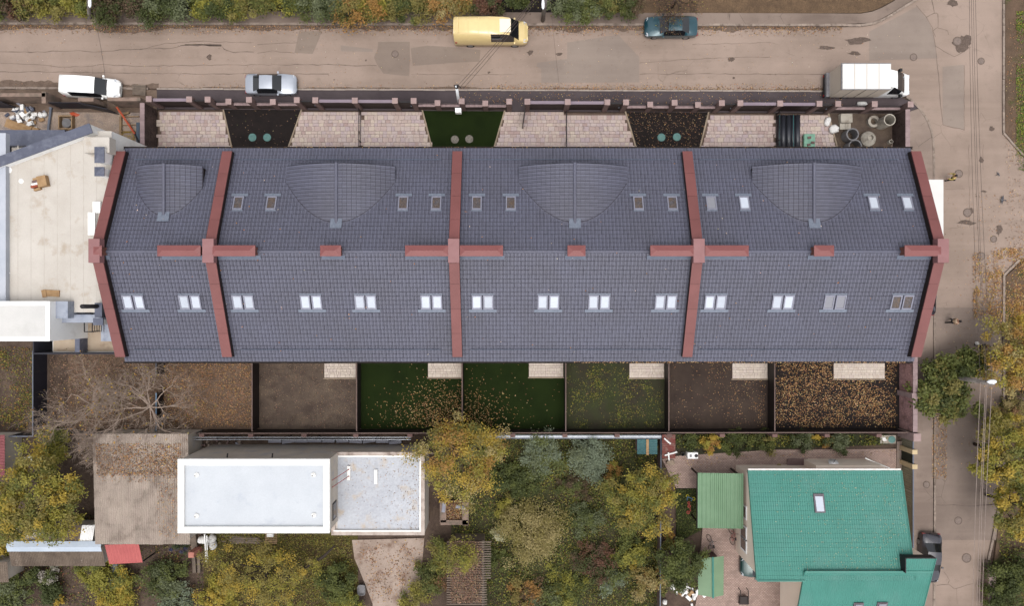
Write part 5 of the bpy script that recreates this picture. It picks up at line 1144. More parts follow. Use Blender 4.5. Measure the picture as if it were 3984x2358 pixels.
pp = G(3700, 1248); person('person in a beige jacket and black trousers walking on the side road', (pp.x-.35, pp.y-.02, .002), math.radians(10), mat('beige jacket', c(226,200,172,.7), c(212,186,158,.7), scale=6, rough=.85), M_BUMP, HAIR)
pp = G(3800, 1345); person('person in black clothes with a white bag near the dark green tree', (pp.x+.0, pp.y-.0, .002), math.radians(-60), mat('black coat', c(34,31,31), c(28,26,26), scale=6, rough=.85), M_BUMP, HAIR)
pp = G(3692, 700); person('worker in a yellow vest bending by the white box vehicle', (pp.x-.15, pp.y, .002), math.radians(165), mat('yellow vest', c(214,190,112,.75), c(200,180,100,.75), scale=6, rough=.8), M_BUMP, HAIR, 'work', None)
pp = T(3,2,2028,460,1.0); tag(MB().lathe(pp.x, pp.y, [(.1,.75),(.16,.85),(.15,1.0),(.06,1.1)], 10).build('white_bag', M_WHITE), 'white bag carried by the person in black', 'bag')
# birds on the wing above the side road
def bird(p, ang, s, label):
    m = MB(); m.lathe(0, 0, [(.01,-.22),(.05,-.12),(.07,0),(.05,.12),(.03,.17),(.035,.2),(.005,.25)], 8); m.xf(Matrix.Rotation(math.radians(90), 4, 'X'))
    for sx in (-1, 1): m.add([(0,.08,.02),(sx*.2,.12,.06),(sx*.42,-.02,.03),(sx*.2,-.05,.04),(0,-.1,.02)], [(0,1,3,4),(1,2,3)])
    m.add([(-.02,-.18,0),(.02,-.18,0),(.06,-.34,0),(-.06,-.34,0)], [(0,1,2,3)])
    m.xf(Matrix.Translation(p) @ Matrix.Rotation(ang, 4, 'Z') @ Matrix.Scale(s, 4)); tag(m.build('bird', P_BLK), label, 'bird')
bird(T(3,1,2265,537,.12), math.radians(80), 1.05, 'dark bird with spread wings over the side road'); bird(T(3,1,2225,290,.1), math.radians(-60), .6, 'small dark bird on the side road near the kerb')
# ---------------------------------------------------------------- poles and wires
M_CONC = mat('concrete pole', c(166,158,150), c(146,138,132), scale=2, rough=.9, stain=c(120,112,108), stain_scale=2)
M_LIGHT = gloss('lamp housing', (.72,.74,.76), .3)
b0, b1 = D(1125,259), D(1118,211,5.6)
pl = thing('street_pole', b0, 'grey pole with a white meter box behind the lawn bed fence', 'pole')
MB().tube([b0, b0.lerp(b1, .5), b1], [.15,.13,.11], 10).build('shaft', M_LIGHT, pl, smooth=True)
p = D(1122,269,2.3); MB().box(p.x-.26, p.x+.26, p.y-.2, p.y+.2, 1.7, 2.3).build('meter_box', M_WHITE, pl, bevel=.02)
MB().lathe(b1.x, b1.y, [(.15,5.35),(.17,5.45),(.12,5.6)], 10).build('wire_clamp', M_IRON, pl); MB().tube([b1+Vector((-.15,.05,-.4)), b1+Vector((-.2,.1,0)), b1+Vector((.1,.12,.05)), b1+Vector((.35,-.05,-.25))], .04, 6).build('insulator_loop', M_IRON, pl)
b2 = D(1329,50); b3 = Vector((b2.x+.1, b2.y+.1, 7.6))
p2 = thing('street_lamp', b2, 'concrete lamp post among the shrubs right of the yellow van', 'lamp')
MB().tube([b2, b3], [.2,.12], 10).build('shaft', M_CONC, p2, smooth=True)
lh = D(1330,9,7.4); MB().tube([b3-Vector((0,0,.3)), lh+Vector((0,.5,.1))], .04, 6).build('arm', M_CONC, p2); MB().lathe(0,0,[(.03,-.42),(.1,-.3),(.13,0),(.11,.3),(.03,.42)],10).xf(Matrix.Translation(lh) @ Matrix.Rotation(math.radians(90),4,'X')).build('lamp_head', M_LIGHT, p2, smooth=True)
b4 = D(222,60); p3 = thing('street_lamp', b4, 'lamp post with a white head at the top left among the shrubs', 'lamp')
lh3 = D(220,5,7.2); MB().tube([b4+Vector((-.1,.6,0)), (lh3.x-.1, lh3.y+1.2, 7.3)], [.18,.1], 10).build('shaft', M_CONC, p3); MB().tube([(lh3.x-.1, lh3.y+1.2, 7.2), (lh3.x, lh3.y+.35, 7.25)], .04, 6).build('arm', M_CONC, p3)
MB().lathe(0,0,[(.03,-.42),(.1,-.3),(.13,0),(.11,.3),(.03,.42)],10).xf(Matrix.Translation(lh3) @ Matrix.Rotation(math.radians(90),4,'X')).build('lamp_head', M_LIGHT, p3, smooth=True)
b5 = D(2301,918); b6 = D(2404,934,6.3)
p4_ = thing('power_pole', b5, 'tall concrete power pole with a street lamp beside the dark green tree', 'pole')
b6 = Vector((b5.x+.25, b5.y-.05, 6.6)); MB().tube([b5, b6], [.22,.15], 12).build('shaft', M_CONC, p4_, smooth=True)
tip = D(2424,935,6.4); MB().tube([b6-Vector((0,0,.3)), tip], .07, 8).build('arm', M_CONC, p4_); MB().lathe(0,0,[(.05,-.4),(.17,-.2),(.2,.1),(.12,.32),(.04,.4)],12).xf(Matrix.Translation(tip+Vector((.1,0,.1))) @ Matrix.Rotation(math.radians(90),4,'Y')).build('lamp_head', M_LIGHT, p4_, smooth=True)
M_WIRE = mat('pale wire', c(190,172,160), c(170,150,140), scale=3, rough=.5, metal=.2); M_WIRED = mat('dark wire', c(96,82,78), c(84,72,68), scale=3, rough=.6)
def wire(a, b, sag, r, label, m, group=None):
    a, b = Vector(a), Vector(b); pts = []
    for i in range(17):
        u = i/16; q = a.lerp(b, u); q.z -= sag*4*u*(1-u); pts.append(q)
    tag(MB().tube(pts, r, 5).build('power_line', m), label, 'wire', group)
for i, (zx, ex) in enumerate(((2055,2000),(2105,2040),(2118,2062),(2165,2090))):
    a = T(3,2,zx,835,6.2); e = T(3,3,ex,1484,6.3); wire(a, e+(e-a)*.8, .25, .022, ['leftmost', 'second', 'third', 'rightmost'][i]+' pale power line running down from the power pole', M_WIRE)
    n0 = T(3,0,2010-30+20*i,0,6.6); wire(a, n0+(n0-a)*.4, .5, .014, ['leftmost', 'second', 'third', 'rightmost'][i]+' thin power line running up from the power pole', M_WIRED)
for k, (dx, dz) in enumerate(((0,0),(.22,.05),(.5,-.1))): wire(b1+Vector((dx,-.1*k,-.1+dz*.3)), b3+Vector((dx*.6,0,-.2+dz)), .35, .018, ['upper', 'middle', 'lower'][k]+' dark wire from the grey pole over the yellow van', M_WIRED)
wire(lh3+Vector((0,.6,0)), (T(0,0,1040,1050,4).x, T(0,0,1040,1050,4).y, 4), .4, .014, 'thin dark wire crossing the road at the left', M_WIRED)
wire(b3, (T(2,0,435,840,5).x, T(2,0,435,840,5).y, 5.2), .3, .01, 'thin wire dropping from the lamp post towards the row house', M_WIRED)
# ---------------------------------------------------------------- covers, pipes and building materials
M_COVER = mat('turquoise cover', c(112,158,152), c(98,142,138), scale=4, rough=.6); M_COVG = mat('mossy concrete lid', c(176,170,158), c(140,132,122), scale=5, rough=.9, fine=12, finev=.3)
for x, y, m, lab in ((618,336,M_COVER,'turquoise round lid with slots, left one in the left soil bed'),(654,336,M_COVER,'turquoise round lid, right one in the left soil bed'),(1114,341,M_COVG,'speckled round lid, left one on the front lawn bed'),(1149,340,M_COVG,'speckled round lid, right one on the front lawn bed'),(1620,336,M_COVER,'turquoise round lid, left one in the right soil bed'),(1658,335,M_COVER,'turquoise round lid, right one in the right soil bed')):
    p = D(x, y, .15); k = MB().lathe(p.x, p.y, [(.36,.08),(.36,.14),(.33,.16),(.30,.165),(.05,.172)], 24)
    if x == 618:
        for j in range(5): k.obox(p.x-.16+.1*j, p.y, .16, .182, .035, .4, .6)
    tag(k.build('manhole', m), lab, 'manhole')
M_MH = mat('iron manhole', c(158,140,130), c(140,123,114), scale=6, rough=.7, fine=20, finev=.2); M_MHR = mat('manhole ring', c(132,115,104), c(112,97,88), scale=6, rough=.9)
mh = [(1,0,1328,517,35,'in the dark road patch'),(3,0,1832,393,44,'in the broken asphalt by the top right corner'),(3,0,1410,547,36,'between the box truck and the street corner'),(3,0,2060,585,34,'near the right kerb at the top'),(3,1,1845,285,40,'beside the worker in the yellow vest'),(3,1,1928,660,42,'below the white box vehicle'),(3,1,2060,1080,40,'ringed with rubble below the middle of the side road'),(3,1,2180,915,34,'near the leaf drifts on the right'),(3,3,1840,685,38,'beside the green-roofed house'),(3,3,1920,1045,46,'in a rough concrete collar by the black sedan'),(3,3,1527,335,34,'in the pavement beside the ribbed fence'),(3,3,2080,360,32,'under the power lines')]
for k, r, x, y, rd, lab in mh:
    zt = .115 if (k, r, x) == (3, 3, 1527) else 0.0
    p = T(k, r, x, y); R_ = rd/2.473*.02334; t = thing('manhole', (p.x, p.y, zt), 'round manhole '+lab, 'manhole'); prof = [(R_*1.0, zt-.02), (R_*1.0, zt+.02), (R_*.84, zt+.022), (R_*.82, zt+.012)]
    MB().lathe(p.x, p.y, prof, 24, cap=False).build('ring', M_MHR, t); MB().lathe(p.x, p.y, [(R_*.8, zt-.02), (R_*.8, zt+.016), (R_*.3, zt+.02)], 24).build('cover', M_MH, t)
M_RING = mat('well ring concrete', c(206,198,184), c(184,176,164), scale=2, rough=.85, stain=c(160,148,134), stain_scale=2); M_RINGD = mat('wet ring concrete', c(150,148,150), c(130,128,130), scale=2, rough=.8)
def ring(zx, zy, h, ro, ri, label, m=M_RING, tilt=0, z0=.1):
    p = T(3,0,zx,zy,h+z0); k = MB(); n = 28
    k.loft([[(r_*math.cos(2*math.pi*i/n), r_*math.sin(2*math.pi*i/n), z_) for i in range(n)] for r_, z_ in ((ri,0),(ro,0),(ro,h),(ri,h),(ri,0))], cap=False); k.xf(Matrix.Translation((p.x, p.y, z0)) @ Matrix.Rotation(tilt, 4, 'Y')); o = k.build('concrete_ring', m); tag(o, label, 'concrete ring'); return o
ring(825,1290,1.0,.56,.46,'grey concrete ring with green inside nearest the stacked slabs', M_RINGD); ring(850,1405,.95,.6,.5,'concrete ring half hidden by the eave', M_RINGD)
ring(1030,1165,.35,.52,.3,'low concrete ring under the tall pipe ring'); ring(1182,1150,1.5,.52,.44,'tall pale concrete pipe ring standing by the dark wall')
p = T(3,0,985,1330,.6); tag(MB().lathe(p.x, p.y, [(.68,.1),(.68,.45),(.6,.55),(.3,.85),(.3,.9),(.24,.9),(.24,.7)], 28, cap=False).lathe(p.x, p.y, [(.24,.6),(.23,.68),(.02,.69)], 20).build('manhole_cone', M_RING, smooth=False), 'pale concrete manhole cone with a round opening', 'concrete cone')
p = T(3,0,1190,1362,.4); tag(MB().lathe(p.x, p.y, [(.19,.1),(.19,.5),(.14,.5),(.14,.15),(.01,.15)], 18, cap=False).build('pipe_stub', M_RING), 'short pale pipe stub by the wall', 'pipe')
t = thing('slab_stack', T(3,0,765,1160,.1), 'stack of concrete slabs on blocks beside the low picket wall', 'slabs'); p = T(3,0,765,1160,.5)
for k in range(4): MB().obox(p.x+random.uniform(-.03,.03), p.y+.25, .1+.1*k, .195+.1*k, 1.05, .8, random.uniform(-.03,.03)).build('slab', M_RING, t)
for k in range(4): MB().obox(p.x-.25+.5*(k % 2), p.y-.45+.0*k, .1+.1*(k//2), .195+.1*(k//2), .48, .55, random.uniform(-.05,.05)).build('slab', M_RING, t)
M_PIPE = gloss('black polyethylene', c(56,58,66), .35); M_STR = mat('teal stripe', c(60,130,130)); 
for i, (zx, r_) in enumerate(((120,.16),(160,.23),(212,.23),(252,.17),(297,.25))):
    a, b = T(3,0,zx,1105,.5), T(3,0,zx,1500,.5); z_ = .12+r_ if i not in (0, 3) else .12+r_+.12
    k = MB(); n = 18
    k.loft([[(a.x+q*math.cos(2*math.pi*j/n), y, z_+q*math.sin(2*math.pi*j/n)) for j in range(n)] for q, y in ((r_*.85, a.y), (r_, a.y), (r_, b.y), (r_*.85, b.y))], cap=False); k.add([(a.x+r_*.85*math.cos(2*math.pi*j/n), a.y-.3, z_+r_*.85*math.sin(2*math.pi*j/n)) for j in range(n)], [tuple(range(n))])
    t = thing('black_pipe', (a.x, (a.y+b.y)/2, .12), ['leftmost', 'second', 'third', 'fourth', 'rightmost'][i]+' of the five black pipes on the paving', 'pipe', 'black pipes on the courtyard'); k.build('tube', M_PIPE, t, smooth=True)
    if i in (0, 3): MB().box(a.x-.02, a.x+.02, b.y, a.y, z_+r_-.005, z_+r_+.006).build('stripe', M_STR, t)
p = T(3,0,402,1360,.4); t = thing('wrapped_pallet', (p.x, p.y, .12), 'pallet of material wrapped in pale green film beside the black pipes', 'pallet'); MB().box(p.x-.5, p.x+.5, p.y-.65, p.y+.65, .24, .6).build('wrapped_load', mat('green film', c(146,196,170,.7), c(128,178,154,.7), scale=4, rough=.3), t, bevel=.05)
for k in range(3): MB().box(p.x-.5, p.x+.5, p.y-.6+.5*k, p.y-.45+.5*k, .12, .24).build('pallet_runner', M_CARD, t)
for dx, dy in ((-.05,.3),(.25,-.15),(-.1,-.35)): MB().obox(p.x+dx, p.y+dy, .6, .7, .3, .2, random.random()).build('loose_brick', M_PIER, t)
def bag(p, lx, ly, h, a, m, label, cat='bag', group=None, seed=0):
    rr = random.Random(seed); k = MB(); n = 14; rows = []
    for j, (f, z_) in enumerate(((.75,0),(1.0,.3),(.95,.65),(.6,.95),(.1,1.0))): rows.append([(lx/2*f*(1+rr.uniform(-.18,.18))*math.copysign(abs(math.cos(t_))**.7, math.cos(t_)), ly/2*f*(1+rr.uniform(-.18,.18))*math.copysign(abs(math.sin(t_))**.7, math.sin(t_)), h*z_*(1+rr.uniform(-.1,.1))) for t_ in [2*math.pi*i/n for i in range(n)]])
    k.loft(rows); k.xf(Matrix.Translation(p) @ Matrix.Rotation(a, 4, 'Z')); o = k.build('sack', m, smooth=True); tag(o, label, cat, group); return o
M_SACK = mat('white woven sack', (.72,.71,.69), (.62,.61,.6), scale=6, rough=.7)
bag(T(3,0,578,1172,.12), .55, .8, .25, -.3, M_SACK, 'upper white sack left of the slab stack', seed=1); bag(T(3,0,640,1245,.12), .85, .75, .3, .3, M_SACK, 'lower white sack near the bed edging', seed=2); bag(T(3,0,910,1000,.12), .95, .4, .3, 0, M_SACK, 'white sack on the pavement behind the picket wall by the truck', seed=3)
# ---------------------------------------------------------------- building site at the top left
sheet('site_ground', [(-75, 17.5), (-32.6, 17.3), (-32.6, 10), (-75, 10)], mat('site ground', c(208,186,168,.7), c(184,162,146,.7), scale=.9, rough=.95, fine=14, finev=.3, bump=.05, stain=c(160,150,148), stain_scale=.8), .06)
st_ = thing('site_fence', (-40, 17.6, 0), 'unfinished boundary wall of concrete and dark panels before the building site', 'wall')
M_RAWC = mat('raw concrete wall', c(170,146,132), c(146,124,112), scale=1.5, rough=.95, stain=c(120,112,100), stain_scale=1.5)
def zp(zx, zy, z=0.0): return T(0, 0, zx, zy, z)
for x0, x1, y, h in ((-300,435,910,2.2),(750,900,955,2.2),(1030,1350,952,2.2)):
    a, b = zp(x0, y, h), zp(x1, y, h); MB().box(a.x, b.x, a.y-.16, a.y+.16, 0, h).build('wall_section', M_RAWC, st_)
a = zp(420, 935, 2.2); MB().box(a.x-.18, a.x+.18, a.y-.5, a.y+.5, 0, 2.2).build('wall_section', M_RAWC, st_)
for x0, x1, y in ((440,770,984),(-200,20,978),(770,1030,990)):
    a, b = zp(x0, y, 1.9), zp(x1, y if x0 != 770 else 1045, 1.9); d = b-a; q = (a+b)/2
    MB().obox(q.x, q.y, .1, 1.9, d.length, .05, math.atan2(d.y, d.x)).build('dark_panel', M_NAVY, st_)
M_WOOD = mat('raw timber', c(190,160,124), c(166,136,104), scale=3, rough=.85, rand=.2); M_GREYW = mat('grey timber', c(150,134,120), c(128,114,102), scale=3, rough=.9, rand=.2)
t = thing('timber_pallet', zp(1340,865,.1), 'weathered pallet of boards on the verge right of the white panel van', 'pallet'); p = zp(1340,865,.2)
for k in range(9): MB().obox(p.x, p.y-.42+.105*k, .2, .26, 1.22+random.uniform(-.06,.06), .085, -.08).build('board', M_GREYW, t)
for k in range(3): MB().obox(p.x-.5+.5*k, p.y, .1, .2, .1, .95, -.08).build('runner', M_GREYW, t)
t = thing('debris_heap', zp(270,1120), 'heap of white bags, broken boards and rubble on the building site', 'debris')
rr = random.Random(5)
for k in range(46):
    p = zp(rr.gauss(265,75), rr.gauss(1130,52)); m = rr.choice([M_SACK, M_WHITE, M_BLOCK, M_SACK, M_CARD, M_GCAP])
    h0 = .06+.5*max(0, 1-((p.x-zp(265,1130).x)/1.6)**2-((p.y-zp(265,1130).y)/1.3)**2)*rr.random()
    sx, sy = rr.uniform(.2,.6), rr.uniform(.15,.45); q = MB().obox(0, 0, 0, rr.uniform(.06,.22), sx, sy); q.xf(Matrix.Translation((p.x, p.y, h0)) @ Matrix.Rotation(rr.random()*6, 4, 'Z') @ Matrix.Rotation(rr.uniform(-.5,.5), 4, 'X') @ Matrix.Rotation(rr.uniform(-.4,.4), 4, 'Y')); q.build('scrap', m, t)
for i, (zx, zy, l) in enumerate(((175,1065,.5),(400,1110,.45),(440,1105,.4))): bag(zp(zx, zy, .08), l, l*1.2, .3, i, M_SACK, ['left', 'middle', 'right'][i]+' white sack around the debris heap', seed=20+i)
a, b = zp(490,1040,.2), zp(460,1275,.2); tag(MB().tube([a, b], .11, 10).lathe(a.x, a.y, [(.13,.1),(.13,.3)], 10).build('grey_pipe', mat('grey plastic pipe', c(128,134,148), c(116,122,136), scale=3, rough=.5)), 'grey pipe lying beside the debris heap', 'pipe')
for i, (x0, y0, x1, y1) in enumerate(((60,1180,300,1262),(150,1190,365,1260))):
    a, b = zp(x0, y0, .3), zp(x1, y1, .3); d = b-a; tag(MB().obox((a.x+b.x)/2, (a.y+b.y)/2, .1, .4-.1*i, d.length, .75-.25*i, math.atan2(d.y, d.x)).obox((a.x+b.x)/2, (a.y+b.y)/2, .4-.1*i, .43-.1*i, d.length*.98, .3, math.atan2(d.y, d.x)).build('brown_board', M_CARD), ['wide brown board', 'narrow brown board'][i]+' leaning below the debris heap', 'board')
t = thing('formwork_well', zp(632,1177), 'square timber frame round a concrete well on the site', 'frame'); p = zp(632,1177,.4)
for dx, dy, lx, ly in ((0,.58,1.25,.1),(0,-.58,1.25,.1),(-.58,0,.1,1.06),(.58,0,.1,1.06)): MB().obox(p.x+dx, p.y+dy, .06, .5, lx, ly).build('plank', M_WOOD, t)
MB().lathe(p.x, p.y, [(.42,.06),(.42,.3),(.4,.32),(.05,.33)], 20).build('well_lid', M_RINGD, t)
M_ORG = mat('orange plastic', c(226,104,66), c(208,92,58), scale=3, rough=.5); M_BLUEG = mat('blue grey sheet', c(84,100,116), c(74,90,106), scale=2, rough=.5)
p = zp(715,1097,.1); tag(MB().add([(p.x-.45,p.y+.15,.07),(p.x-.1,p.y+.2,.09),(p.x+.5,p.y-.02,.07),(p.x+.3,p.y-.2,.08),(p.x-.3,p.y-.18,.07),(p.x-.05,p.y,.16)], [(0,5,1),(1,5,2),(2,5,3),(3,5,4),(4,5,0)]).build('orange_tarp', M_ORG), 'crumpled orange sheet on the site ground', 'tarp')
pts = [zp(1120,1025,1.0), zp(1180,1110,.6), zp(1240,1200,.3), zp(1300,1290,.3), zp(1335,1370,.4)]
tag(MB().tube(pts[:4], .09, 8).build('orange_hose', M_ORG), 'orange pipe slanting across the building site', 'pipe'); tag(MB().tube(pts[3:]+[zp(1340,1400,.4)], .08, 8).tube([pts[3], pts[3]+Vector((.02,-.02,.05))], .1, 8).build('black_hose', M_IRON), 'black hose continuing from the orange pipe', 'hose')
hz = MB(); c0 = zp(1230,1315,.15); hp = []
for k in range(90): a = k*.31; r_ = .35+.22*math.sin(k*.17); hp.append((c0.x+r_*1.3*math.cos(a)+.2*math.sin(k*.05), c0.y+r_*.8*math.sin(a), .1+.0012*k))
tag(hz.tube(hp, .02, 4).build('yellow_cable', mat('yellow cable', c(214,180,84), c(200,166,70))), 'tangled yellow cable near the left courtyard wall', 'cable')
t = thing('timber_pile', zp(1245,1190), 'loose timber frame beside the left courtyard wall', 'timber')
for x0, y0, x1, y1, w_ in ((1160,1120,1160,1390,.2),(1160,1120,1335,1118,.08),(1155,1110,1240,1080,.18),(1170,1200,1320,1196,.06),(1160,1260,1320,1262,.06)):
    a, b = zp(x0, y0, .2), zp(x1, y1, .2); d = b-a; MB().obox((a.x+b.x)/2, (a.y+b.y)/2, .08, .2+random.uniform(0,.06), d.length, w_, math.atan2(d.y, d.x)).build('plank', M_WOOD, t)
a, b = zp(1310,1175,.3), zp(1345,1390,.3); tag(MB().box(a.x, b.x, b.y, a.y, .08, .3).box(a.x+.05, b.x-.05, b.y+.1, a.y-.1, .3, .34).build('sheet_stack', M_BLUEG), 'blue-grey sheets stacked at the left courtyard wall', 'sheets')
# ---------------------------------------------------------------- small things in the gardens
def item(m, name, mm, label, cat, **k): return tag(m.build(name, mm, **k), label, cat)
p = T(2,3,1715,55,.6); t = thing('discarded_cooker', (p.x, p.y, .1), 'white cooker standing by the flower bed', 'cooker'); MB().box(p.x-.47, p.x+.47, p.y-.28, p.y+.28, .1, .8).build('cooker_body', M_WHITE, t, bevel=.03); MB().lathe(p.x+.3, p.y, [(.16,.8),(.16,.83),(.1,.835)], 14).build('hob', M_IRON, t); MB().box(p.x-.3, p.x-.1, p.y-.12, p.y+.12, .8, .82).build('tray', M_SEAM, t)
p = T(2,3,1620,42,.3); item(MB().lathe(p.x, p.y, [(.12,.1),(.17,.38),(.18,.4),(.15,.4),(.1,.15)], 16, cap=False), 'bucket', M_NAVY, 'dark bucket left of the white cooker', 'bucket')
p = T(2,3,1510,130,.4); item(MB().lathe(0,0,[(.36,.1),(.4,.2),(.38,.34),(.3,.36)],20).xf(Matrix.Translation((p.x,p.y,0)) @ Matrix.Diagonal((1.0,.65,1,1))), 'tree_stump', mat('pale cut wood', c(190,170,150), c(166,146,128), scale=5, rough=.9), 'oval pale slab at the corner of the brick paving', 'stump')
rt_ = thing('tool_shed_roof', T(2,2,1487,1440), 'small rusty red roof cluttered with white scraps at the garden corner', 'shed'); a, b = T(2,2,1425,1340,1.9), T(2,3,1552,85,1.9)
corr(a.x, b.x, b.y, a.y, lambda x, y: 1.9, .2, .015, 'x').build('roof_sheet', mat('rusty red sheet', c(130,70,62), c(112,58,52), scale=2, rough=.8, stain=c(150,120,110), stain_scale=2), rt_); MB().box(a.x+.15, b.x-.15, b.y+.15, a.y-.15, 0, 1.8).build('wall', M_PIER, rt_)
for i, (x0, y0, x1, y1) in enumerate(((1445,1375,1500,1425),(1485,1745-233,1490,1580),(1450,1540,1560,1510))):
    a, b = T(2,2,x0,y0,2.0), T(2,2,x1,y1,2.0); tag(MB().tube([a, b], .07, 7).tube([b, b+Vector((.02,.02,.03))], .1, 7).build('white_pipe', M_SACK), ['upper', 'middle', 'lower'][i]+' white offcut on the rusty red roof', 'offcut')
p = T(3,2,1160,1385,.1); t = thing('well_cover', (p.x, p.y, .1), 'concrete slab with turquoise lid at the end of the flower bed', 'slab'); MB().obox(p.x, p.y, .08, .2, 1.4, .75).build('slab', M_RING, t); MB().lathe(p.x+.32, p.y, [(.32,.2),(.32,.25),(.28,.27),(.05,.275)], 20).build('lid', M_COVER, t); MB().add([(p.x-.55,p.y+.15,.2),(p.x-.3,p.y+.2,.26),(p.x-.1,p.y-.1,.2),(p.x-.5,p.y-.2,.25)], [(0,1,2,3)]).build('rag', M_SACK, t)
p = T(3,3,117,155,.3); item(MB().lathe(p.x, p.y, [(.1,.1),(.15,.3),(.16,.32),(.13,.32),(.09,.14)], 16, cap=False), 'yellow_bucket', mat('yellow plastic', c(196,180,50), c(180,166,44)), 'yellow bucket beside the cream house wall', 'bucket')
p = T(3,3,290,130,.1); t = thing('step_slab', (p.x, p.y, .1), 'square paved step before the cream house', 'step'); MB().box(p.x-.95, p.x+.95, p.y-.42, p.y+.4, .09, .25).build('step', M_PIER, t, bevel=.02)
p = T(3,3,640,140,2.0); t = thing('satellite_dish', (p.x, p.y, 1.6), 'white satellite dish on the cream house wall', 'dish')
MB().lathe(0,0,[(.02,-.12),(.25,-.08),(.42,.0),(.44,.02)],18).xf(Matrix.Translation((p.x, p.y+.1, 2.0)) @ Matrix.Rotation(math.radians(-50),4,'X')).build('dish', M_WHITE, t, smooth=True); MB().tube([(p.x, p.y+.1, 2.0),(p.x+.05, p.y+.5, 2.25)], .02).build('feed_arm', M_IRON, t); MB().box(p.x-.05, p.x+.05, p.y-.35, p.y+.08, 1.9, 2.0).build('bracket', M_IRON, t)
# toys on the lawn strip
M_YT = mat('yellow toy', c(214,200,60)); M_RT = mat('red toy', c(206,96,84)); M_BT = mat('blue toy', c(110,150,180))
def wheel(mb, p, r_, w_=.05): return mb.lathe(p.x, p.y, [(r_*.55,.11),(r_,.11),(r_,.11+w_),(r_*.55,.11+w_),(r_*.55,.11)], 16, cap=False)
t = thing('toy_tricycle', T(2,3,1690,470,.1), 'blue toy tricycle with yellow wheels on the lawn strip', 'toy'); 
for zx, zy, r_ in ((1667,447,.15),(1725,473,.17)): wheel(MB(), T(2,3,zx,zy,.1), r_).build('wheel', M_YT, t)
a, b = T(2,3,1667,455,.2), T(2,3,1720,475,.2); MB().tube([a, b, T(2,3,1700,495,.25)], .05, 6).tube([a, T(2,3,1665,490,.3)], .04, 6).build('frame', M_BT, t)
t = thing('toy_scooter', T(2,3,1685,560,.1), 'red toy scooter lying on the lawn strip', 'toy')
for zx, zy, r_ in ((1680,512,.13),(1684,545,.16),(1674,604,.16)): wheel(MB(), T(2,3,zx,zy,.1), r_).build('wheel', M_RT, t)
MB().tube([T(2,3,1682,512,.2), T(2,3,1684,545,.2), T(2,3,1700,590,.2), T(2,3,1674,604,.2)], .035, 6).build('frame', M_RT, t)
def bicycle(p, ang, col, label):
    t = thing('bicycle', p, label, 'bicycle'); M4 = Matrix.Translation(p) @ Matrix.Rotation(ang, 4, 'Z') @ Matrix.Rotation(math.radians(22), 4, 'X'); n = 18
    for x in (-.48, .48):
        k = MB().tube([(x+.32*math.cos(2*math.pi*i/n), 0, .34+.32*math.sin(2*math.pi*i/n)) for i in range(n+1)], .025, 5); k.xf(M4); k.build('wheel', M_TYRE, t)
    k = MB()
    for a_, b_ in (((-.48,0,.34),(-.15,0,.8)),((-.48,0,.34),(-.02,0,.32)),((-.15,0,.8),(-.02,0,.32)),((-.15,0,.78),(.32,0,.82)),((-.02,0,.32),(.34,0,.78)),((.48,0,.34),(.32,0,.9))): k.tube([a_, b_], .022, 5)
    k.xf(M4); k.build('frame', col, t); k = MB().tube([(.25,-.28,.95),(.32,0,.92),(.25,.28,.95)], .02, 5); k.xf(M4); k.build('handlebar', M_IRON, t); k = MB().obox(-.17,0,.8,.86,.26,.14); k.xf(M4); k.build('saddle', M_IRON, t)
bicycle(T(2,3,1862,895,.1), math.radians(100), M_SEAM, 'silver bicycle left of the brick courtyard'); bicycle(T(2,3,2070,820,.1), math.radians(95), M_REDP, 'small red bicycle by the cream wall')
t = thing('debris_heap', T(2,3,1650,1370), 'heap of white plastic junk below the dark green tree', 'debris'); rr = random.Random(9)
for k in range(34):
    p = T(2,3,rr.gauss(1655,70), rr.gauss(1370,55)); q = MB().obox(0,0,0,rr.uniform(.05,.2),rr.uniform(.15,.6),rr.uniform(.12,.35)); q.xf(Matrix.Translation((p.x,p.y,.08+rr.random()*.3)) @ Matrix.Rotation(rr.random()*6,4,'Z') @ Matrix.Rotation(rr.uniform(-.6,.6),4,'X')); q.build('scrap', rr.choice([M_SACK, M_WHITE, M_SACK, M_BUMP, M_CARD]), t)
bag(T(2,3,1620,1310,.1), 1.0, .7, .4, .2, M_SACK, 'large white printed sack on top of the junk heap', seed=31); bag(T(2,3,1525,1315,.1), .5, .65, .35, .5, M_SACK, 'white sack left of the junk heap', seed=32); bag(T(2,3,1445,1460,.1), .4, .5, .4, 0, M_SACK, 'white sack at the bottom of the thin grey fence', seed=33)
t = thing('wheelbarrow', T(2,3,2215,1430,.1), 'dark garden swing seat frame at the bottom of the brick courtyard', 'frame'); p = T(2,3,2215,1435,.6)
MB().box(p.x-.42, p.x+.42, p.y-.6, p.y+.15, .4, .55).build('seat', M_DBRN, t, bevel=.04)
for dx in (-.38, .38): MB().tube([(p.x+dx, p.y-.55, .1),(p.x+dx, p.y-.5, .6),(p.x+dx*.9, p.y+.7, .65),(p.x+dx*.95, p.y+.75, .1)], .04, 6).build('leg', M_DBRN, t)
t.name = 'garden_swing'; t['label'] = 'dark garden seat frame at the bottom of the brick courtyard'; t['category'] = 'seat'
p = T(1,3,1007,1350,.3); t = thing('enamel_tub', (p.x, p.y, .08), 'grey enamel tub beside the concrete drive', 'tub'); k = MB(); n = 20
def rrect(hx, hy, z): return [(p.x+math.copysign(hx*abs(math.cos(a))**.5, math.cos(a)), p.y+math.copysign(hy*abs(math.sin(a))**.5, math.sin(a)), z) for a in [2*math.pi*i/n for i in range(n)]]
k.loft([rrect(.28,.4,.08), rrect(.34,.46,.45), rrect(.36,.48,.46), rrect(.31,.43,.45), rrect(.25,.36,.3)]); k.build('basin', M_RINGD, t)
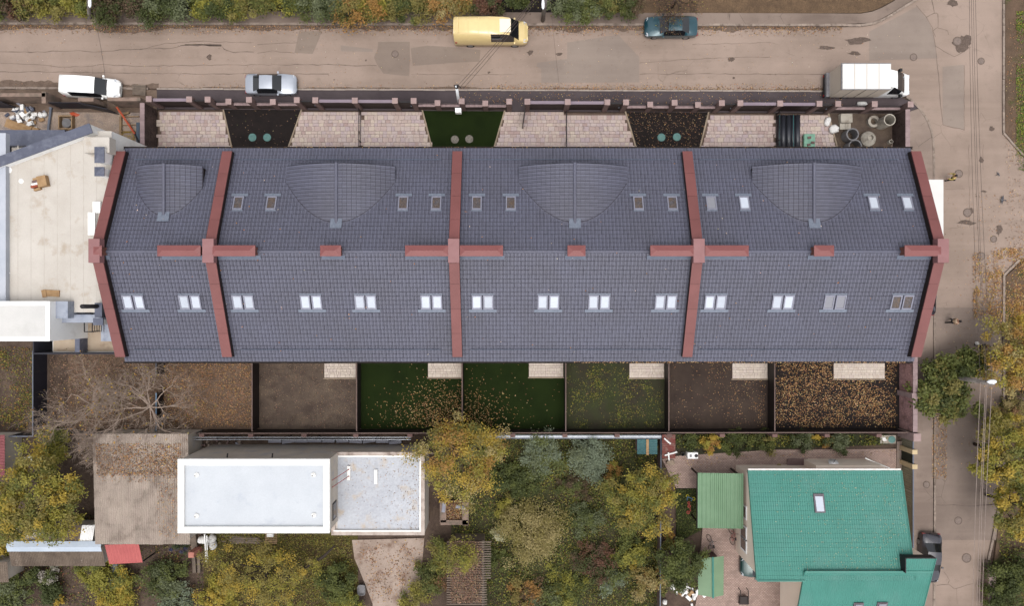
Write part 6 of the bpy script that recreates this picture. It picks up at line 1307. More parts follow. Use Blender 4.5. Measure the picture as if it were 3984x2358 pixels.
# leaf-covered slatted shed and brick pit in the middle
sl = thing('slatted_shed', T(1,3,2050,1200), 'slatted wooden shed roof buried in brown leaves', 'shed'); a, b = T(1,3,1890,885,2.2), T(1,3,2250,1484,2.2)
MB().box(a.x, b.x-.6, b.y-2, a.y, 0, 2.05).build('wall', M_GREYW, sl)
for k in range(46):
    y = a.y-.02-k*.21; xe_ = b.x if k < 16 else b.x-.35
    MB().box(a.x-.6, xe_+random.uniform(-.04,.04), y-.1, y-.02, 2.05+random.uniform(0,.02), 2.14+random.uniform(0,.02)).build('slat', M_GREYW, sl)
MB().box(a.x-.6, b.x-.8, b.y-2, a.y, 1.95, 2.06).build('deck', mat('leaf mould', c(96,72,58), c(80,60,48), scale=3, rough=.95), sl)
bp_ = thing('brick_bin', T(1,3,1900,620), 'walled compost bin full of brown leaves beside the orange tree', 'bin')
for x0, y0, x1, y1 in ((1760,500,1820,700),(1975,510,2035,730),(1765,680,2030,725)):
    a, b = T(1,3,x0,y0,.7), T(1,3,x1,y1,.7); MB().box(a.x, b.x, b.y, a.y, 0, .75).build('wall', M_RAWC, bp_)
a, b = T(1,3,1815,490,.5), T(1,3,1980,690,.5); MB().box(a.x, b.x, b.y, a.y, 0, .45).build('leaf_fill', MATS['leaf mould'], bp_)
for k, (zx, zy) in enumerate(((1795,560),(1960,560))): item(MB().obox(T(1,3,zx,zy,.9).x, T(1,3,zx,zy,.9).y, .75, .82, .9, .3, [1.45, -.2][k]).obox(T(1,3,zx,zy,.9).x, T(1,3,zx,zy,.9).y, .82, .86, .8, .2, [1.45, -.2][k]), 'grey_board', M_BLOCK, ['upright', 'slanting'][k]+' pale board on the compost bin', 'board')
t = thing('timber_stack', T(0,3,2330,870), 'stack of old planks below the white house', 'timber')
for k in range(14):
    p = T(0,3,2330+random.uniform(-60,60), 845+k*4.5, .2); MB().obox(p.x, p.y, .06+.03*(k % 4), .1+.03*(k % 4), random.uniform(2.2,3.4), .12, random.uniform(-.08,.08)).build('plank', M_GREYW, t)
t = thing('pallet', T(1,3,135,860), 'wooden pallet with a white bucket below the white house', 'pallet'); p = T(1,3,135,860,.2)
for k in range(6): MB().box(p.x-.55, p.x+.55, p.y-.45+.17*k, p.y-.34+.17*k, .18, .22).build('board', M_WOOD, t)
for k in range(3): MB().box(p.x-.5+.45*k, p.x-.4+.45*k, p.y-.45, p.y+.5, .06, .18).build('runner', M_WOOD, t)
MB().box(p.x-.3, p.x+.3, p.y+.25, p.y+.55, .22, .5).build('white_bucket', M_WHITE, t, bevel=.04)
for i, (zx, zy) in enumerate(((1960,860),(2050,850),(2060,910))): bag(T(0,3,zx,zy,.08), .8, .7, .6, i, M_SACK, ['left', 'upper right', 'lower right'][i]+' of the white rubble sacks below the white house', seed=40+i)
item(MB().tube([T(0,3,1968,815,1.8), T(0,3,1985,1080,.3)], .06, 7).tube([T(0,3,1990,830,1.6), T(0,3,1998,1085,.2)], .05, 7), 'white_poles', M_WHITE, 'pair of white poles leaning below the white house', 'poles')
t = thing('board_walk', T(0,3,1850,1000), 'weathered planks with a pink brick between the sheds and the yellow garden', 'planks')
for x0, y0, x1, y1, w_ in ((1850,820,1870,960,.55),(1860,1040,1870,1190,.3),(1905,1020,1915,1190,.25)):
    a, b = T(0,3,x0,y0,.3), T(0,3,x1,y1,.3); d = b-a; MB().obox((a.x+b.x)/2, (a.y+b.y)/2, .06, .3, d.length, w_, math.atan2(d.y, d.x)).build('plank', M_GREYW, t)
p = T(0,3,1838,1017,1.6); MB().box(p.x-.24, p.x+.24, p.y-.24, p.y+.24, 0, 1.6).build('brick_pier', mat('pink brick pier', c(206,140,124), c(190,126,112), scale=3, rough=.9), t)
p = T(0,3,1080,1250,.2); t = thing('blue_tarp', (p.x, p.y, .06), 'grey-blue tarpaulin trailing below the red canopy', 'tarp')
for k in range(3): q = T(0,3,1095-k*12,1150+k*70,.2); MB().add([(q.x-.35,q.y+.4,.1),(q.x,q.y+.45,.35),(q.x+.3,q.y+.38,.12),(q.x+.28,q.y-.35,.1),(q.x,q.y-.4,.3),(q.x-.3,q.y-.38,.08)], [(0,1,4,5),(1,2,3,4)]).build('fold', mat('grey tarp', c(170,176,190), c(150,156,170), scale=2, rough=.6), t)
p = T(0,3,275,95,.8); t = thing('white_chair', (p.x, p.y, .0), 'upturned white plastic chair at the left above the yellow-green tree', 'chair')
MB().box(p.x-.25, p.x+.25, p.y-.2, p.y+.2, .5, .56).build('seat', M_WHITE, t, bevel=.02); MB().box(p.x-.3, p.x-.24, p.y-.2, p.y+.2, .5, 1.0).build('backrest', M_WHITE, t)
for dx, dy in ((-.22,-.2),(.22,-.2),(-.22,.2),(.22,.2)): MB().box(p.x+dx-.02, p.x+dx+.02, p.y+dy-.02, p.y+dy+.02, 0, .5).build('leg', M_WHITE, t)
rw = thing('retaining_wall', T(3,3,2165,1320), 'pale concrete block wall at the lower right edge of the side road', 'wall'); a, b = T(3,3,2130,1165,.9), T(3,3,2205,1484,.9); MB().prism([(a.x,a.y),(b.x-.1,a.y-.1),(b.x,a.y-.6),(b.x,-40),(a.x,-40)], 0, .9).build('wall_face', M_RAWC, rw); MB().prism([(a.x+.03,a.y-.03),(b.x-.12,a.y-.12),(b.x-.03,a.y-.62),(b.x-.03,-40),(a.x+.03,-40)], .9, .93).build('wall_top', M_CAP, rw)
# ---------------------------------------------------------------- trees
M_LEAF = leafmat('leaf', .4); M_BARK = mat('bark', c(112,92,80), c(86,70,60), scale=4, rough=.95, fine=18, finev=.3); M_BARKP = mat('pale bark', c(192,172,156,.75), c(168,148,134,.75), scale=4, rough=.9, fine=18, finev=.25); M_BARKD = mat('dark bark', c(70,60,54), c(56,47,42), scale=4, rough=.95)
def foliage(parent, name, ctr, rad, n, size, pal, clumps, spread=.2, seed=0, lo=-.25, shell=.5, up=1.2, kind=None, jit=.16):
    R = np.random.default_rng(seed+100)
    d = R.normal(size=(clumps*4, 3)); d /= np.linalg.norm(d, axis=1, keepdims=True); d = d[d[:, 2] > lo][:clumps]; m = len(d)
    ph = R.uniform(0, 6.28, 3); az = np.arctan2(d[:, 1], d[:, 0]); lob = 1+.16*np.sin(3*az+ph[0])+.12*np.sin(5*az+ph[1])+.08*np.sin(9*az+ph[2])
    rr_ = (shell+(1-shell)*R.random(m)**.6)*lob*R.uniform(.82, 1.12, m)
    C = np.array(ctr)+d*rr_[:, None]*np.array(rad)
    per = n//m; ci = np.repeat(np.arange(m), per); k = len(ci)
    P = C[ci]+R.normal(size=(k, 3))*np.array([1, 1, .7])*spread*np.array(rad).mean()*R.uniform(.5, 1.2, m)[ci][:, None]
    P[:, 2] = np.maximum(P[:, 2], .12)
    nr = R.normal(size=(k, 3))*.6+np.array([0, 0, up])+d[ci]*.35
    pal = np.array(pal); base_ = pal[R.integers(0, len(pal), m)]; leafc = base_[ci]*.75+pal[R.integers(0, len(pal), k)]*.25
    leafc = np.clip(leafc*(1+R.normal(0, jit, (k, 1))), .004, .8)
    return quadmesh(name, leafquads(P, nr, size), M_LEAF, parent, leafc, kind=kind), C
def tree(name, label, base_, ctr, rad, n, size, pal, clumps=70, seed=0, bark=None, spread=.17, group=None, cat='tree', lo=-.25, shell=.5, r0=.16, limbs=9):
    t = thing(name, base_, label, cat, group); b = Vector(base_); cc = Vector(ctr); bark = bark or M_BARK
    o, C = foliage(t, 'crown', ctr, rad, n, size, pal, clumps, spread, seed, lo, shell)
    fork = b.lerp(cc, .45); MB().tube([b, b.lerp(fork, .5)+Vector((.05,.03,0)), fork], [r0, r0*.8, r0*.65], 8).build('trunk', bark, t, smooth=True)
    lm = MB(); R = random.Random(seed)
    for k in range(min(limbs, len(C))):
        e = Vector(C[R.randrange(len(C))]); mid = fork.lerp(e, .5)+Vector((R.uniform(-.2,.2), R.uniform(-.2,.2), .15)); lm.tube([fork, mid, fork.lerp(e, .92)], [r0*.5, r0*.3, r0*.1], 5)
    lm.build('limb', bark, t); return t
def bush(label, x, y, rpx, h, pal, n=1600, size=.2, seed=0, ry=None, name='shrub', group=None, spread=.22, cat='shrub', clumps=None):
    z = h*.55; p = D(x, y, z); r_ = rpx*(HC-z)/1672.0; ryy = (ry or rpx)*(HC-z)/1672.0; t = thing(name, (p.x, p.y, .05), label, cat, group)
    foliage(t, 'foliage', (p.x, p.y, h*.45), (r_*.9, ryy*.9, h*.5), n, size, pal, clumps or max(12, int(10*r_*ryy)), spread, seed, -.2, .25)
    sm = MB(); R = random.Random(seed)
    for k in range(4): a = R.random()*6.28; sm.tube([(p.x, p.y, .05), (p.x+r_*.3*math.cos(a), p.y+ryy*.3*math.sin(a), h*.5)], [.04, .015], 5)
    sm.build('stem', M_BARK, t); return t
ORDW = ['first','second','third','fourth','fifth','sixth','seventh','eighth','ninth','tenth','eleventh','twelfth','thirteenth','fourteenth','fifteenth','sixteenth','seventeenth','eighteenth','nineteenth','twentieth','twenty-first','twenty-second','twenty-third','twenty-fourth','twenty-fifth','twenty-sixth']
NT = [(-20,20,50,[GR,DG,BRN],2.6),(40,8,55,[BRN,RU,DG],3.0),(95,5,55,[OL,YG,GR],3.0),(150,18,42,[OL,GR,YG],2.6),(190,8,38,[YG,GR],2.4),(262,25,52,[DG,BRN,GR],3.0),(320,10,55,[DG,BRN],3.2),(372,24,50,[DG,GG,GR],2.8),(430,18,55,[DG,GG],3.0),(487,10,45,[GR,YG],2.8),(535,25,40,[GR,DG],2.4),(578,12,50,[OL,GR,YG],2.8),(640,5,55,[GR,OL],3.0),(700,5,52,[GR,YG,DG],3.0),(755,18,45,[GG,GR],2.6),(800,20,50,[DG,GG],2.8),(858,22,55,[OR,OL,GR],3.0),(915,14,50,[YG,OR,GR],2.8),(965,28,42,[OL,GR,DG],2.4),(1015,12,50,[GR,DG,OL],2.8),(1075,14,55,[OR,OL,TAN],3.0),(1130,2,45,[OL,OR],2.8),(1190,8,48,[DG,BRN,RU],2.8),(1268,6,42,[GR,DG],2.6),(1378,16,48,[GG,GR,DG],3.0),(1432,24,42,[GR,GG],2.6),(1478,18,40,[DG,OL,GR],2.8),(1535,14,44,[DG,BRN,GR],2.6)]
ORDW += ['twenty-seventh', 'twenty-eighth']
for i, (x, y, r_, pal, h) in enumerate(NT): bush(ORDW[i]+' shrub from the left in the hedge above the main road', x, y-4, r_, h, pal, 3400, .2, 300+i, ry=r_*.8, group='mixed shrubs along the north edge', spread=.2)
# leafless trees
def bare(name, label, base_, levels, spreadr, seed, bark, r0=.22, L0=1.4, n0=7, zup=.5, squash=(1,1), extra=None):
    t = thing(name, base_, label, 'tree'); R = random.Random(seed); b = Vector(base_); br = MB(); tips = []
    fork = b+Vector((0,0,1.6)); MB().tube([b, b+Vector((.05,0,.8)), fork], [r0*1.2, r0, r0*.85], 9).build('trunk', bark, t, smooth=True)
    def grow(p, d, L, r_, lev):
        q = p; pts = [p]; dd = d.copy(); k = 4
        for i in range(k):
            dd = (dd+Vector((R.gauss(0,.18)*squash[0], R.gauss(0,.18)*squash[1], R.gauss(0.02,.09)))).normalized(); q = q+dd*L/k; pts.append(q)
        br.tube(pts, [r_*(1-.5*i/k) for i in range(k+1)], 5 if lev > 2 else 4, cap=False)
        if lev <= 0: tips.append(q); return
        for j in range(R.choice((2,3,3)) if lev > 1 else R.choice((4,4,5))):
            s = pts[R.randrange(1, k+1)]; nd = (dd+Vector((R.gauss(0,.55)*squash[0], R.gauss(0,.55)*squash[1], R.gauss(.0,.22)))).normalized(); grow(s, nd, L*R.uniform(.62,.88), max(.006, r_*.58), lev-1)
    for j in range(n0):
        a = 2*math.pi*j/n0+R.uniform(-.25,.25); grow(fork, Vector((math.cos(a)*squash[0], math.sin(a)*squash[1], zup+R.uniform(-.2,.35))).normalized(), L0*R.uniform(.85,1.2), r0*.6, levels)
    br.build('branch', bark, t); return t, tips
bp0 = D(400,985); bt, tips = bare('bare_tree', 'large leafless tree with pale grey branches over the left rear garden', (bp0.x-.3, bp0.y-.2, .08), 5, 5, 4, M_BARKP, .105, 2.3, 11, .4)
bp1 = D(258,985); bt2, tips2 = bare('bare_tree', 'leafless tree with pale branches left of the larger bare one', (bp1.x, bp1.y-.2, .08), 5, 5, 12, M_BARKP, .09, 2.0, 10, .4)
bp3 = D(300,1085); bare('bare_tree', 'leafless tree spreading over the top of the corrugated shed', (bp3.x, bp3.y, .08), 5, 5, 21, M_BARKP, .1, 1.45, 7, .6)
bp2 = D(1645,14); bt3, _ = bare('bare_tree', 'thin leafless tree hanging over the teal sedan', (bp2.x, bp2.y-.2, .1), 5, 3, 8, M_BARK, .1, 1.25, 9, .5)
P_ = np.array([tuple(q) for q in _]); P_ = P_[rng.random(len(P_)) < .5]; quadmesh('last_leaf', leafquads(P_, rng.normal(size=P_.shape)+[0,0,1], .14), M_LEAF, bt3, pal_pick([BRN,BR,OL], len(P_)), kind='stuff')
P_ = np.array([tuple(q) for q in tips+tips2]); P_ = P_[rng.random(len(P_)) < .12]; quadmesh('last_leaf', leafquads(P_, rng.normal(size=P_.shape)+[0,0,1], .2), M_LEAF, bt, pal_pick([YE,OR,OL], len(P_)), kind='stuff')
# leafy trees
def tr(label, x, y, rpx, h, pal, n, seed, size=.24, ry=None, cl=80, **k):
    zc = h*.68; p = D(x, y, zc); r_ = rpx*(HC-zc)/1672.0; ryy = (ry or rpx)*(HC-zc)/1672.0
    return tree('leafy_tree', label, (p.x, p.y, .06), (p.x, p.y, zc), (r_*.92, ryy*.92, h*.34), n, size, pal, cl, seed, **k)
tr('broad yellow-green tree at the left below the rear gardens', 95, 1222, 118, 6.0, [OL,YG,GR,YG,OL,YE], 21000, 1, .2, cl=190, spread=.1)
tr('dense dark green tree beside the power pole', 2318, 962, 84, 2.9, [DG,GR,GR,OL], 10000, 2, .3, cl=90, spread=.13, shell=.3)
tr('small dark green tree above the power pole', 2362, 892, 42, 3.2, [GR,DG], 3000, 45, .28, cl=28, spread=.2)
tr('orange and yellow autumn tree beside the lower wing of the white house', 1125, 1125, 112, 6.0, [OR,OL,YG,YE,TAN,YE,GR], 14000, 3, .17, cl=130, spread=.125, limbs=34, bark=M_BARKP)
tr('golden yellow tree in the overgrown garden', 1572, 1225, 92, 4.6, [YG,YE,OL,GR], 13000, 4, .18, cl=110, spread=.115)
tr('mixed yellow and orange tree top at the right edge above the power pole', 2480, 868, 96, 5.5, [OR,OL,TAN,YG,YE], 10500, 5, .19, cl=80, ry=120, spread=.11, limbs=30, bark=M_BARKP)
tr('yellow-green tree at the right edge below the power pole', 2458, 1110, 88, 5.5, [YG,OL,GR,YE], 11000, 6, .2, cl=80, spread=.11)
tr('yellow tree at the right edge opposite the green-roofed house', 2496, 1245, 80, 6.0, [YE,OL,YG,GR], 10500, 7, .2, cl=75, spread=.11)
tr('dark green tree beside the small green gabled roof', 1668, 1382, 58, 3.6, [DG,GR], 7500, 8, .2, cl=60, spread=.15)
tr('sprawling yellow tree below the white house', 640, 1405, 150, 3.6, [YG,YE,OL,OL], 8000, 9, .15, ry=85, cl=110, spread=.09, bark=M_BARKD)
q = [T(1,3,750,925,2.4), T(1,3,640,1030,2.2), T(1,3,450,1140,1.9), T(1,3,330,1220,1.6), T(1,3,150,1240,1.3), T(1,3,-60,1240,1.2)]
t = thing('fallen_branch', (q[2].x, q[2].y, .06), 'thick dark crooked branch above the yellow garden', 'branch'); MB().tube(q, [.06,.13,.14,.13,.11,.07], 8).build('wood', M_BARKD, t, smooth=True); MB().tube([q[3], T(1,3,200,1300,.8), T(1,3,60,1330,.06)], [.09,.06,.05], 6).build('side_branch', M_BARKD, t)
SH = [('olive flowering shrub in the middle of the overgrown garden',1300,1305,92,2.4,[TAN,OL,TAN,OL],7000,.17),('grey-green shrub below the metal trough',1325,1112,62,2.2,[GG,GR,BG],3600,.2),('pale bluish shrub below the metal trough',1445,1122,58,2.6,[BG,GG,BG],4200,.2),('round yellow-green shrub right of the orange tree',1237,1242,28,1.6,[YG,OL],1100,.18),('white flowering shrub left of the olive shrub',1226,1305,26,1.3,[c(230,226,190,.6),c(220,214,160,.6),GR],1000,.16),
 ('green shrub under the orange tree',1235,1170,48,1.8,[DG,GR],2000,.2),('dark green shrub right of the orange tree',1290,1180,55,1.6,[DG,GR,DG],2200,.2),('dark shrub left of the yellow tree',1415,1190,45,1.4,[DG,GR,BRN],1500,.2),('green shrub with pale roses in the overgrown garden',1435,1270,55,1.5,[GR,DG,GG],2000,.2),('purple-brown shrub in the overgrown garden',1455,1375,62,1.5,[RU,BRN,DG],2400,.2),('yellow-green shrub below the golden tree',1550,1345,50,1.7,[YG,GR,DG],2000,.2),('bright yellow shrub near the bottom of the garden',1555,1370,24,1.1,[YE,YG],700,.18),('blue-green shrub near the bottom of the garden',1490,1420,45,1.3,[BG,GR],1500,.2),('orange shrub by the thin grey fence',1590,1420,48,1.6,[OR,OL,TAN],1900,.2),('green shrub at the bottom of the overgrown garden',1380,1440,60,1.2,[GR,YG,DG],2200,.18),('rust coloured shrub at the bottom left of the overgrown garden',1290,1455,50,1.3,[OR,BRN,OL],1700,.2),('grey-green shrub at the bottom of the overgrown garden',1330,1475,50,1.4,[GG,GR],1600,.2),('yellow daisies at the bottom of the garden',1355,1455,38,.8,[YE,TAN,GR],1100,.12),('dark shrub above the slatted shed',1215,1370,35,1.5,[DG,GR],1100,.2),('yellow-green creeper left of the slatted shed',1085,1365,48,1.8,[OL,GR,YG],1900,.2),('tangled green vine beside the concrete drive',1040,1430,48,1.5,[GR,OL,DG],1900,.2),('olive vine at the bottom beside the drive',1010,1475,45,1.4,[OL,YG,GR],1500,.2),('brown leafy thicket left of the slatted shed',1120,1410,48,1.6,[BR,BRN,OL],1700,.2),('green vine creeping over the left half of the slatted shed roof',1125,1360,52,4.6,[OL,GR,YG],1500,.18),
 ('dark green bush left of the concrete drive',820,1430,52,2.0,[DG,GR],2600,.22),('green bush at the bottom left of the drive',850,1475,45,1.8,[GR,YG],1800,.22),('yellow bush at the bottom below the white house',540,1460,50,1.8,[YE,YG],2200,.22),('grey-green bush below the red canopy',395,1425,58,1.8,[GG,GR,DG],2600,.22),('sage green bush at the bottom below the sheds',430,1470,50,1.6,[GG,BG],2000,.22),('yellow bush below the red canopy',300,1420,42,1.6,[YG,YE,GR],1700,.22),('bright yellow bush at the lower left',275,1468,60,1.7,[YE,YG],2600,.2),('yellow-green tree-like bush below the long shed',228,1400,46,2.2,[YG,GR],2200,.22),('dark bush with white flowers below the long shed',118,1405,35,1.5,[DG,GR,c(220,210,200,.6)],1300,.18),('dark green bush below the long shed',75,1420,32,1.6,[DG,GR],1200,.22),('grey-green bush in the lower left corner',30,1460,52,1.8,[GG,GR],2200,.22),('deep green bush below the flowering bush',130,1450,42,1.4,[DG],1400,.22),('small yellow bush at the bottom left',143,1472,16,1.0,[YE],400,.2),('yellow clump at the left edge by the long shed',8,1345,24,1.8,[YE,YG],900,.22),('blue-flowered bush right of the red canopy',443,1345,20,1.2,[DG,c(90,90,130,.5)],600,.16),('dark ivy right of the red canopy',440,1400,24,1.3,[DG,GR],800,.2),('yellow-green bush above the yellow-green tree',130,1098,50,2.4,[YG,GR,YG],2400,.24),
 ('golden shrub in the flower bed',1742,1090,28,1.4,[YE,OR,YG],1200,.2),('green shrub at the left of the flower bed',1690,1080,26,1.0,[DG,GR],900,.18),('dark shrub in the flower bed',1800,1085,38,1.1,[DG,GR],1400,.18),('green shrub in the middle of the flower bed',1870,1080,36,1.0,[GR,OL,DG],1300,.18),('yellow flower clump in the flower bed',1999,1068,12,.8,[YE],350,.14),('grey-green shrub in the flower bed',1960,1082,34,1.0,[GG,DG],1200,.18),('bluish shrub at the right of the flower bed',2060,1085,36,1.2,[GG,DG],1400,.18),('rusty shrub at the right of the flower bed',2020,1075,24,.8,[OR,OL,GR],700,.16),
 ('dark evergreen bush in the lower right corner',2475,1425,66,2.2,[DG,GR,DG],3600,.24),('green bush at the right edge beside the retaining wall',2440,1470,40,1.6,[DG,GR],1500,.22),('yellow bush at the right edge below the power lines',2440,1040,42,2.4,[OL,YG,YE],1800,.24),('brown twiggy bush at the right edge',2488,1000,42,1.6,[BR,TAN,OL],1200,.2),('ivy at the foot of the dark green tree',1640,1330,26,1.2,[YG,OR,GR],900,.2),('ivy along the thin grey fence',1630,1440,24,1.0,[GR,OL],700,.18),('tangle behind the tool shed roof',1600,1175,30,1.2,[GR,OL,BRN],900,.2),('orange flowers under the yellow tree',1500,1150,28,1.0,[OR,YG,GR],800,.18)]
for i, (lab, x, y, r_, h, pal, n, sz) in enumerate(SH): bush(lab, x, y, r_, h, pal, int(n*1.7), sz*.82, 500+i, group='garden shrubs', spread=.17)
# twigs of the bare shrubs by the lower right wall and the right edge
bq = D(2490,1365); bare('bare_shrub', 'leafless twiggy shrub at the lower right edge', (bq.x, bq.y, .08), 3, 2, 31, M_BARK, .08, .8, 7, .5)
bq = D(2500,960); bare('bare_shrub', 'leafless branching shrub at the right edge', (bq.x, bq.y, .08), 3, 2, 33, M_BARKP, .1, 1.1, 8, .5)
# ---------------------------------------------------------------- ground cover and fallen leaves
def cover(name, label, pts, n, size, pal, z=.1, up=1.2, clump=0, seed=0, cat='ground cover', zvar=.05, den=None):
    xs = [p[0] for p in pts]; ys = [p[1] for p in pts]; R = np.random.default_rng(seed); out = []
    if clump:
        k = R.uniform((min(xs), min(ys)), (max(xs), max(ys)), (clump, 2)); sg = R.uniform(.15, .7, clump)
    while len(out) < n:
        if clump: j = R.integers(0, clump, 2000); q = k[j]+R.normal(size=(2000, 2))*sg[j][:, None]
        else: q = R.uniform((min(xs), min(ys)), (max(xs), max(ys)), (2000, 2))
        for a in q:
            if inside(a, pts) and (den is None or R.random() < den(a[0], a[1])): out.append((a[0], a[1], z+R.random()*zvar))
            if len(out) >= n: break
    P = np.array(out); nr = R.normal(size=P.shape)*.45+np.array([0, 0, up]); o = quadmesh(name, leafquads(P, nr, size, .65), M_LEAF, None, pal_pick(pal, len(P), .2), kind='stuff')
    return tag(o, label, cat)
LT = [c(214,172,120,.72), c(194,146,94,.72), c(170,126,84,.72), c(226,192,142,.72), c(146,106,76,.72)]
LB = [c(162,130,108,.72), c(140,112,94,.72), c(178,146,118,.72), c(122,98,82,.72)]
rect = lambda x0, x1, y0, y1: [(x0, y0), (x1, y0), (x1, y1), (x0, y1)]
FL = 'fallen leaves'
cover('fallen_leaves', 'yellow fallen leaves covering the last rear garden on the right', rect(23.4, 34.9, -11.3, -4), 6800, .12, LT, .09, cat=FL, seed=1, clump=520)
cover('fallen_leaves', 'scattered leaves in the bare brown rear garden', rect(14, 23.0, -11.3, -4), 900, .1, LT+LB, .09, cat=FL, seed=2, clump=160, den=lambda x, y: .15+.85*((x-14)/9)**2)
tc_ = D(1120,1060)
cover('fallen_leaves', 'yellow leaves scattered over the left turf garden', rect(-13.6, -4.5, -11.3, -4), 1500, .12, LT, .09, cat=FL, seed=3, den=lambda x, y: math.exp(-((x+5.5)**2/14+(y+11)**2/7)))
cover('fallen_leaves', 'yellow leaves scattered over the right turf garden', rect(-4.3, 4.6, -11.3, -4), 620, .12, LT, .09, cat=FL, seed=4, den=lambda x, y: math.exp(-((x+4.5)**2/10+(y+11)**2/6))+.01)
cover('fallen_leaves', 'sparse leaves in the weedy rear garden', rect(4.9, 13.7, -11.3, -4), 110, .1, LT, .09, cat=FL, seed=5)
cover('fallen_leaves', 'brown leaf litter in the bare soil rear garden', rect(-22.8, -13.8, -11.3, -4), 1500, .09, LB+[c(160,140,122,.72)], .085, cat=FL, seed=6, clump=260)
cover('fallen_leaves', 'thick brown leaf litter right of the bare tree', rect(-31.6, -23.1, -11.3, -4), 7500, .12, LB+LT[:3], .09, cat=FL, seed=7, clump=500)
cover('fallen_leaves', 'brown leaf litter under the bare tree', rect(-41.9, -31.7, -11.5, -4), 6000, .12, LB+[c(120,100,84,.6)], .09, cat=FL, seed=8, clump=420)
cover('fallen_leaves', 'leaves piled along the north kerb', [(-50, YN(-50)-.9), (30, YN(30)-.9), (30, YN(30)-.02), (-50, YN(-50)-.02)], 5200, .12, LB+LT[:2], .006, cat=FL, seed=9, den=lambda x, y: math.exp(-(YN(x)-y)/.34)*(.45+.55*abs(math.sin(x*.31))))
cover('fallen_leaves', 'leaves along the south kerb of the main road', [(-30, YS(-30)), (33, YS(33)), (33, YS(33)+.7), (-30, YS(-30)+.7)], 2400, .11, LB+LT[:2], .006, cat=FL, seed=10, den=lambda x, y: math.exp(-(y-YS(x))/.2)*(.2+.8*(x > -2)))
cover('fallen_leaves', 'leaves scattered along the dark footpath', [(-5, 17.9), (30, 17.8), (30, YS(30)-.25), (-5, YS(-5)-.25)], 620, .1, LT, .117, cat=FL, seed=11)
cover('fallen_leaves', 'leaves on the right soil bed', B3, 900, .1, LT+LB, .11, cat=FL, seed=12)
cover('fallen_leaves', 'a few leaves on the left soil bed', B1, 90, .1, LT+LB+[GR], .11, cat=FL, seed=13)
cover('fallen_leaves', 'leaves scattered over the side road', rect(38.6, 44.3, -15, 10), 700, .1, LT+LB, .006, cat=FL, seed=14, den=lambda x, y: .12+.88*((x-38.6)/5.7)**2)
cover('fallen_leaves', 'drift of yellow leaves at the right of the side road', rect(41.8, 48.5, -2.5, 5), 4600, .13, LT+[OR,YE], .09, cat=FL, seed=15, clump=70)
cover('fallen_leaves', 'leaves on the right verge', rect(44.8, 49, 4, 26), 1500, .11, LT+LB, .09, cat=FL, seed=16, den=lambda x, y: .2+.8*abs(math.sin(y*.8)))
cover('grass', 'green grass on the right verge at the top', rect(45.7, 50.5, 12, 26.5), 10000, .15, [GR,YG,c(96,120,52,.95),c(110,128,60,.95)], .09, .7, seed=17, cat='grass', clump=90)
cover('fallen_leaves', 'dry leaves on the corner verge at the top right', [(20, 27.9), (28, 27.8), (34, 28.3), (34, 32), (20, 32)], 1800, .12, LB+LT, .14, cat=FL, seed=18)
cover('grass', 'green tufts on the corner verge', rect(18, 27, 28, 31), 700, .18, [GR,YG], .14, .5, seed=19, cat='grass', clump=14)
cover('fallen_leaves', 'leaves along the pavement edge of the side road', rect(38.05, 39.4, -16, -5.5), 900, .12, LT+[OR], .12, cat=FL, seed=20)
cover('fallen_leaves', 'dry leaves lying on the big corrugated roof', [T(0,3,915,-60,3.2)[:2], T(0,3,1740,-60,3.2)[:2], T(0,3,1740,860,3.2)[:2], T(0,3,1500,830,3.2)[:2], T(0,3,1500,330,3.2)[:2], T(0,3,930,300,3.2)[:2]], 3400, .13, LB+LT[:2], 3.13, cat=FL, seed=21, zvar=.14, den=lambda x, y: 1 if y > T(0,3,0,250,3).y else .22)
cover('fallen_leaves', 'brown leaves buried on the slatted shed roof', [T(1,3,1860,880,2.3)[:2], T(1,3,2180,890,2.3)[:2], T(1,3,2160,1484,2.3)[:2], T(1,3,1860,1484,2.3)[:2]], 3200, .14, LB, 2.16, cat=FL, seed=22, zvar=.1, den=lambda x, y: 1-.75*max(0, (x-T(1,3,2060,0,2.2).x)/.9))
cover('fallen_leaves', 'brown leaves in the compost bin', [T(1,3,1815,490,.5)[:2], T(1,3,1980,490,.5)[:2], T(1,3,1980,690,.5)[:2], T(1,3,1815,690,.5)[:2]], 700, .14, LB+LT[:3], .46, cat=FL, seed=23, zvar=.1)
cover('fallen_leaves', 'leaves on the concrete drive', [T(1,3,930,880)[:2], T(1,3,1600,860)[:2], T(1,3,1560,1484)[:2], T(1,3,1115,1484)[:2]], 900, .13, LB+LT[:3], .09, cat=FL, seed=24, clump=60)
cover('fallen_leaves', 'leaves blown over the lower wing roof', [T(1,3,800,90,ZG)[:2], T(1,3,1560,80,ZG)[:2], T(1,3,1560,790,ZG)[:2], T(1,3,800,790,ZG)[:2]], 420, .09, LB+[OR], ZG-.15, cat=FL, seed=25, den=lambda x, y: .12+.88*((x+15)/7.5)**3)
cover('fallen_leaves', 'pale specks of leaves over the green roof', rect(21, 32.8, -21.5, -14.5), 1, .1, LT, 4.0, cat=FL, seed=26)
bpy.data.objects.remove(bpy.data.objects[[o.name for o in bpy.data.objects if o.get('label') == 'pale specks of leaves over the green roof'][0]])
R_ = np.random.default_rng(77)
def onroof(name, label, X, Y, Zs, size, pal):
    P = np.stack([X, Y, Zs], 1); o = quadmesh(name, leafquads(P, R_.normal(size=P.shape)*.2+[0, 0, 1], size), M_LEAF, None, pal_pick(pal, len(P)), kind='stuff'); tag(o, label, FL)
Y = R_.uniform(-22, -14.4, 520); X = 20.3+12.6*R_.random(520)**.6; onroof('fallen_leaves', 'pale specks of leaves over the green roof', X, Y, 4.0+(-14.24-Y)*.2391+.075, .085, [c(220,200,160,.7), c(200,190,150,.7)])
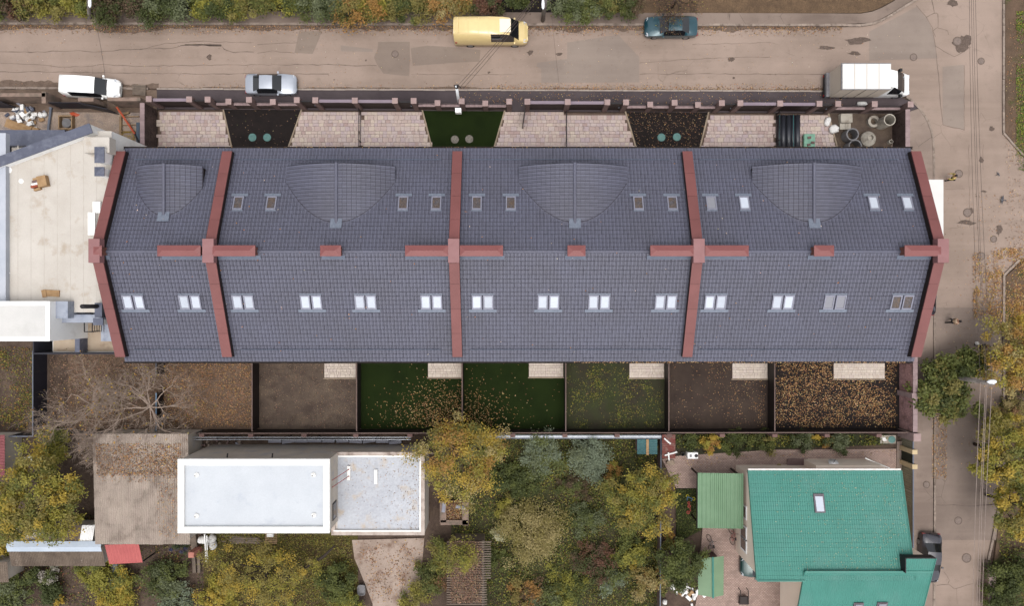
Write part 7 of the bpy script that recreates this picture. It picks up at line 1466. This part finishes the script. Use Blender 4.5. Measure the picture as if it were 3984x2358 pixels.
X = R_.uniform(-31, 32, 170); Y = R_.uniform(-4.4, 12.2, 170); onroof('fallen_leaves', 'stray orange leaves on the row house roof', X, Y, np.array([zroof(y) for y in Y])+.095, .12, [c(220,160,110,.7), c(200,140,90,.7), c(226,206,190,.7)])
X = R_.uniform(5, 32, 500); onroof('fallen_leaves', 'leaves caught in the rear gutter of the row house', X, np.full(500, YE0-.09)+R_.uniform(-.05,.05,500), np.full(500, ZE-.06), .1, LT)
X = R_.uniform(-30, 32, 160); onroof('fallen_leaves', 'leaves caught in the front gutter of the row house', X, np.full(160, YE1+.09)+R_.uniform(-.05,.05,160), np.full(160, ZE-.06), .09, LT)
cover('road_specks', 'pale specks and stray leaves on the main road', [(-50, YS(-50)+.3), (36, YS(36)+.3), (36, YN(30)-.6), (-50, YN(-50)-.6)], 900, .08, LT+LB+[c(210,200,190,.7)], .006, cat=FL, seed=51)
GD = [GR,OL,DG,YG]
cover('ground_cover', 'weeds and low plants across the overgrown garden', [(-5.4,-11.95),(13.4,-11.95),(13.4,-28.5),(-5.4,-28.5)], 44000, .15, [GR,DG,GR,YG,OL,GR,BRN], .07, .9, seed=30, clump=700, zvar=.3)
cover('ground_cover', 'yellow creeping plants below the white house', [(-26.5,-20),(-15,-20),(-13.5,-28.5),(-27,-28.5)], 17000, .13, [YG,OL,OL,GR,BRN,OL], .07, .9, seed=31, clump=300, zvar=.2)
cover('ground_cover', 'weeds and leaf litter in the lower left gardens', [(-50,-19),(-27.5,-19.5),(-27.5,-28.5),(-50,-28.5)], 6500, .18, [GR,DG,BRN,OL,BR], .0, .8, seed=32, clump=140, zvar=.25)
cover('ground_cover', 'plants in the flower bed along the rear fence', [(13.7,-11.95),(34,-11.95),(34,-12.9),(13.7,-13.2)], 3000, .16, [GR,DG,OL,YG], .09, .7, seed=33, clump=60, zvar=.25)
cover('grass', 'weeds in the weedy rear garden', rect(4.9, 13.7, -11.3, -4), 2600, .13, [GR,YG,DG,OL], .085, .7, seed=34, cat='grass', clump=60, den=lambda x, y: 1 if y < -6 else .35)
cover('ground_cover', 'yellow leaves and grass in the left neighbour garden', rect(-50, -42.4, -11.6, -4), 7000, .13, [YG,OL,GR,GR,OR,BRN], .0, .8, seed=35, clump=90, zvar=.12)
cover('grass', 'mown grass on the strip by the toys', [T(2,3,1560,380)[:2], T(2,3,1750,375)[:2], T(2,3,1800,770)[:2], T(2,3,1565,890)[:2]], 2600, .12, [DG,GR], .105, .6, seed=36, cat='grass')
cover('ground_cover', 'low growth under the north hedge', [(-50,26.0),(10.5,25.9),(10.5,31),(-50,31)], 9000, .18, [DG,GR,BRN,OL], .1, .8, seed=37, clump=260, zvar=.2, den=lambda x, y: 1 if y > 26.6 else .12)
cover('ground_cover', 'undergrowth beside the right edge of the side road', rect(44.2, 52, -29, -3), 6500, .2, [DG,GR,BRN,OL,YG], .08, .7, seed=38, clump=130, zvar=.4)
cover('fallen_leaves', 'sparse leaves lying in the gutters of the brick courtyard', [T(2,3,1560,80)[:2], T(3,2,1280,1478)[:2], (34.7,-13.9), (20,-14.0), T(2,3,1760,230)[:2]], 260, .1, LT+LB, .105, cat=FL, seed=39)
